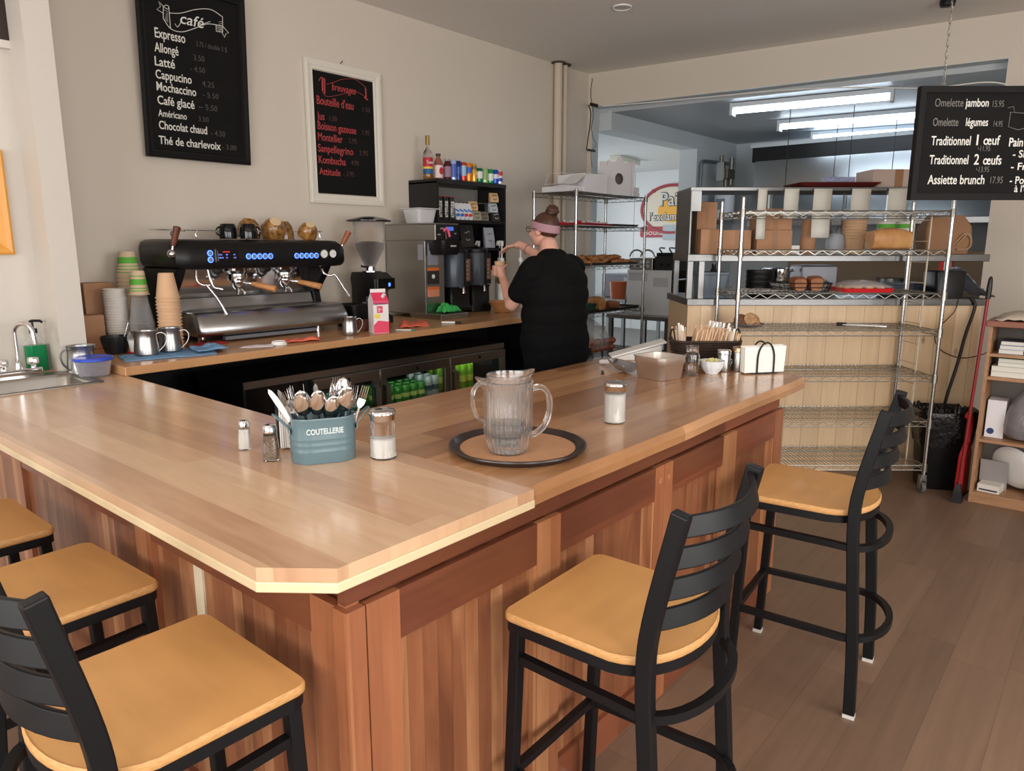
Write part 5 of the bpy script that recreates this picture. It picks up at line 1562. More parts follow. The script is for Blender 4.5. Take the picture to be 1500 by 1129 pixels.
def can(label, x, y, z, r, h, cols, txt=None):
    """drink can: bare ends, printed wall with coloured fields"""
    s = thing('drink_can', label, 'can', (x, y, z), R(-25), 'cans in a row on the black shelf unit')
    m = M(); m.lathe([(r * .78, 0), (r * .97, .010), (r, .014), (r, h - .014), (r * .82, h - .002), (r * .80, h), (r * .76, h - .004)], 24)
    m.build('can_body', cmat(cols[0], .25, .35), s)
    m = M(); m.lathe([(r * .74, h - .003), (r * .2, h - .003)], 20); m.build('lid', ALU, s)
    if len(cols) > 1:
        m = M()
        n = 10
        z0, z1 = cols[2] if len(cols) > 2 else (h * .35, h * .7)
        m.rings([[((r + .0006) * math.cos(R(a)), (r + .0006) * math.sin(R(a)), z) for a in range(-150, -9, 14)] for z in (z0, z1)], closed=False)
        m.build('print', cmat(cols[1], .35), s)
    return s
_cm = {}
def cmat(c, rough=.4, metal=0.0):
    k = (c, rough, metal)
    if k not in _cm: _cm[k] = mat('colour_%d_%d_%d' % c, c, rough, metal)
    return _cm[k]
TZ = 2.151
s = thing('syrup_bottle', 'tall clear syrup bottle with gold cap, red and blue label', 'bottle', (4.315, 4.52, TZ), R(-20))
m = M(); m.lathe([(.038, 0), (.041, .005), (.041, .195), (.034, .22), (.016, .245), (.014, .29)], 24); m.build('bottle', GLASS, s)
m = M(); m.lathe([(.036, .006), (.038, .01), (.038, .055), (.01, .056)], 24); m.build('amber_syrup', mat('amber', (206, 150, 70), .1, 0, .4), s)
for z0, z1, c in ((.045, .085, (30, 90, 140)), (.085, .102, (230, 196, 70)), (.102, .175, (186, 40, 52))):
    m = M(); m.lathe([(.0416, z0), (.0416, z1)], 24, cap0=False, cap1=False); m.build('label_band', cmat(c, .5), s)
lettering('label_lettering', [('Torani', -.030, .125, .024, .058, .0006, .15)], CHALK, s, (0, -.0422, 0))
m = M(); m.cyl((0, 0, .275), (0, 0, .35), .0185, n=18); m.build('cap', mat('old_gold', (150, 126, 70), .3, .7), s)
s = thing('juice_bottle', 'short round bottle with pink label and dark cap', 'bottle', (4.415, 4.50, TZ), R(-20))
m = M(); m.lathe([(.034, 0), (.038, .004), (.038, .125), (.030, .155), (.016, .185), (.016, .20)], 24); m.build('bottle', mat('rose_drink', (176, 112, 92), .08, 0, .4), s)
m = M(); m.lathe([(.0385, .02), (.0385, .12)], 24, cap0=False, cap1=False); o = m.build('label', cmat((234, 210, 210), .5), s)
m = M(); m.at((.010, -.0375, .075), (R(90), 0, R(15))).lathe([(.022, 0), (.02, .003)], 18, sy=1.35); m.build('red_fruit_print', cmat((186, 50, 58), .5), o)
m = M(); m.cyl((0, 0, .195), (0, 0, .215), .021, n=18); m.build('cap', cmat((60, 54, 48), .4), s)
s = thing('juice_jar', 'dark red drink jar with clear cap, beside the pink-labelled bottle', 'bottle', (4.492, 4.47, TZ), R(-20))
m = M(); m.lathe([(.030, 0), (.034, .004), (.034, .125), (.026, .145), (.022, .16)], 24); m.build('bottle', mat('dark_red_drink', (78, 22, 34), .1), s)
m = M(); m.lathe([(.0345, .03), (.0345, .115)], 24, cap0=False, cap1=False); m.build('label', cmat((150, 120, 140), .5), s)
m = M(); m.cyl((0, 0, .16), (0, 0, .178), .024, n=18); m.build('cap', mat('cloudy_cap', (200, 196, 196), .2, 0, .5), s)
cans = [('slim pale blue can left of the navy can', 4.545, .028, .172, ((176, 196, 232), (70, 100, 190), (.03, .14))), ('slim navy blue can beside the pale blue can', 4.600, .028, .168, ((34, 54, 120), (60, 84, 160), (.06, .12))), ('slim red and light blue can', 4.658, .029, .162, ((196, 64, 60), (150, 196, 226), (.05, .135))), ('slim orange can with blue spot', 4.722, .029, .162, ((236, 140, 50), (60, 90, 190), (.075, .125))), ('slim yellow can, last of the tall cans', 4.785, .028, .158, ((214, 170, 60), (120, 96, 40), (.11, .14))),
        ('short green and white can', 4.850, .033, .128, ((20, 120, 90), (226, 226, 226), (.04, .10))), ('short light green can', 4.917, .033, .128, ((168, 200, 140), (140, 180, 110), (.03, .1))), ('short bright green and white can', 4.984, .033, .128, ((30, 150, 84), (226, 230, 228), (.03, .09))), ('short blue can', 5.050, .033, .128, ((34, 76, 186), (220, 224, 236), (.05, .09))), ('short white can with red and blue, rightmost', 5.105, .031, .126, ((226, 226, 230), (200, 44, 54), (.08, .115)))]
for i, (lb, x, r, h, cols) in enumerate(cans):
    o = can(lb + ' in the row on the shelf unit', x, 4.455 - .003 * i, TZ, r, h, cols)
m = M(); m.rings([[((.0316) * math.cos(R(a)), (.0316) * math.sin(R(a)), z) for a in range(-150, -9, 14)] for z in (.03, .06)], closed=False); m.build('print', cmat((40, 70, 170), .35), o)
# goods inside
SZ = 1.831
s = thing('snack_tube', 'small lime and navy tube at the far left of the upper shelf', 'tube', (4.31, 4.50, SZ), R(-10))
m = M(); m.lathe([(.022, 0), (.023, .004), (.023, .15), (.022, .155)], 20); m.build('tube_body', cmat((160, 196, 60), .4), s)
m = M(); m.lathe([(.0234, .055), (.0234, .105)], 20, cap0=False, cap1=False); m.build('navy_band', cmat((44, 60, 110), .4), s)
for i, (x, lb) in enumerate(((4.36, 'left'), (4.43, 'middle'), (4.50, 'right'))):
    s = thing('energy_can', 'black and white lettered drink can with red rim, %s one of three' % lb, 'can', (x, 4.445, SZ), R(-20), 'black lettered cans on the upper shelf')
    m = M(); m.lathe([(.027, 0), (.029, .006), (.029, .175), (.025, .185)], 22); m.build('can_body', cmat((26, 26, 28), .3), s)
    m = M(); m.lathe([(.0262, .184), (.0272, .188), (.022, .190)], 22); m.build('rim', cmat((196, 60, 66), .4), s)
    lettering('lettering', [('ATTITUDE', .012, -.014, .024, .135, .0012, 0)], CHALK, s, (0, -.0296, .004), (R(90), R(-90), 0))
for i in range(4):
    s = thing('candy_bag', ['leftmost', 'second', 'third', 'rightmost'][i] + ' of four slim white sweet packets with blue and red ends', 'packet', (4.575 + i * .052, 4.435, SZ), R(-15), 'white sweet packets on the upper shelf', )
    s.rotation_euler = (R(-6), R(-7), R(-15))
    m = M(); m.rings([[(-.018, -.008, 0), (.018, -.008, 0), (.018, .008, 0), (-.018, .008, 0)], [(-.021, -.014, .03), (.021, -.014, .03), (.021, .012, .03), (-.021, .012, .03)], [(-.021, -.012, .10), (.021, -.012, .10), (.021, .010, .10), (-.021, .010, .10)], [(-.020, -.002, .145), (.020, -.002, .145), (.020, .002, .145), (-.020, .002, .145)]]); m.build('packet_body', cmat((216, 218, 224), .4), s, smooth=False)
    m = M(); m.box(-.018, .018, -.0146, -.0136, .03, .055); m.build('red_print' if i > 1 else 'blue_print', cmat((200, 54, 60), .4) if i > 1 else cmat((50, 110, 190), .4), s, smooth=False)
    m = M(); m.at((0, -.0135, .08), (0, R(35), 0)).box(-.022, .022, -.001, .0, -.007, .007); m.build('stripe_print', cmat((60, 120, 190), .4), s, smooth=False)
bagc = [((206, 172, 122), 4.80, 4.47, SZ + .085, 'tan bag with a black face drawing, left one on the upper shelf'), ((206, 176, 130), 5.02, 4.42, SZ + .165, 'tan bag with a black drawing at the top right of the shelf unit'), ((176, 186, 196), 5.02, 4.43, SZ + .075, 'pale blue bag with a black drawing on the upper shelf'), ((150, 144, 124), 4.80, 4.43, SZ, 'olive bag low on the upper shelf'), ((120, 108, 94), 4.92, 4.45, SZ, 'brown pattern bag low on the upper shelf'), ((40, 40, 42), 5.03, 4.41, SZ, 'black bag with white oval print low on the upper shelf')]
def facebag(c, x, y, z, lb, w_=.085, h_=.082, ink=(30, 28, 28), nm='coffee_bag'):
    s = thing(nm, lb, 'bag', (x, y, z), R(-18))
    s.rotation_euler = (R(-8), 0, R(-18))
    m = M(); m.rings([[(-w_ / 2, -.016, 0), (w_ / 2, -.016, 0), (w_ / 2, .016, 0), (-w_ / 2, .016, 0)], [(-w_ / 2, -.020, h_ * .4), (w_ / 2, -.020, h_ * .4), (w_ / 2, .016, h_ * .4), (-w_ / 2, .016, h_ * .4)], [(-w_ / 2, -.003, h_), (w_ / 2, -.003, h_), (w_ / 2, .003, h_), (-w_ / 2, .003, h_)]]); m.build('bag_body', cmat(c, .6), s, smooth=False)
    m = M()
    for px, pz in ((-.012, .62), (.014, .66)): m.tube([(px + .009 * math.cos(R(a)), -.0165, h_ * pz + .009 * math.sin(R(a))) for a in range(0, 200, 25)], .0022, 5)
    m.tube([(.004 + .016 * math.cos(R(a)), -.0205, h_ * .38 + .012 * math.sin(R(a))) for a in range(180, 361, 25)], .0028, 5)
    m.build('face_print', cmat(ink, .6), s)
    return s
for c, x, y, z, lb in bagc: facebag(c, x, y, z, lb, ink=(210, 208, 204) if c[0] < 60 else (30, 28, 28))
s = thing('display_rack', 'small clear step stand holding the bags at the right of the upper shelf', 'stand', (4.97, 4.47, SZ))
m = M(); m.box(-.08, .10, .03, .10, .155, .160); m.box(-.22, .10, -.01, .03, .072, .077); m.box(-.22, -.215, -.01, .03, .0, .072); m.box(.095, .10, -.01, .10, 0, .155); m.build('step_body', PLASTICCLEAR, s, smooth=False)
LZ = 1.596
facebag((206, 176, 124), 4.46, 4.45, LZ - .0, 'tan bag with a black drawing on the lower shelf by the panel', .09, .17)
facebag((222, 200, 130), 4.36, 4.46, LZ, 'short yellow bag partly behind the brewer basket', .08, .10)
facebag((34, 33, 34), 4.70, 4.45, LZ, 'black bag with white print in the middle of the lower shelf', .13, .20, (214, 212, 208))
facebag((170, 174, 186), 4.97, 4.43, LZ, 'tall grey-blue bag with a black drawing on the lower shelf', .10, .18)
s = thing('plastic_tub', 'white translucent tub standing on top of the coffee brewer', 'tub', (4.098, 4.40, 1.7895), 0)
m = M(); m.rings([[(x, y, z) for x, y in rrect(w_, d_, .03, 5)] for w_, d_, z in ((.16, .16, 0), (.17, .17, .004), (.205, .205, .108), (.25, .25, .112), (.25, .25, .118), (.21, .21, .118), (.165, .165, .008))]); m.build('tub_body', mat('milky_plastic', (226, 226, 228), .35, 0, .25), s)

# ------------------------------------------------------------ drinks fridge under the back counter
fr = thing('bar_fridge', 'low steel and black drinks fridge with three glass doors under the back counter', 'fridge', (0, 0, 0))
FX0, FX1, FY, FZ = 2.13, 4.42, 3.80, .845
m = M()
m.box(FX0, FX1, FY, 4.35, .0, .08); m.box(FX0, FX1, FY, 4.35, .80, FZ); m.box(FX0, FX0 + .02, FY, 4.35, .08, .80); m.box(FX1 - .04, FX1, FY, 4.35, .08, .80); m.box(FX0, FX1, 4.31, 4.35, .08, .80)
m.box(FX0 + .40, FX0 + .44, FY, 4.31, .08, .80)
m.build('cabinet', BLACKP, fr, smooth=False)
DST = mat('dark_steel', (150, 142, 134), .32, 1.0)
M().box(FX0, FX1, FY - .012, FY, .805, FZ + .002).build('front_trim', DST, fr, smooth=False)
m = M(); m.box(FX0 + .02, FX0 + .40, FY - .008, FY, .08, .80)
m.build('grille_panel', BLACKG, fr, smooth=False)
for k in range(8):
    M().box(FX0 + .06, FX0 + .36, FY - .012, FY - .008, .20 + k * .05, .22 + k * .05).build('grille_slot', BLACKP, fr, smooth=False)
for (x0, x1, hl) in ((2.58, 3.10, 1), (3.11, 3.765, 0), (3.775, 4.40, 0)):
    m = M()
    for a, b_, c, d in ((x0, x1, .735, .80), (x0, x1, .085, .15), (x0, x0 + .05, .15, .735), (x1 - .05, x1, .15, .735)):
        m.box(a, b_, FY - .045, FY - .012, c, d)
    o = m.build('door', DST, fr, smooth=False, bev=.003)
    M().box(x0 + .05, x1 - .05, FY - .032, FY - .026, .15, .735).build('glass_pane', GLASS, o, smooth=False)
    hx = x1 - .04 if hl else x0 + .035
    m = M(); m.tube([(hx, FY - .045, .70), (hx, FY - .075, .69), (hx, FY - .075, .40), (hx, FY - .045, .39)], .018, up=(1, 0, 0), r2=.006); m.build('handle', STEEL, o, smooth=False)
    m = M(); m.cyl(((x0 + x1) / 2, FY - .044, .77), ((x0 + x1) / 2, FY - .05, .77), .012, n=14); m.build('lock', BLACKP, o)
m = M(); m.box(FX0 + .45, FX1 - .05, FY + .01, 4.30, .505, .513); m.build('wire_shelf', WIRE, fr, smooth=False)
m = M(); m.box(FX0 + .5, FX1 - .1, FY + .03, FY + .05, .750, .762); m.build('light_strip', mat('fridge_led', (230, 245, 240), .4, emit=(225, 245, 240), es=6.0), fr, smooth=False)
pc = {}
def fridge_can(kind, x, y):
    lb, c1, c2, h, grp = {'g': ('green drink can behind the middle fridge door', (70, 150, 60), (190, 220, 120), .125, 'green cans behind the middle fridge door'), 'w': ('tall pale can near the edge of the middle fridge door', (170, 186, 180), (60, 90, 100), .155, 'pale cans behind the fridge doors'), 'y': ('lime drink bottle behind the right fridge door', (130, 190, 40), (220, 226, 90), .20, 'lime bottles behind the right fridge door'), 't': ('teal drink can behind the left fridge door', (40, 130, 110), (180, 210, 190), .125, 'teal cans behind the left fridge door')}[kind]
    if kind not in pc:
        s = thing('drink_can', lb, 'can', (x, y, .5135), 0, grp)
        m = M(); m.lathe([(.027, 0), (.033, .01), (.033, h - .014), (.026, h)], 18); m.build('can_body', cmat(c1, .3, .2), s)
        m = M(); m.lathe([(.0334, h * .3), (.0334, h * .55)], 18, cap0=False, cap1=False); m.build('print', cmat(c2, .4), s)
        m = M(); m.lathe([(.025, h), (.004, h)], 16); m.build('lid', ALU, s)
        pc[kind] = s
    else:
        dup(pc[kind], (x, y, .5135))
for j in range(3):
    for i in range(6): fridge_can('g', 3.20 + i * .075 + j * .01, 3.88 + j * .09)
    for i in range(2): fridge_can('w', 3.66 + i * .07 - j * .004, 3.89 + j * .09)
    for i in range(4): fridge_can('y', 3.87 + i * .08, 3.89 + j * .09)
    for i in range(4): fridge_can('t', 2.72 + i * .085, 3.89 + j * .09)
# ------------------------------------------------------------ chrome wire racks
def wire_shelf(L, D, nm, parent, z, bigtruss=True):
    m = M()
    t_ = .0032
    for zz in (0, -.032):
        m.tube([(0, 0, zz), (L, 0, zz), (L, D, zz), (0, D, zz)], t_, 5, closed=True)
    for y in (0, D):
        n = int(L / .045)
        m.tube([(L * i / n, y, -.002 if i % 2 else -.030) for i in range(n + 1)], .0022, 4)
    for x in (0, L):
        n = int(D / .045)
        m.tube([(x, D * i / n, -.002 if i % 2 else -.030) for i in range(n + 1)], .0022, 4)
    n = int(L / .026)
    for i in range(1, n):
        x = L * i / n
        m.tube([(x, 0, .002), (x, D, .002)], .0017, 4)
    for y in (D * .25, D * .5, D * .75):
        m.tube([(0, y, -.004), (L, y, -.004)], .0028, 4)
    for x in (0, L):
        for y in (0, D):
            m.cyl((x, y, -.042), (x, y, .012), .0195, .0175, n=14)
    o = m.build(nm, WIRE, parent, angle=50)
    o.location = (0, 0, z)
    return o
POST = mat('chrome_post', (188, 188, 190), .26, 1.0)
def post_mesh(H):
    m = M()
    pf = []
    z = 0.0
    while z < H - .03:
        pf += [(.0125, z), (.0125, z + .0242), (.0119, z + .0245), (.0119, z + .0258)]
        z += .0265
    pf += [(.0125, z), (.0125, H - .006), (.010, H)]
    m.lathe(pf, 16)
    return m
def rack(name, label, loc, rz, L, D, H, levels, z0=0.0):
    s = thing(name, label, 'rack', loc, rz)
    p0 = None
    for x in (0, L):
        for y in (0, D):
            if p0 is None:
                p0 = post_mesh(H - z0).build('post', POST, s, angle=32); o = p0
            else:
                o = p0.copy(); C.objects.link(o); o.parent = s
            o.location = (x, y, z0)
    w0 = None
    for z in levels:
        if w0 is None: w0 = wire_shelf(L, D, 'wire_shelf', s, z); 
        else:
            o = w0.copy(); C.objects.link(o); o.parent = s; o.location = (0, 0, z)
    return s

# rack by the wall with pastry boxes
LR = rack('wire_rack', 'chrome wire rack by the back wall with white boxes on top and croissants', (5.25, 3.68, 0), 0, 1.18, .46, 2.10, (2.075, 1.79, 1.435, 1.005, .60, .22))
LX, LY = 5.25, 3.68
s = thing('cake_box', 'white card cake box with its lid flap open, left on the rack top', 'box', (LX + .02, LY + .16, 2.0785), R(-6))
m = M()
m.box(.22, .54, -.06, .26, 0, .165)
m.box(-.0, .22, -.05, .25, 0, .05)
m.build('box_body', WHITEC, s, smooth=False)
m = M()
m.rings([[(.30, y, .170), (.22, y, .160), (.15, y, .115), (.09, y, .078), (.0, y, .062), (-.12, y, .058)] for y in (-.075, .10)], closed=False)
m.rings([[(-.12, y, .058), (-.07, y, .155), (.12, y, .172), (.30, y, .172)] for y in (.10, .101)], closed=False)
m.build('lid_flap', WHITEC, s, smooth=False, thick=.003)
s = thing('cake_box', 'upright white card box with a round window in its side', 'box', (LX + .62, LY + .10, 2.0785), R(-14))
m = M()
n = 32
# front with a round hole: ring between circle and rectangle
cirp = [(.16 + .052 * math.cos(2 * PI * k / n), -.001, .15 + .052 * math.sin(2 * PI * k / n)) for k in range(n)]
def rect_at(a):
    c, s_ = math.cos(a), math.sin(a)
    k = min(.16 / abs(c) if abs(c) > 1e-6 else 9, .15 / abs(s_) if abs(s_) > 1e-6 else 9)
    return (.16 + c * k, -.001, .15 + s_ * k)
m.rings([cirp, [rect_at(2 * PI * k / n) for k in range(n)]], True, False, False)
m.rings([[(0, 0, .30), (.05, 0, .30)], [(0.02, 0, .32), (.05, 0, .30)]], closed=False)
m.rings([[(.10, 0, .30), (.22, 0, .30)], [(.15, 0, .36), (.17, 0, .36)]], closed=False)
m.box(.318, .32, 0, .10, 0, .30); m.box(0, .002, 0, .10, 0, .30); m.box(0, .32, .098, .10, 0, .31); m.box(0, .32, 0, .10, 0, .003)
m.build('box_body', WHITEC, s, smooth=False)
M().box(.003, .317, .09, .097, .004, .30).build('grey_inside', mat('grey_card_back', (138, 130, 126), .8), s, smooth=False)
M().box(.325, .355, -.005, .10, 0, .31).build('second_board', WHITEC, s, smooth=False)
for k, (z, lb) in enumerate(((0.0, 'lower of two flat white boxes beside the upright box'), (.047, 'upper of two flat white boxes beside the upright box'))):
    s = thing('flat_box', lb, 'box', (LX + .97, LY + .08, 2.0785 + z), R(-4))
    M().box(0, .20 - .01 * k, 0, .30, 0, .045).build('box_body', WHITEC, s, smooth=False, bev=.003)
s = thing('sweet_tray', 'clear-lidded tray of red and white wrapped sweets on the second rack shelf', 'tray', (LX + .06, LY + .03, 1.7935))
m = M(); m.rings([[(x, y, z) for x, y in rrect(w_, d_, .02, 3, .29, .18)] for w_, d_, z in ((.56, .34, 0), (.58, .36, .02), (.57, .35, .02), (.55, .33, .004))]); m.build('tray_body', cmat((176, 40, 52), .4), s)
m = M()
r2 = random.Random(4)
for k in range(60):
    x, y = .04 + r2.random() * .50, .03 + r2.random() * .29
    m.at((x, y, .024), (r2.uniform(-.5, .5), r2.uniform(-.5, .5), r2.uniform(0, 3)))
    m.mi = 0 if k % 2 else 1
    m.box(-.028, .028, -.009, .009, -.006, .010)
o = m.build('wrapped_sweets', [cmat((196, 44, 56), .3), cmat((226, 220, 220), .3)], s, smooth=False); o['kind'] = 'stuff'
s = thing('sheet_pan', 'empty grey sheet pan right on the second rack shelf', 'pan', (LX + .67, LY + .04, 1.7935))
def pan(w_, d_, mt, s, h=.022):
    m = M(); m.rings([[(x, y, z) for x, y in rrect(a, b, .015, 3, w_ / 2, d_ / 2)] for a, b, z in ((w_ - .03, d_ - .03, 0), (w_, d_, h), (w_ + .006, d_ + .006, h), (w_ - .006, d_ - .006, h), (w_ - .034, d_ - .034, .003))]); m.build('pan_body', mt, s)
PANM = mat('baked_aluminium', (120, 114, 110), .4, .8)
pan(.47, .36, PANM, s)
s = thing('sheet_pan', 'wide grey sheet pan under the croissants', 'pan', (LX + .10, LY + .02, 1.4385))
pan(1.02, .42, PANM, s)
# croissants
CRO = mat('croissant_crust', (176, 108, 52), .5, var=(40, .45, (206, 146, 82)), bump=(60, .5))
def croissant():
    m = M()
    pts, rad = [], []
    for i in range(17):
        u = -1 + 2 * i / 16
        a = u * 1.15
        pts.append((.062 * math.sin(a), -.05 * (math.cos(a) - .55), .0))
        e = (1 - abs(u)) ** .6
        rad.append(.007 + .024 * e * (1 - .10 * (i % 3 == 0)))
    m.tube(pts, rad, 10, up=(0, 0, 1))
    for v in m.bm.verts: v.co.z = v.co.z * .85 + .022
    return m.build('croissant', CRO, angle=60)
c0 = None
r2 = random.Random(21)
k = 0
for layer, (nx, ny, x0, dx, z) in enumerate(((9, 3, .19, .105, 1.444), (8, 2, .24, .108, 1.482))):
    for i in range(nx):
        for j in range(ny):
            if layer == 1 and r2.random() < .25: continue
            if c0 is None: c0 = croissant(); o = c0
            else: o = c0.copy(); C.objects.link(o)
            o.location = (LX + x0 + i * dx + r2.uniform(-.01, .01), LY + .09 + j * .115 + layer * .05 + r2.uniform(-.01, .01), z)
            o.rotation_euler = (r2.uniform(-.25, .25), r2.uniform(-.25, .25), r2.uniform(0, 6.28))
            tag(o, 'golden croissant piled on the grey sheet pan of the rack by the back wall', 'croissant', 'croissants on the sheet pan')
            k += 1
# loaves, tray, basket on the fourth shelf
LOAF = mat('golden_loaf_crust', (188, 128, 72), .5, var=(9, .2, (208, 158, 102)))
BROWNL = mat('brown_loaf_crust', (150, 92, 54), .55, var=(12, .3))
def loaf(label, loc, rz, L=.27, W_=.12, H_=.115, mt=LOAF, nm='bread_loaf'):
    m = M()
    rs = []
    n = 14
    for i in range(n + 1):
        u = i / n
        k = min(1, (math.sin(PI * min(1, max(0, u))) ** .25) if 0 < u < 1 else .72)
        dome = 1 + .05 * abs(math.sin(u * PI * 3))
        ring = []
        for j in range(16):
            a = 2 * PI * j / 16
            x, z = math.cos(a), math.sin(a)
            sx = (abs(x) ** .5) * (1 if x > 0 else -1)
            sz = (abs(z) ** (.8 if z > 0 else .5)) * (1 if z > 0 else -1)
            wid = W_ / 2 * k * (1.06 if sz > 0 else .94)
            ring.append((-L / 2 + L * u, sx * wid, H_ / 2 + sz * H_ / 2 * (dome if sz > 0 else 1) * (k if sz > 0 else 1)))
        rs.append(ring)
    m.rings(rs)
    o = m.build(nm, mt, None, angle=70)
    o.location = loc; o.rotation_euler = (0, 0, rz)
    return tag(o, label, 'bread')
s = thing('sheet_pan', 'dark sheet pan under the loaves on the rack by the back wall', 'pan', (LX + .18, LY + .01, 1.0085))
pan(.98, .43, mat('dark_baked_pan', (66, 62, 60), .5, .5), s)
loaf('pale golden loaf, left one on the dark sheet pan', (LX + .46, LY + .20, 1.0125), R(8), .25, .12, .13)
loaf('pale golden loaf on the dark sheet pan, middle of three', (LX + .64, LY + .20, 1.0125), R(70), .20, .12, .125)
loaf('darker round-ended loaf at the right of the dark sheet pan', (LX + .84, LY + .15, 1.0125), R(-10), .16, .11, .075, BROWNL)
s = thing('plastic_basket', 'small dark green plastic basket at the left of the loaves', 'basket', (LX + .31, LY + .08, 1.033))
m = M(); m.rings([[(x, y, z) for x, y in rrect(w_, d_, .02, 4)] for w_, d_, z in ((.14, .10, 0), (.17, .12, .055), (.18, .13, .058), (.165, .115, .055), (.13, .09, .004))]); m.build('basket_body', cmat((32, 70, 56), .5), s)
# bag of buns, dark pans lower
BAGM, nt_, p_ = newmat('thin_clear_film')
p_.inputs['Base Color'].default_value = (.9, .93, .94, 1); p_.inputs['Roughness'].default_value = .18; p_.inputs['Alpha'].default_value = .28
def film_bag(name, label, loc, rz, pts, mt=BAGM, cat='bag'):
    """slack bag: list of (cx, cy, z, rx, ry)"""
    s = thing(name, label, cat, loc, rz)
    m = M(); rs = []
    for k, (cx_, cy_, z, rx, ry) in enumerate(pts):
        rs.append([(cx_ + rx * math.cos(2 * PI * j / 24) * (1 + .10 * noise.noise((j * .9, k * .7, rx * 9))), cy_ + ry * math.sin(2 * PI * j / 24) * (1 + .10 * noise.noise((j * .8, k * .9, ry * 7 + 3))), z) for j in range(24)])
    m.rings(rs); m.build('film', mt, s, sub=1)
    return s
s = film_bag('bread_bag', 'large clear bag of reddish buns low on the rack by the back wall', (LX + .55, LY + .22, .604), 0, [(0, 0, 0, .32, .16), (0, 0, .10, .36, .18), (-.05, 0, .22, .28, .15), (-.12, 0, .32, .16, .08), (-.16, 0, .37, .06, .03)])
BUN = mat('bun_crust', (166, 92, 56), .5, var=(16, .3))
m = M(); m.ball((0, 0, 0), .048, .04, .032, 14, 8); b0 = m.build('bun', BUN)
r2 = random.Random(9)
for k in range(22):
    o = b0 if k == 0 else b0.copy()
    if k: C.objects.link(o)
    o.location = (LX + .55 - .25 + (k % 6) * .098 + r2.uniform(-.01, .01), LY + .12 + (k // 6 % 2) * .12 + r2.uniform(-.02, .02), .645 + (k // 12) * .062)
    o.rotation_euler = (0, 0, r2.uniform(0, 6))
    tag(o, 'reddish brown bun inside the large clear bag low on the rack', 'bun', 'buns in the clear bag')
for k in range(3):
    s = thing('bread_pan', ['lowest', 'middle', 'topmost'][k] + ' of three nested dark pans low on the rack, left of the bun bag', 'pan', (LX + .02, LY + .02 - .006 * k, .604 + .027 * k))
    pan(.30, .40, bpy.data.materials['dark_baked_pan'], s, .024)

# rack in front of the kitchen counter
RX, RD = 1.427, 4.60
RR = rack('wire_rack', 'tall chrome wire rack on casters in front of the pine kitchen counter', kf(RX, RD), RZC, 1.30, .46, 1.915, (1.829, 1.589, 1.318, 1.084, .788, .488, .191), .13)
for x in (0, 1.30):
    for y in (0, .46):
        m = M(); m.box(-.018, .018, -.004, .030, .085, .125); m.box(-.022, -.016, -.004, .026, .03, .10); m.box(.016, .022, -.004, .026, .03, .10); m.cyl((0, 0, .12), (0, 0, .145), .012, n=12)
        o = m.build('caster', STEEL, RR, smooth=False); o.location = (x, y, 0)
        m = M(); m.cyl((-.013, .012, .038), (.013, .012, .038), .038, n=24); w_ = m.build('wheel', mat('grey_rubber', (92, 90, 88), .6) if 'grey_rubber' not in bpy.data.materials else bpy.data.materials['grey_rubber'], o)
m = M()
for y in (.20, .40):
    m.tube([(1.285, y, .12), (1.285, y, 1.83)], .0055, 6)
for k in range(13):
    z = .16 + k * .135
    m.tube([(1.285, .20, z), (1.285, .40, z)], .0035, 5)
m.build('side_ladder', mat('cream_wire', (206, 192, 172), .5), RR)
def ritem(name, label, cat, x, y, z, rz=0.0, group=None):
    return thing(name, label, cat, kf(RX + x, RD + y, z), RZC + rz, group)
o = loaf('large golden loaf alone on the second shelf of the caster rack', kf(RX + 1.03, RD + .22, 1.5935), RZC + R(4), .26, .15, .135)
CHK, ntc, pck = newmat('black_white_check_paper')
tcn = N(ntc, 'ShaderNodeTexCoord'); ck = N(ntc, 'ShaderNodeTexChecker'); ck.inputs['Scale'].default_value = 70; ck.inputs['Color1'].default_value = (.75, .74, .72, 1); ck.inputs['Color2'].default_value = (.03, .03, .035, 1)
ntc.links.new(tcn.outputs['Object'], ck.inputs['Vector']); ntc.links.new(ck.outputs['Color'], pck.inputs['Base Color']); pck.inputs['Roughness'].default_value = .6
s = ritem('paper_sheet', 'black and white checked paper lying at the left of the third rack shelf', 'paper', .17, .20, 1.3225)
m = M(); m.grid(12, 8, lambda u, v: (-.15 + .30 * u, -.15 + .28 * v, .012 + .012 * noise.noise((u * 5, v * 4, 1)) + (.045 * max(0, .35 - u) if v > .2 else 0))); m.build('sheet', CHK, s, thick=.001)
s = ritem('wire_basket', 'black wire basket lined with checked paper holding two brown loaves', 'basket', .46, .19, 1.3225)
m = M()
for z, k in ((.004, .9), (.03, .95), (.058, 1.0)): m.tube([(x * k, y * k, z) for x, y in rrect(.34, .26, .04, 4)], .0028, 5, closed=True)
for x, y in rrect(.34, .26, .04, 3): m.tube([(x * .9, y * .9, .004), (x, y, .058)], .002, 4)
m.build('wire_frame', BLACKM, s)
m = M(); m.grid(12, 8, lambda u, v: (-.165 + .30 * u, -.115 + .23 * v, .008 + .05 * max(0, abs(u - .5) * 2 - .72) * 3)); m.build('liner', CHK, s, thick=.001)
loaf('left brown loaf in the black wire basket', kf(RX + .44, RD + .18, 1.3335), RZC + R(80), .20, .10, .085, BROWNL)
loaf('right brown loaf in the black wire basket', kf(RX + .55, RD + .18, 1.3335), RZC + R(76), .21, .10, .09, BROWNL)
s = ritem('pastry_tray', 'red tray of pastries under clear film on the third rack shelf', 'tray', .86, .20, 1.3225)
m = M(); m.rings([[(x, y, z) for x, y in rrect(w_, d_, .03, 4)] for w_, d_, z in ((.32, .26, 0), (.34, .28, .024), (.35, .29, .025), (.33, .27, .024), (.31, .25, .004))]); m.build('tray_body', cmat((206, 36, 46), .35), s)
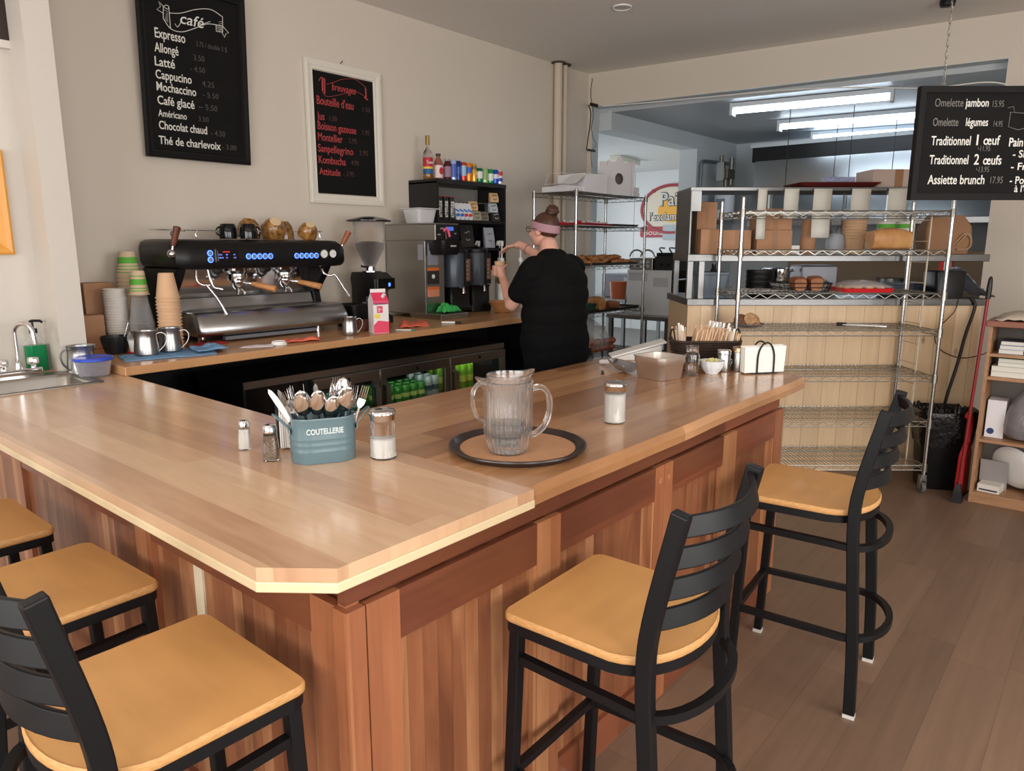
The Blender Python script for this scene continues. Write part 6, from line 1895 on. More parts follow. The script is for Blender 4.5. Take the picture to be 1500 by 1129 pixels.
m = M(); m.grid(14, 10, lambda u, v: (-.17 + .34 * u, -.14 + .28 * v, .03 + .045 * math.sin(PI * u) ** .5 * math.sin(PI * v) ** .5 + .008 * noise.noise((u * 9, v * 9, 2)))); m.build('clear_film', BAGM, s)
PASTRY = mat('sugared_pastry', (196, 146, 100), .6, var=(30, .4))
for k in range(8):
    if k == 0:
        p0 = M().ball((0, 0, .018), .032, .028, .018, 14, 8).build('pastry', PASTRY); o = p0
    else:
        o = p0.copy(); C.objects.link(o)
    o.location = kf(RX + .86 - .11 + (k % 4) * .073, RD + .15 + (k // 4) * .09, 1.3275); o.rotation_euler = (0, 0, k)
    tag(o, 'small sugared pastry under film in the red tray', 'pastry', 'pastries in the red tray')
s = ritem('plate', 'grey plate holding cookies on the fourth rack shelf', 'plate', .13, .17, 1.0875)
m = M(); m.lathe([(.05, 0), (.06, .003), (.10, .018), (.108, .024), (.106, .027), (.06, .008), (.01, .006)], 36); m.build('plate_body', mat('slate_plate', (112, 114, 120), .35), s)
COOK = mat('oat_cookie', (186, 144, 104), .8, var=(60, .35), bump=(80, .7))
DCOOK = mat('dark_cookie', (112, 78, 52), .8, bump=(80, .7))
for lb, dx, dy, z, tl, mt in (('dark cookie leaning at the left of the grey plate', -.050, 0, .045, 64, DCOOK), ('pale oat cookie standing in the middle of the grey plate', .012, -.01, .054, 72, COOK), ('pale oat cookie behind, tilted to the right on the grey plate', .05, .035, .045, 60, COOK), ('small pale biscuit lying flat on the grey plate', .055, -.03, .020, 6, COOK)):
    m = M(); r_ = .045 if tl > 10 else .03
    m.lathe([(r_ * .8, -.008), (r_, -.004), (r_, .003), (r_ * .7, .010), (r_ * .1, .011)], 20)
    for v in m.bm.verts: v.co.x *= 1 + .06 * noise.noise(v.co * 40)
    o = m.build('cookie', mt); o.location = kf(RX + .13 + dx, RD + .17 + dy, 1.0875 + z); o.rotation_euler = (R(tl), R(12), RZC + dx * 6)
    tag(o, lb, 'cookie')
s = ritem('serving_tongs', 'thin steel tongs lying at the right of the fourth rack shelf', 'tongs', .90, .22, 1.0915, R(-24))
m = M()
for sy in (-1, 1): m.tube([(-.14, 0, .004), (-.02, sy * .018, .006), (.10, sy * .028, .006), (.15, sy * .012, .004)], .004, up=(0, 0, 1), r2=.007)
m.build('arms', STEEL, s)
m = M(); m.cyl((-.15, 0, .006), (-.09, 0, .006), .012, n=10); m.build('grip', BLACKP, s)
# ------------------------------------------------------------ kitchen counter behind the caster rack
PINE = planks('knotty_pine_boards', [(216, 184, 146), (228, 198, 160), (234, 206, 170), (220, 190, 152)], .128, 'z', 'x', 0.0, rough=.42, grain=.12, seam=.35, seamw=.018, knots=.55, gscale=7, gstretch=.06)
KD = 5.10
KSTEEL = mat('kitchen_steel', (128, 128, 128), .34, 1.0, bump=(40, .04))
kc = thing('kitchen_counter', 'pine panelled serving counter with steel tops and shelves behind the caster rack', 'counter', (0, 0, 0), RZC)
M().box(1.255, 3.30, KD, KD + .03, 0, 1.205).build('front_panel', PINE, kc, smooth=False)
M().box(1.235, 1.255, KD, KD + .62, 0, 1.205).build('side_panel', PINE, kc, smooth=False)
M().box(1.225, 3.33, KD - .02, KD + .66, 1.205, 1.252).build('steel_worktop', KSTEEL, kc, smooth=False, bev=.004)
M().box(1.225, 3.33, KD + .02, KD + .50, 1.508, 1.558).build('steel_shelf', KSTEEL, kc, smooth=False, bev=.004)
M().box(1.225, 2.80, KD + .02, KD + .45, 1.985, 2.010).build('steel_shelf', KSTEEL, kc, smooth=False, bev=.003)
for x in (1.245, 1.325):
    M().box(x - .018, x + .018, KD + .02, KD + .056, 1.252, 1.508).build('post', KSTEEL, kc, smooth=False)
for x in (1.245, 3.30):
    M().box(x - .018, x + .018, KD + .44, KD + .476, 1.252, 1.508).build('post', KSTEEL, kc, smooth=False)
m = M(); m.box(1.228, 1.234, KD + .02, KD + .45, 1.558, 1.985); m.box(1.228, 1.30, KD + .02, KD + .026, 1.85, 1.985); m.build('end_panel', KSTEEL, kc, smooth=False)
M().box(2.78, 2.80, KD + .40, KD + .44, 1.558, 1.985).build('post', KSTEEL, kc, smooth=False)
M().box(1.9, 1.92, KD + .40, KD + .44, 1.558, 1.985).build('post', KSTEEL, kc, smooth=False)
STRIPW = mat('order_paper', (216, 214, 204), .7)  # plain off-white strips set along the front edge of the top shelf
for i, (x, w_, z0) in enumerate(((1.68, .062, 1.66), (1.86, .10, 1.80), (2.06, .125, 1.67), (2.32, .13, 1.80), (2.57, .14, 1.78))):
    s = thing('paper_slip', ['leftmost white slip hanging from the top steel shelf', 'second white slip from the left hanging from the top steel shelf', 'long middle white slip hanging from the top steel shelf', 'fourth white slip hanging from the top steel shelf', 'rightmost white slip hanging from the top steel shelf'][i], 'paper', kf(x, KD + .005, z0), RZC)
    m = M(); m.grid(2, 6, lambda u, v: (w_ * u, .006 * math.sin(v * 3) - .004, (1.998 - z0) * v)); m.build('slip', STRIPW, s, thick=.001)
def kit(name, label, cat, x, d, z, rz=0.0, group=None): return thing(name, label, cat, kf(x, KD + d, z), RZC + rz, group)
# middle shelf
KZ = 1.5585
def carton(label, x, d, z, w_, dp, h, mt=KRAFT, rz=0.0):
    s = kit('cardboard_box', label, 'box', x, d, z, rz)
    M().box(0, w_, 0, dp, 0, h).build('carton', mt, s, smooth=False, bev=.003)
    M().box(w_ * .42, w_ * .58, -.0008, 0, 0, h).build('box_seam', mat('kraft_tape', (160, 118, 86), .6) if 'kraft_tape' not in bpy.data.materials else bpy.data.materials['kraft_tape'], s, smooth=False)
    return s
carton('tall brown box at the left end of the steel shelf', 1.31, .16, KZ, .14, .16, .36)
carton('low brown box in front of the tall box at the shelf left end', 1.31, .03, KZ, .13, .12, .17)
carton('brown box behind the left rack posts on the steel shelf', 1.47, .06, KZ, .20, .20, .165)
carton('wide brown box under a stacked box on the steel shelf', 1.71, .06, KZ, .245, .22, .165)
carton('wide brown box stacked on the other, flaps raised', 1.72, .08, KZ + .166, .235, .20, .145)
s = kit('paper_cup_stack', 'tall kraft paper roll leaning by the brown boxes', 'paper roll', 2.085, .12, KZ)
m = M(); m.cyl((0, 0, 0), (.015, 0, .235), .052, .055, n=24); m.build('roll', KRAFT, s)
s = kit('grey_tub', 'small white tub low between the boxes and the kraft roll', 'tub', 1.985, .10, KZ)
M().box(-.03, .03, -.04, .04, 0, .06).build('tub_body', WHITEP, s, smooth=False, bev=.006)
s = kit('grey_jug', 'pale grey ribbed container left of the kraft tubs', 'container', 2.285, .12, KZ)
m = M(); m.lathe([(.060, 0), (.064, .01), (.062, .10), (.05, .135), (.02, .145)], 28); m.build('container_body', mat('pale_grey_ribbed', (172, 178, 186), .5), s)
tub = thing('kraft_tub', 'x', 'tub', (0, 0, 0))
m = M(); m.lathe([(.066, 0), (.079, .105), (.083, .107), (.083, .113), (.077, .113), (.064, .004)], 30); m.build('tub_wall', KCUP, tub)
for k in range(7):
    o = tub if k == 0 else dup(tub)
    o.location = kf(2.415, KD + .13, KZ + k * .0205); o.rotation_euler = (PI if False else 0, 0, RZC)
    o['label'] = 'topmost kraft tub of the nested stack on the steel shelf' if k == 6 else 'kraft tub nested in the stack on the steel shelf'; o['group'] = 'kraft tubs on the steel shelf'
gc = thing('green_band_cup', 'x', 'cup', (0, 0, 0))
m = M(); m.lathe([(.052, 0), (.058, .006), (.060, .11), (.058, .112), (.05, .11)], 26); m.build('cup_wall', WCUP, gc)
m = M(); m.lathe([(.0605, .065), (.0608, .095)], 26, cap0=False, cap1=False); m.build('printed_band', GBAND, gc)
for k in range(4):
    o = gc if k == 0 else dup(gc)
    x = 2.64 if k < 2 else 2.775
    o.location = kf(x, KD + .13 + (k % 2) * .001, KZ + (k % 2) * .1125); o.rotation_euler = (0, 0, RZC)
    o['label'] = ['lower white cup with green band, left pair on the steel shelf', 'upper white cup with green band, left pair on the steel shelf', 'lower white cup with green band, right pair on the steel shelf', 'upper white cup with green band, right pair on the steel shelf'][k]
    o['group'] = 'green banded white cups on the steel shelf'
s = kit('paper_bag', 'crumpled brown paper bag with rope handles at the right of the steel shelf', 'bag', 3.09, .20, KZ)
m = M(); m.rings([[(x * (1 + .06 * noise.noise((x * 20, y * 20, z * 9))), y, z) for x, y in rrect(w_, d_, .03, 5)] for w_, d_, z in ((.30, .16, 0), (.33, .18, .09), (.32, .16, .19), (.24, .08, .27))]); m.build('bag_body', mat('brown_paper', (150, 112, 82), .85, bump=(14, .5)), s)
for q in range(2):
    m = M(); m.tube(spline([(.02 + q * .03, -.092, .06), (.09 + q * .02, -.105, .14), (.14, -.10, .10), (.13, -.098, .04), (.05, -.095, .03)], 6), .006, 6); m.build('rope_handle', mat('twisted_paper', (170, 136, 104), .8), s)
# on the top shelf
TZ2 = 2.0105
s = kit('baking_tray', 'dark red tray overhanging the top steel shelf', 'tray', 1.98, .02, TZ2)
m = M(); m.rings([[(x, y, z) for x, y in rrect(w_, d_, .03, 4, .27, .17)] for w_, d_, z in ((.48, .28, 0), (.56, .36, .03), (.565, .365, .032), (.47, .27, .006))]); m.build('tray_body', mat('dark_red_tray', (112, 42, 40), .5), s)
s = kit('tissue_box', 'small blue and white patterned box on the dark red tray', 'box', 2.20, .14, TZ2 + .033, R(4))
M().box(0, .205, 0, .09, 0, .045).build('box_body', mat('blue_pattern', (86, 110, 196), .5, var=(120, .3, (214, 220, 240))), s, smooth=False)
carton('wide pale pinkish box on the top steel shelf, half behind the hanging menu', 2.50, .10, TZ2, .36, .26, .125, mat('pale_pink_card', (196, 178, 168), .8))
s = kit('spray_bottle', 'dark bottle with yellow cap at the left of the top shelf', 'bottle', 1.43, .30, TZ2)
m = M(); m.lathe([(.02, 0), (.02, .012)], 12); m.cyl((0, 0, 0), (.04, 0, .0), .004); m.build('cap', cmat((210, 180, 50), .4), s)
s = kit('grater', 'steel box grater hanging below the top shelf', 'grater', 2.27, .32, 1.70)
m = M(); m.rings([[(-.06, -.03, 0), (.06, -.03, 0), (.06, .03, 0), (-.06, .03, 0)], [(-.04, -.02, .20), (.04, -.02, .20), (.04, .02, .20), (-.04, .02, .20)]]); m.build('grater_body', STEEL, s, smooth=False)
for i in range(4):
    for j in range(6):
        m = None
m = M()
for i in range(5):
    for j in range(8): m.at((-.032 + i * .016, -.029 + .001 * j, .03 + j * .02), (0, 0, 0)).ball((0, 0, 0), .0035, nu=6, nv=4)
o = m.build('grater_holes', BLACKP, s); o['kind'] = 'stuff'
m = M(); m.tube([(0, 0, .20), (0, 0, .285)], .004, 6); m.build('hook', WIRE, s)
s = kit('wire_whisk', 'wire whisk hanging right of the grater', 'whisk', 2.40, .30, 1.66)
m = M()
for k in range(6):
    a = PI * k / 6
    m.tube([(.035 * math.cos(a) * math.sin(t), .035 * math.sin(a) * math.sin(t), .10 - .10 * math.cos(t) if False else .09 * (1 - math.cos(t)) * .6) for t in [2 * PI * j / 16 for j in range(17)]], .0015, 4)
m.tube([(0, 0, .10), (0, 0, .325)], .006, 6)
m.build('wires', WIRE, s)
# on the worktop under the middle shelf
WZ = 1.2525
def bowl_stack(label, x, d, n, r, h, dz, mt, nm='bowl', cat='bowl', grp=None):
    b0_ = None
    for k in range(n):
        if b0_ is None:
            b0_ = thing(nm, 'x', cat, (0, 0, 0)); m = M(); m.lathe([(r * .6, 0), (r * .75, .004), (r * .98, h * .7), (r, h), (r * .95, h), (r * .9, h * .7), (r * .5, .008)], 28); m.build(nm + '_body', mt, b0_); o = b0_
        else: o = dup(b0_)
        o.location = kf(x, KD + d, WZ + k * dz); o['group'] = grp
        o['label'] = ('topmost ' if k == n - 1 else 'lower ') + label
bowl_stack('black bowl of the stack on the steel worktop', 1.775, .15, 4, .095, .085, .036, BLACKP, grp='black bowls on the steel worktop')
bowl_stack('white plate of the pile on the steel worktop', 1.98, .22, 6, .105, .018, .014, mat('white_plate', (222, 220, 216), .3), 'plate', 'plate', 'white plates on the steel worktop')
bowl_stack('grey-blue plate of the left pile on the worktop', 2.80, .24, 7, .12, .018, .013, mat('slate_blue_plate', (104, 114, 126), .4), 'plate', 'plate', 'left grey-blue plates on the steel worktop')
bowl_stack('grey-blue plate of the right pile on the worktop', 3.02, .34, 7, .12, .018, .013, bpy.data.materials['slate_blue_plate'], 'plate', 'plate', 'right grey-blue plates on the steel worktop')
s = kit('steel_pot', 'small steel pot with handles behind the white plates', 'pot', 2.02, .46, WZ)
m = M(); m.lathe([(.08, 0), (.085, .01), (.085, .19), (.09, .195), (.08, .19), (.02, .2)], 28); m.tube([(-.085, 0, .17), (-.12, 0, .18), (-.12, 0, .19), (-.085, 0, .19)], .006); m.tube([(.085, 0, .17), (.12, 0, .18), (.12, 0, .19), (.085, 0, .19)], .006); m.build('pot_body', CHROME, s)
s = kit('toaster', 'grey steel appliance with a dark arched opening on the worktop', 'appliance', 2.16, .36, WZ)
M().box(0, .27, 0, .24, 0, .22).build('housing', mat('grey_metal_paint', (124, 124, 130), .4, .4), s, smooth=False, bev=.012)
m = M(); m.prism([(-.105 * math.cos(R(a)) + .135, .13 * math.sin(R(a))) for a in range(0, 181, 15)], -.004, 0)
o = m.build('dark_opening', BLACKG, s, smooth=False); o.rotation_euler = (R(90), 0, 0); o.location = (0, -.004, 0)
s = kit('storage_tub', 'grey-blue lidded tub at the left end of the worktop', 'tub', 1.42, .14, WZ)
m = M(); m.rings([[(x, y, z) for x, y in rrect(w_, d_, .02, 4)] for w_, d_, z in ((.18, .18, 0), (.21, .21, .16), (.225, .225, .165), (.225, .225, .18))]); m.build('tub_body', mat('slate_tub', (104, 116, 128), .5), s)
s = kit('sauce_bottle', 'yellow-labelled dark bottle behind the grey-blue tub', 'bottle', 1.50, .36, WZ)
m = M(); m.lathe([(.035, 0), (.035, .16), (.015, .2), (.015, .235)], 20); m.build('bottle_body', cmat((50, 36, 30), .2), s)
m = M(); m.lathe([(.0355, .04), (.0355, .12)], 20, cap0=False, cap1=False); m.build('label', cmat((206, 166, 60), .5), s)
s = kit('black_bin', 'black tub at the right of the worktop under a grey plastic sheet', 'tub', 3.06, .08, WZ)
m = M(); m.rings([[(x, y, z) for x, y in rrect(w_, d_, .03, 4)] for w_, d_, z in ((.19, .19, 0), (.22, .20, .18), (.21, .19, .19))]); m.build('tub_body', BLACKP, s)
film = mat('grey_plastic_sheet', (150, 152, 160), .25, 0, .2)
s = kit('plastic_sheet', 'grey crumpled plastic draped at the right end of the worktop', 'plastic sheet', 3.17, .02, WZ)
m = M(); m.grid(12, 10, lambda u, v: (.01 + .22 * u, .0 + .26 * v, .008 + .21 * (1 - u) ** 1.3 * (.75 + .25 * math.sin(3 * v)) + .025 * noise.noise((u * 6, v * 6, 3)))); m.build('sheet', film, s, thick=.002)
s = thing('power_cable', 'thick black cable running down the pine panel at its right end', 'cable', (0, 0, 0), RZC)
m = M(); m.tube(spline([(3.20, KD - .022, 1.262), (3.23, KD - .034, 1.20), (3.19, KD - .03, 1.0), (3.16, KD - .028, .80), (3.12, KD - .026, .60), (3.08, KD - .02, .35), (3.02, KD - .02, .05), (3.0, KD - .03, .012)], 8), .011, 8); m.build('cable_body', BLACKP, s)
s = thing('thin_wire', 'thin dark wire looping on the pine panel beside the thick cable', 'wire', (0, 0, 0), RZC)
m = M(); m.tube(spline([(3.12, KD - .022, 1.256), (3.09, KD - .03, 1.16), (2.98, KD - .03, 1.02), (3.02, KD - .03, .90), (3.16, KD - .045, .84), (3.30, KD - .05, .86), (3.36, KD - .06, .90)], 8), .0035, 6); m.build('wire', mat('brown_wire', (70, 48, 40), .6), s)

# ------------------------------------------------------------ kitchen lamps, hood and equipment
TUBE = mat('fluorescent_tube', (255, 255, 255), .4, emit=(226, 240, 255), es=11.0)
LHOU = mat('lamp_housing', (206, 212, 216), .4)
lampdirs = [((7.44, 3.25), (7.65, 1.88)), ((8.76, 3.25), (8.91, 1.90)), ((9.89, 3.24), (10.10, 1.95))]
for i, (a, b_) in enumerate(lampdirs):
    A, B_ = Vector((*a, 2.96)), Vector((*b_, 2.96))
    d = (B_ - A); Ln = d.length
    s = thing('fluorescent_light', ['nearest', 'middle', 'farthest'][i] + ' of the three lit tube lights on the kitchen ceiling', 'ceiling light', A, math.atan2(d.y, d.x))
    m = M(); m.box(-.04, Ln + .04, -.06, .06, .03, .075); m.build('housing', LHOU, s, smooth=False, bev=.004)
    m = M(); m.box(-.05, -.02, -.065, .065, -.045, .075); m.box(Ln + .02, Ln + .05, -.065, .065, -.045, .075); m.build('end_caps', LHOU, s, smooth=False)
    for y in (-.03, .03):
        m = M(); m.cyl((-.015, y, 0), (Ln + .015, y, 0), .019, n=14); m.build('tube', TUBE, s)
s = thing('fluorescent_light', 'unlit pale box light on the bakery room ceiling through the doorway', 'ceiling light', (10.0, 6.28, 2.905), R(10))
M().box(-.05, .85, -.09, .09, .0, .074).build('housing', mat('cream_diffuser', (226, 222, 206), .5), s, smooth=False, bev=.006)
s = thing('exhaust_hood', 'large stainless exhaust hood at the back of the kitchen', 'hood', (0, 0, 0))
m = M()
m.rings([[(9.35, y, 1.86), (9.35, y, 1.92), (9.47, y, 2.30), (9.50, y, 2.68), (10.38, y, 2.68), (10.38, y, 1.86)] for y in (3.85, -.6)])
m.build('canopy', STEEL2 if False else mat('hood_steel', (186, 190, 192), .22, 1.0), s, smooth=False)
M().box(9.56, 10.38, -.6, 3.92, 2.68, 2.86).build('filter_slot', BLACKP, s, smooth=False)
M().box(9.56, 10.38, -.6, 3.95, 2.86, 2.91).build('top_rail', LHOU, s, smooth=False)
s = thing('fire_suppression_unit', 'white tank and valves fixed at the left of the hood', 'fire extinguisher unit', (9.45, 4.22, 0))
m = M(); m.lathe([(.10, 1.95), (.13, 1.98), (.13, 2.30), (.09, 2.36), (.04, 2.38)], 24); m.build('tank', LHOU, s)
m = M(); m.box(-.131, -.128, -.06, .06, 2.08, 2.22); m.build('tank_label', mat('grey_notice', (120, 132, 144), .6), s, smooth=False)
m = M(); m.cyl((0, 0, 2.38), (0, 0, 2.48), .03, n=12); m.box(-.12, .10, -.08, .08, 2.48, 2.60); m.cyl((-.05, .05, 2.6), (-.05, .05, 2.78), .025, n=10); m.cyl((.05, -.05, 2.4), (.05, -.05, 2.75), .03, n=10); m.build('valve_box', mat('dull_brass', (120, 116, 104), .4, .7), s, smooth=False)
m = M(); m.box(-.18, -.14, -.05, .05, 2.45, 2.68); m.build('regulator', STEEL, s, smooth=False)
m = M(); m.box(.0, .30, .16, .235, 1.9, 2.2); m.build('wall_bracket', STEEL, s, smooth=False)
s = thing('conduit_pipe', 'thin metal conduit bent along the kitchen wall left of the tank', 'pipe', (0, 0, 0))
m = M(); m.tube([(9.20, 4.455, 1.2), (9.20, 4.455, 2.63), (9.21, 4.455, 2.68), (9.26, 4.455, 2.71), (9.5, 4.44, 2.72), (10.1, 4.44, 2.74)], .022, 8); m.build('conduit', mat('grey_conduit', (126, 134, 140), .4, .6), s)
for i, (x, y, z0) in enumerate(((7.62, 2.76, 1.95), (8.3, 2.35, 2.0), (8.83, 2.66, 2.0), (9.0, 2.1, 2.0))):
    s = thing('hanging_wire', ['first', 'second', 'third', 'fourth'][i] + ' thin wire from the left hanging from the kitchen ceiling', 'wire', (x, y, 0), 0)
    m = M(); m.tube([(0, 0, 3.035), (.01, .005, 2.6), (-.01, 0, z0)], .004, 5); m.build('wire', BLACKM, s)
# cooking line under the hood: seen as dark and warm shapes between the shelves
s = thing('cooking_range', 'dark steel cooking range under the hood at the back of the kitchen', 'range', (9.5, -.3, 0))
M().box(0, .86, 0, 3.9, 0, .92).build('body', mat('dark_range', (52, 50, 50), .4, .6), s, smooth=False)
M().box(.75, .86, 0, 3.9, .92, 1.55).build('splash_back', mat('warm_steel', (150, 132, 112), .4, .8), s, smooth=False)
for k in range(4):
    M().box(-.02, 0, .2 + k * .95, .95 + k * .95, .15, .75).build('oven_door', BLACKG, s, smooth=False)
s = thing('stock_pot', 'tall steel stock pot on the range', 'pot', (9.85, 2.2, .9205))
m = M(); m.lathe([(.15, 0), (.155, .01), (.155, .30), (.165, .305), (.14, .30)], 28); m.build('pot_body', STEEL, s)
s = thing('wall_cabinet', 'red fire extinguisher cabinet on the kitchen side of the opening', 'cabinet', (7.36, 1.22, 1.15))
M().box(0, .10, -.05, .05, 0, .45).build('cabinet_body', cmat((196, 40, 40), .4), s, smooth=False, bev=.01)
# oven with white side, on a steel table
s = thing('work_table', 'steel work table carrying the white-sided oven', 'table', (7.12, 3.74, 0))
M().box(0, .85, 0, .80, .80, .845).build('table_top', STEEL, s, smooth=False, bev=.003)
for x in (.04, .81):
    for y in (.04, .76): M().box(x - .022, x + .022, y - .022, y + .022, 0, .80).build('leg', STEEL, s, smooth=False)
M().box(.02, .83, .02, .78, .28, .30).build('lower_shelf', STEEL, s, smooth=False)
s = thing('countertop_oven', 'white-sided oven with dark front and taped notices on the steel table', 'oven', (7.25, 3.80, .846))
M().box(0, .42, 0, .56, 0, .50).build('housing', mat('white_enamel_side', (228, 232, 236), .3), s, smooth=False, bev=.006)
M().box(.004, .42, -.02, 0, .01, .50).build('oven_door', BLACKG, s, smooth=False)
m = M(); m.tube([(.06, -.02, .40), (.06, -.05, .40), (.36, -.05, .40), (.36, -.02, .40)], .010, 8); m.build('handle', STEEL, s)
for y0, y1, z0, z1 in ((.30, .54, .38, .47), (.04, .22, .32, .42)):
    M().box(-.002, 0, y0, y1, z0, z1).build('notice', mat('notice_paper', (196, 200, 204), .7) if 'notice_paper' not in bpy.data.materials else bpy.data.materials['notice_paper'], s, smooth=False)
s = thing('panini_grill', 'steel panini grill with looped handles on the white-sided oven', 'grill', (7.27, 4.05, 1.347))
M().box(0, .36, 0, .30, 0, .13).build('body', STEEL, s, smooth=False, bev=.005)
m = M()
for k in range(6): m.box(-.004, 0, .04 + (k % 3) * .085, .075 + (k % 3) * .085, .03 + (k // 3) * .045, .055 + (k // 3) * .045)
o = m.build('button_panel', mat('pale_buttons', (214, 216, 218), .4), s, smooth=False); o['kind'] = 'stuff'
for y in (.06, .20):
    m = M(); m.tube(arc((-.01, y, .13), .09, 10, 170, 12, 'yz'), .010, 8); m.build('handle', STEEL, s)
s = thing('contact_grill', 'dark grill with knobs and ribbed plate right of the panini grill', 'grill', (7.28, 3.80, 1.347))
M().box(0, .36, 0, .23, 0, .15).build('body', mat('dark_grill_paint', (58, 58, 60), .4, .5), s, smooth=False, bev=.005)
for x, y in ((-.012, .06), (-.012, .15)):
    m = M(); m.cyl((x, y, .06), (x + .014, y, .06), .02, n=14); m.build('knob', BLACKP, s)
m = M(); m.box(.02, .34, .01, .22, .15, .19); m.build('ribbed_plate', BLACKP, s, smooth=False)
for y in (.05, .17):
    m = M(); m.tube(spline([(.05, y, .19), (-.06, y - .03, .23), (-.10, y - .06, .245), (-.06, y - .09, .24)], 5), .008, 8); m.build('handle', STEEL, s)
s = thing('microwave', 'grey microwave behind the posts of the rack by the back wall', 'microwave', (8.2, 4.85, .95), R(-8))
M().box(0, .4, 0, .52, 0, .30).build('housing', mat('grey_enamel', (150, 156, 164), .35), s, smooth=False, bev=.008)
M().box(-.006, 0, .03, .14, .04, .26).build('keypad', mat('pale_keypad', (196, 200, 206), .4), s, smooth=False)
s = thing('storage_shelf', 'steel side table under the grey microwave in the bakery doorway', 'table', (7.95, 4.80, 0))
M().box(0, 1.0, 0, .9, .90, .945).build('table_top', STEEL, s, smooth=False)
for x in (.04, .96):
    for y in (.04, .86): M().box(x - .02, x + .02, y - .02, y + .02, 0, .90).build('leg', STEEL, s, smooth=False)
for lb, x, y, z, r, mt in (('dark round pan under the steel work table, nearer one', 7.30, 3.98, .301, .15, BLACKP), ('silver bowl on the lower shelf of the work table', 7.34, 4.30, .301, .13, STEEL)):
    s = thing('mixing_bowl', lb, 'bowl', (x, y, z))
    m = M(); m.lathe([(r * .5, 0), (r * .8, r * .4), (r, r * .9), (r * .97, r * .9), (r * .75, r * .4), (r * .4, .01)], 26); m.build('bowl_body', mt, s)
s = thing('plastic_bucket', 'orange-brown round bucket beside the loaves, behind the rack', 'bucket', (8.02, 4.95, .9455))
m = M(); m.lathe([(.09, 0), (.11, .22), (.10, .22)], 24); m.build('bucket_body', cmat((176, 84, 44), .5), s)

# bakery sign on the far wall
SG = thing('bakery_sign', 'round cream bakery sign with red ring seen through the kitchen doorway', 'sign', (12.488, 6.6, 2.25), 0, None, (R(90), 0, R(-90)))
def ell(a, b_, n, x0=0, y0=0): return [(x0 + a * math.cos(2 * PI * k / n), y0 + b_ * math.sin(2 * PI * k / n)) for k in range(n)]
m = M(); m.prism(ell(.60, .40, 48, 0, .03), 0, .006); m.build('cream_disc', cmat((226, 216, 196), .5), SG, smooth=False)
m = M(); pts = [( .62 * math.cos(R(a)), .03 + .43 * math.sin(R(a)), .008) for a in range(75, 285, 6)]; m.tube(pts, .022, up=(0, 0, 1), r2=.024); m.build('red_ring', cmat((160, 34, 48), .45), SG, smooth=False)
m = M(); m.prism(ell(.05, .035, 20, -.38, .37), .0, .012); m.build('red_dot', cmat((160, 34, 48), .45), SG, smooth=False)
m = M(); m.prism(ell(.30, .21, 36, .02, 0.0), .006, .010); m.build('yellow_sun', cmat((240, 176, 60), .5), SG, smooth=False)
DK = cmat((70, 66, 70), .5)
lettering('heading_shadow', [('Pains', -.222, .095, .235, .62, .016, 0)], DK, SG, (0, 0, .0108), (0, 0, 0), .0015)
lettering('heading_lettering', [('Pains', -.222, .095, .235, .62, .002, 0)], cmat((214, 212, 208), .5), SG, (0, 0, .0135), (0, 0, 0), .0015)
lettering('name_shadow', [("l'exclamation", -.455, -.17, .135, .92, .012, 0)], DK, SG, (0, 0, .0108), (0, 0, 0), .0015)
lettering('name_lettering', [("l'exclamation", -.455, -.17, .135, .92, .001, 0)], cmat((232, 226, 214), .5), SG, (0, 0, .0135), (0, 0, 0), .0015)
m = M(); m.prism(rrect(1.0, .20, .04, 4, -.14, -.385), 0, .014); m.build('red_plaque', cmat((164, 36, 50), .45), SG, smooth=False)
lettering('plaque_lettering', [('Boulangerie', -.56, -.44, .10, .86, .001, 0)], cmat((236, 214, 206), .5), SG, (0, 0, .0155), (0, 0, 0), .0015)
m = M(); m.box(-.155, .5, -.53, -.26, .016, .022); m.build('grey_cover', mat('grey_sheet', (176, 188, 194), .5), SG, smooth=False)

# ------------------------------------------------------------ bin, broom and shelf at the right
s = thing('trash_bin', 'black plastic bin lined with a shiny black bag beside the caster rack', 'trash bin', (5.525, .822, 0), R(-64))
m = M(); m.rings([[(x, y, z) for x, y in rrect(w_, d_, .05, 5)] for w_, d_, z in ((.25, .20, 0), (.26, .21, .01), (.32, .25, .48), (.335, .265, .50), (.335, .265, .515), (.31, .24, .505), (.25, .2, .03))]); m.build('bin_body', BLACKP, s)
m = M(); rs = []
r2 = random.Random(2)
for k, (w_, z) in enumerate(((.305, .30), (.33, .36), (.345, .46), (.352, .53), (.34, .545), (.31, .53), (.27, .44))):
    rs.append([(x * w_ / .33 * (1 + .05 * noise.noise((i * .8, k * .9, 1))), y * w_ / .33 * (1 + .07 * noise.noise((i * .7, k * .8, 5))), z + .035 * noise.noise((i * .55, k * .4, 9)) * (1 if k < 5 else 0.3)) for i, (x, y) in enumerate(rrect(.335, .265, .06, 8))])
m.rings(rs, True, False, True); m.build('bin_bag', mat('shiny_black_film', (16, 16, 18), .16, bump=(26, .9)), s)
RED = mat('red_plastic_gloss', (168, 34, 36), .35)
s = thing('dustpan', 'red upright dustpan standing between the bin and the wooden shelf', 'dustpan', (5.41, .660, 0), R(-4))
m = M(); m.rings([[(-.10, -.02, 0.012), (.10, -.02, 0.012), (.10, .025, 0.012), (-.10, .025, .012)], [(-.095, -.02, .28), (.085, -.02, .28), (.085, .02, .28), (-.095, .02, .28)], [(-.05, -.02, .36), (.03, -.02, .36), (.03, .01, .36), (-.05, .01, .36)]]); m.build('pan', RED, s, smooth=False, bev=.008)
m = M(); m.box(-.105, .105, -.025, .03, 0, .014); m.build('black_lip', BLACKP, s, smooth=False)
m = M(); m.tube(spline([(0, -.005, .34), (.01, -.005, .44), (-.01, -.005, .52), (-.05, -.005, .555), (-.09, -.005, .545)], 5), .017, 8); m.build('handle', RED, s)
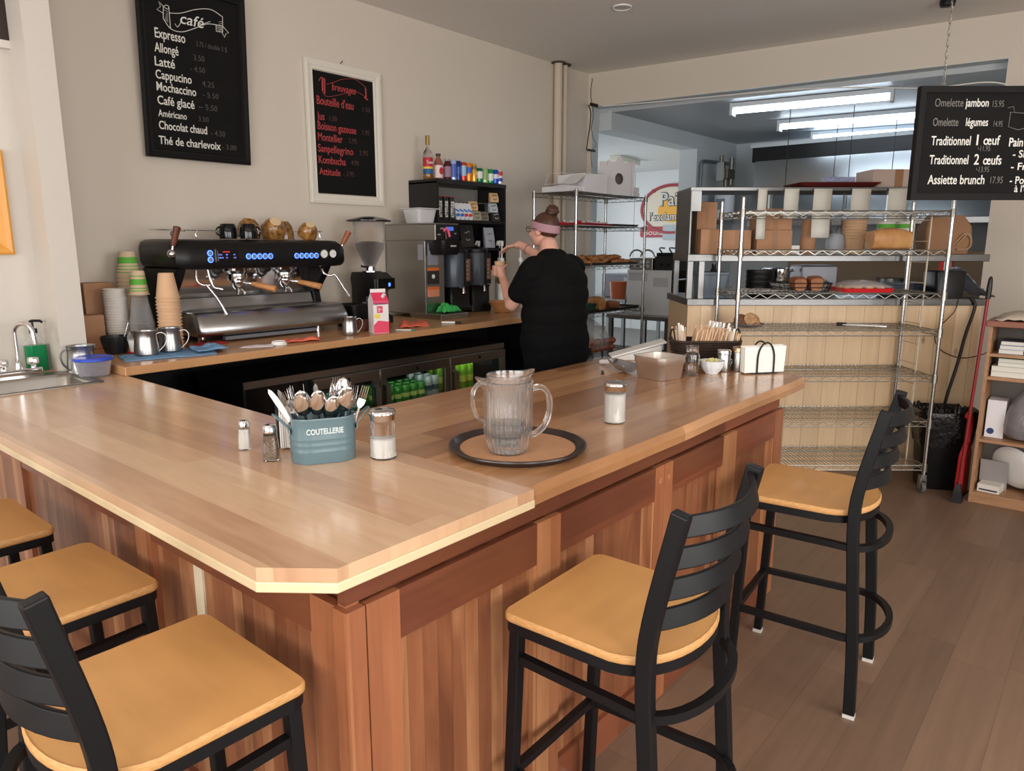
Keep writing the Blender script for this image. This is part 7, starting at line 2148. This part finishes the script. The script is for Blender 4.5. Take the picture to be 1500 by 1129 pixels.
s = thing('broom', 'broom with long thin red handle and black tip leaning at the shelf', 'broom', (5.235, .655, 0), 0)
m = M(); m.tube([(.0, .0, .08), (-.002, -.034, 1.33)], .010, 10); m.build('handle', mat('dark_red_metal', (130, 30, 34), .35), s)
m = M(); m.tube([(-.002, -.033, 1.30), (-.002, -.0345, 1.36), (-.002, -.036, 1.42), (-.002, -.0365, 1.435)], [.015, .016, .012, .006], 10); m.build('tip_grip', BLACKP, s)
m = M(); m.rings([[(-.03, -.03, 0), (.03, -.03, 0), (.03, .03, 0), (-.03, .03, 0)], [(-.02, -.02, .08), (.02, -.02, .08), (.02, .02, .08), (-.02, .02, .08)], [(-.012, -.012, .12), (.012, -.012, .12), (.012, .012, .12), (-.012, .012, .12)]]); m.build('bristles', BLACKP, s, smooth=False)
# wooden shelf unit
SHW = mat('light_brown_laminate', (168, 126, 92), .45, var=(6, .12), stretch=(1, 1, 6))
sx, sy = 5.29, .60
s = thing('wooden_shelf_unit', 'light brown open shelf unit cut off by the right picture edge', 'shelf unit', (sx, sy, 0), 0)
W0 = -.85
M().box(0, .32, -.018, 0, .0, 1.13).build('side_panel', SHW, s, smooth=False)
M().box(0, .32, W0, W0 + .018, .0, 1.13).build('side_panel', SHW, s, smooth=False)
for z in (.05, .40, .80, .945): M().box(.005, .32, W0 + .018, -.018, z, z + .018).build('shelf_board', SHW, s, smooth=False)
M().box(.01, .03, W0 + .018, -.018, .0, .05).build('plinth', SHW, s, smooth=False)
M().box(-.02, .34, W0 - .02, .02, 1.13, 1.165).build('top_board', mat('red_brown_laminate', (138, 84, 62), .4), s, smooth=False, bev=.003)
M().box(.31, .32, W0 + .018, -.018, .05, 1.13).build('back_panel', mat('shelf_back', (120, 112, 106), .6), s, smooth=False)
M().box(.02, .31, -.262, -.248, .963, 1.13).build('divider', SHW, s, smooth=False)
def sit(name, label, cat, dx, dy, z, rz=0.0, group=None): return thing(name, label, cat, (sx + dx, sy + dy, z), rz, group)
PAPER = mat('book_pages', (222, 218, 210), .7)
def book(label, dx, dy, z, w_, d_, h, col, grp, rz=0.0):
    t = sit('book', label, 'book', dx, dy, z, rz, grp)
    M().box(.004, w_ - .003, -d_ + .004, -.002, .002, h - .002).build('pages', PAPER, t, smooth=False)
    m = M(); m.box(0, w_, -d_, 0, 0, .002); m.box(0, w_, -d_, 0, h - .002, h); m.box(w_ - .002, w_, -d_, 0, 0, h); m.build('cover', col, t, smooth=False)
for k in range(3): book(['bottom', 'middle', 'top'][k] + ' white booklet of the pile on the uppermost inside shelf', .05 + .004 * k, -.055 - .003 * k, .9635 + k * .0255, .18, .13, .025, [cmat((196, 200, 214), .5), cmat((150, 160, 190), .5), cmat((90, 96, 110), .5)][k], 'booklets on the upper shelf')
t = sit('speaker', 'black oval device standing beside the white booklets', 'device', .08, -.225, .9635)
m = M(); m.rings([[(x, y, z) for x, y in rrect(w_, d_, .018, 4)] for w_, d_, z in ((.07, .05, 0), (.085, .06, .03), (.085, .06, .11), (.06, .045, .14))]); m.build('device_body', BLACKP, t)
for k, (c, lb) in enumerate((((214, 206, 190), 'thick cream book at the bottom of the second shelf pile'), ((206, 212, 176), 'green-spined book in the middle of the second shelf pile'), ((226, 226, 230), 'white book near the top of the second shelf pile'), ((170, 196, 160), 'pale green book on top of the second shelf pile'))):
    book(lb, .04 + .01 * (k > 1), -.03 - .03 * (k > 1), .8185 + [0, .034, .066, .090][k], .20, .19, [.033, .031, .023, .024][k], cmat(c, .5), 'books piled on the second shelf')
t = sit('tape_roll', 'small white and red roll beside the book pile', 'tape', .08, -.29, .8185)
m = M(); m.lathe([(.03, 0), (.036, .003), (.036, .03), (.03, .033)], 20); m.build('roll', cmat((214, 180, 190), .4), t)
t = sit('white_box', 'white box with a navy round mark on the third shelf', 'box', .10, -.03, .4185)
M().box(0, .14, -.10, 0, 0, .24).build('box_body', WHITEC, t, smooth=False)
m = M(); m.cyl((-.001, -.03, .04), (.0, -.03, .04), .02, n=18); m.build('round_mark', cmat((40, 60, 110), .5), t)
film_bag('plastic_bag', 'slumped grey plastic bag in front of the white box', (sx + .10, sy - .24, .4185), 0, [(0, 0, .002, .07, .11), (.01, 0, .08, .09, .12), (.02, .0, .2, .085, .11), (.03, -.02, .29, .05, .08), (.03, -.03, .35, .02, .04)], mat('hazy_grey_film', (150, 144, 146), .2, 0, .35, bump=(16, .8)))
t = sit('magazine', 'folded white magazine with print on the bottom shelf', 'magazine', .05, -.035, .0685, R(-6))
M().box(0, .16, -.12, 0, 0, .05).build('pages', PAPER, t, smooth=False)
M().box(-.001, .0, -.11, -.01, .01, .02).build('print_line', cmat((60, 60, 66), .6), t, smooth=False)
t = sit('magazine', 'grey printed magazine leaning behind the folded one on the bottom shelf', 'magazine', .16, -.03, .0685)
m = M(); m.at((0, 0, 0), (0, R(-14), 0)).box(0, .012, -.15, 0, 0, .20); m.build('pages', cmat((150, 146, 144), .6), t, smooth=False)
t = sit('serving_platter', 'white round platter leaning on the bottom shelf', 'platter', .13, -.20, .225)
t.rotation_euler = (R(72), R(0), R(62))
m = M(); m.lathe([(.08, 0), (.13, .012), (.145, .022), (.14, .026), (.08, .006), (.01, .004)], 36, sy=1.0); m.build('platter_body', WHITEP, t)
film_bag('plastic_bag', 'clear bag of brown goods beside the white platter on the bottom shelf', (sx + .13, sy - .42, .0685), 0, [(0, 0, .002, .07, .12), (.01, 0, .07, .09, .14), (.02, .02, .17, .07, .11), (.03, .03, .24, .03, .05)], mat('brown_goods_film', (130, 96, 84), .25, 0, .15, bump=(20, .8)))
t = sit('film_packet', 'crumpled beige film with a dark tablet on top of the wooden shelf', 'packet', .06, -.02, 1.1655)
m = M(); m.grid(14, 12, lambda u, v: (-.04 + .28 * u, -.40 * v, .006 + .055 * (math.sin(PI * u) * math.sin(PI * v)) ** .5 + .018 * noise.noise((u * 8, v * 8, 6)))); m.build('film', mat('beige_film', (196, 182, 166), .4, 0, .1), t, thick=.002)
t = sit('tablet', 'dark flat tray lying behind the beige film on the shelf top', 'tray', .27, -.22, 1.1655)
M().box(-.0, .06, -.22, .05, 0, .05).build('tray_body', BLACKP, t, smooth=False, bev=.004)
# ------------------------------------------------------------ the person at the machines
SKIN = mat('skin', (216, 164, 144), .5, sss=.12, var=(14, .06))
CLOTHB = mat('black_jersey', (12, 12, 13), .9, bump=(46, .25), spec=.2)
TROUS = mat('black_trouser_cloth', (12, 13, 16), .9, bump=(60, .2), spec=.2)
HAIRM = mat('brown_hair', (74, 46, 32), .5, var=(40, .35), stretch=(1, 1, .25), bump=(90, .4))
PX, PY = 4.04, 3.0
pr_ = thing('person', 'person in black T-shirt and trousers with pink headband, back turned, pouring a coffee', 'person', (PX, PY, 0))
def L_(p): return (p[0] - PX, p[1] - PY, p[2])
def remesh(o, vox, sm=6):
    md = o.modifiers.new('r', 'REMESH'); md.mode = 'VOXEL'; md.voxel_size = vox; md.use_smooth_shade = True
    m2 = o.modifiers.new('s', 'SMOOTH'); m2.factor = .5; m2.iterations = sm
    return o
HC = Vector((.035, .125, 1.722))          # head centre
LSH, LEL, LWR = Vector((-.235, .02, 1.445)), Vector((-.215, .205, 1.225)), Vector((-.075, .405, 1.385))
RSH, REL, RWR = Vector((.255, .03, 1.46)), Vector((.375, .36, 1.50)), Vector((.352, .60, 1.625))
CUPC = Vector((-.028, .476, 0))
m = M()
# trunk and legs
for c, r_ in (((0, 0, .98), (.235, .185, .17)), ((0, .01, 1.14), (.215, .175, .18)), ((0, .02, 1.30), (.215, .165, .18)), ((0, .03, 1.44), (.20, .12, .10))):
    m.ball(c, *r_, 24, 16)
for sx_ in (-1, 1):
    m.cap((sx_ * .115, 0, .90), (sx_ * .115, .01, .50), .115, .07)
    m.cap((sx_ * .115, .01, .50), (sx_ * .12, -.02, .10), .065, .042)
    m.cap((sx_ * .12, -.03, .045), (sx_ * .13, .14, .035), .036, .032)
m.cap((0, .035, 1.50), (.02, .075, 1.62), .075, .062)
m.cap((-.17, .03, 1.485), (.18, .03, 1.485), .06, .06)
# arms
m.cap(LSH, LEL, .062, .052); m.cap(LEL, LWR, .050, .030)
m.cap(RSH, REL, .060, .048); m.cap(REL, RWR, .047, .030)
# head with face: turned along +y
def H(x, y, z): return (HC.x + x, HC.y + y, HC.z + z)
m.ball(H(0, -.012, .028), .079, .098, .088, 24, 16)
m.ball(H(0, .028, -.03), .068, .074, .085, 20, 14)
m.ball(H(0, .055, -.082), .040, .036, .030, 14, 10)
m.cap(H(0, .100, .012), H(0, .118, -.022), .010, .014)
for sx_ in (-1, 1):
    m.ball(H(sx_ * .078, -.004, -.012), .012, .022, .033, 12, 10)
    m.ball(H(sx_ * .040, .070, -.030), .024, .022, .022, 12, 8)
    m.cap(H(sx_ * .016, .096, .030), H(sx_ * .045, .084, .030), .008, .007)
m.cap(H(-.020, .092, -.060), H(.020, .092, -.060), .008, .008)
m.cap(H(-.016, .088, -.070), H(.016, .088, -.070), .009, .009)
# left hand closed round the cup
def cp(a, r_, z): return (CUPC.x + r_ * math.cos(R(a)), CUPC.y + r_ * math.sin(R(a)), z)
pc_ = Vector(cp(228, .060, 1.432))
m.cap(LWR, pc_, .029, .030)
m.cap(cp(215, .060, 1.415), cp(215, .060, 1.458), .020, .020)
m.cap(cp(240, .060, 1.415), cp(240, .058, 1.455), .020, .019)
for z, ln, r_ in ((1.470, 82, .0095), (1.449, 76, .010), (1.428, 82, .0095), (1.409, 94, .0085)):
    a = [208, 175, 140, ln]
    for q in range(3): m.cap(cp(a[q], .049, z), cp(a[q + 1], .0475, z - .002), r_, r_ * .95, 10)
m.cap(cp(245, .058, 1.458), cp(275, .052, 1.474), .0115, .0105, 10); m.cap(cp(275, .052, 1.474), cp(308, .049, 1.480), .0105, .0095, 10)
# right hand reaching out, fingers hanging over the pump
pd = Vector((-.30, .92, -.18)).normalized()
ps = Vector((.92, .30, 0)).normalized()
pb_ = RWR + pd * .045
m.cap(RWR, RWR + pd * .03, .028, .027)
for q in (-.027, -.009, .009, .027): m.cap(RWR + pd * .025 + ps * q * .8, RWR + pd * .085 + ps * q, .0145, .0125, 10)
for q, l1, sp_ in ((-.029, .9, -.25), (-.010, 1.05, -.08), (.010, 1.0, .08), (.029, .8, .22)):
    k0 = RWR + pd * .088 + ps * q
    d1 = (pd + ps * sp_ + Vector((0, 0, -.35))).normalized(); k1 = k0 + d1 * .038 * l1
    d2 = (pd + ps * sp_ + Vector((0, 0, -.8))).normalized(); k2 = k1 + d2 * .026 * l1
    d3 = (pd + ps * sp_ + Vector((0, 0, -1.2))).normalized(); k3 = k2 + d3 * .018 * l1
    m.cap(k0, k1, .0098, .009, 10); m.cap(k1, k2, .009, .0085, 10); m.cap(k2, k3, .0085, .0075, 10)
t0 = RWR + pd * .03 - ps * .026
m.cap(t0, t0 - ps * .030 + pd * .030 + Vector((0, 0, -.004)), .0125, .0105, 10)
t1 = t0 - ps * .030 + pd * .030 + Vector((0, 0, -.004))
m.cap(t1, t1 - ps * .010 + pd * .028 + Vector((0, 0, .006)), .0105, .009, 10)
body = remesh(m.build('body', SKIN, pr_), .0055, 4)
# clothes
m = M()
for c, r_ in (((0, 0, 1.05), (.268, .212, .14)), ((0, 0, 1.15), (.268, .215, .17)), ((.01, .005, 1.28), (.278, .212, .17)), ((.015, .01, 1.37), (.285, .195, .15)), ((.005, .025, 1.46), (.255, .140, .10))):
    m.ball(c, *r_, 28, 18)
m.cap((-.20, .03, 1.475), (.215, .03, 1.485), .078, .078)
m.cap((-.06, .035, 1.52), (.09, .04, 1.525), .072, .072)
m.cap((0, .04, 1.53), (.015, .06, 1.565), .080, .070)
m.cap(LSH, LSH.lerp(LEL, .62), .090, .080); m.cap(RSH, RSH.lerp(REL, .55), .090, .076)
remesh(m.build('t_shirt', CLOTHB, pr_), .010, 8)
m = M()
m.ball((0, -.005, .97), .282, .222, .20, 28, 18); m.ball((0, -.03, .88), .27, .20, .15, 28, 16)
for sx_ in (-1, 1):
    m.cap((sx_ * .13, -.005, .88), (sx_ * .125, .01, .48), .145, .098); m.cap((sx_ * .125, .01, .48), (sx_ * .125, -.015, .10), .096, .078)
remesh(m.build('trousers', TROUS, pr_), .012, 6)
for sx_ in (-1, 1):
    m = M(); m.rings([[(sx_ * .125 + x, .045 + y, z) for x, y in rrect(w_, d_, .045, 5)] for w_, d_, z in ((.095, .27, .0), (.10, .28, .012), (.10, .275, .03), (.09, .22, .07), (.08, .12, .10))]); m.build('shoe', BLACKP, pr_)
# hair, bun, headband, glasses
m = M()
m.ball(H(0, -.020, .034), .086, .100, .090, 26, 18); m.ball(H(0, -.052, -.004), .068, .056, .056, 20, 14)
hair = remesh(m.build('hair', HAIRM, pr_), .008, 4)
m = M(); m.ball(H(.014, -.060, .130), .042, .042, .040, 18, 12)
for k in range(5):
    a = k * 1.3
    m.tube([H(.014 + (.026, .037, .041, .035, .020)[k] * math.cos(t + a), -.060 + (.026, .037, .041, .035, .020)[k] * math.sin(t + a), .105 + .012 * k + .008 * math.sin(2 * t)) for t in [2 * PI * j / 16 for j in range(17)]], .011, 6)
remesh(m.build('bun', HAIRM, hair), .006, 3)
HB = mat('dusty_pink_knit', (176, 136, 146), .9, bump=(140, .4))
m = M(); rs = []
for kx, ky, z in ((.082, .098, -.028), (.0905, .1055, -.022), (.0925, .1085, .0), (.0905, .107, .028), (.084, .100, .034)):
    rs.append([H(kx * math.cos(2 * PI * j / 40), -.012 + ky * math.sin(2 * PI * j / 40), z + .018 + .020 * math.sin(2 * PI * j / 40)) for j in range(40)])
m.rings(rs, True, False, False); m.build('headband', HB, pr_, thick=.003)
FRB = mat('dark_spectacle_frame', (40, 26, 26), .3)
m = M()
for sx_ in (-1, 1):
    m.tube([H(sx_ * .034 + .024 * math.cos(2 * PI * j / 20), .112, .008 + .019 * math.sin(2 * PI * j / 20)) for j in range(20)], .0022, 6, closed=True)
    m.tube([H(sx_ * .058, .112, .012), H(sx_ * .082, .08, .012), H(sx_ * .090, .0, .008), H(sx_ * .088, -.012, -.006)], .0022, 6)
m.tube([H(-.010, .113, .010), H(.010, .113, .010)], .0022, 6)
gl = m.build('glasses', FRB, pr_)
for sx_ in (-1, 1):
    m = M(); m.cyl(H(sx_ * .034, .1115, .008), H(sx_ * .034, .1125, .008), .0225, n=20); m.build('lens', GLASS, gl)
for sx_ in (-1, 1):
    m = M(); m.ball(H(sx_ * .034, .076, .010), .0135, .0135, .0125, 14, 10); m.build('eye', mat('eye_white', (220, 214, 208), .2) if 'eye_white' not in bpy.data.materials else bpy.data.materials['eye_white'], pr_)
BRD = mat('thin_bracelet', (70, 50, 44), .4)
wc_ = REL.lerp(RWR, .72); wd_ = (RWR - REL).normalized(); wa = wd_.orthogonal().normalized(); wb = wd_.cross(wa)
m = M(); m.tube([wc_ + .0375 * (wa * math.cos(2 * PI * j / 24) + wb * math.sin(2 * PI * j / 24)) for j in range(24)], .0018, 5, closed=True); m.build('bracelet', BRD, pr_)
s = thing('coffee_cup', 'kraft paper cup held in the left hand of the person', 'cup', (PX + CUPC.x, PY + CUPC.y, 1.392), 0)
m = M(); m.lathe([(.028, 0), (.030, .002), (.0385, .108), (.041, .109), (.041, .114), (.038, .114), (.029, .006)], 28); m.build('cup_wall', KCUP, s)
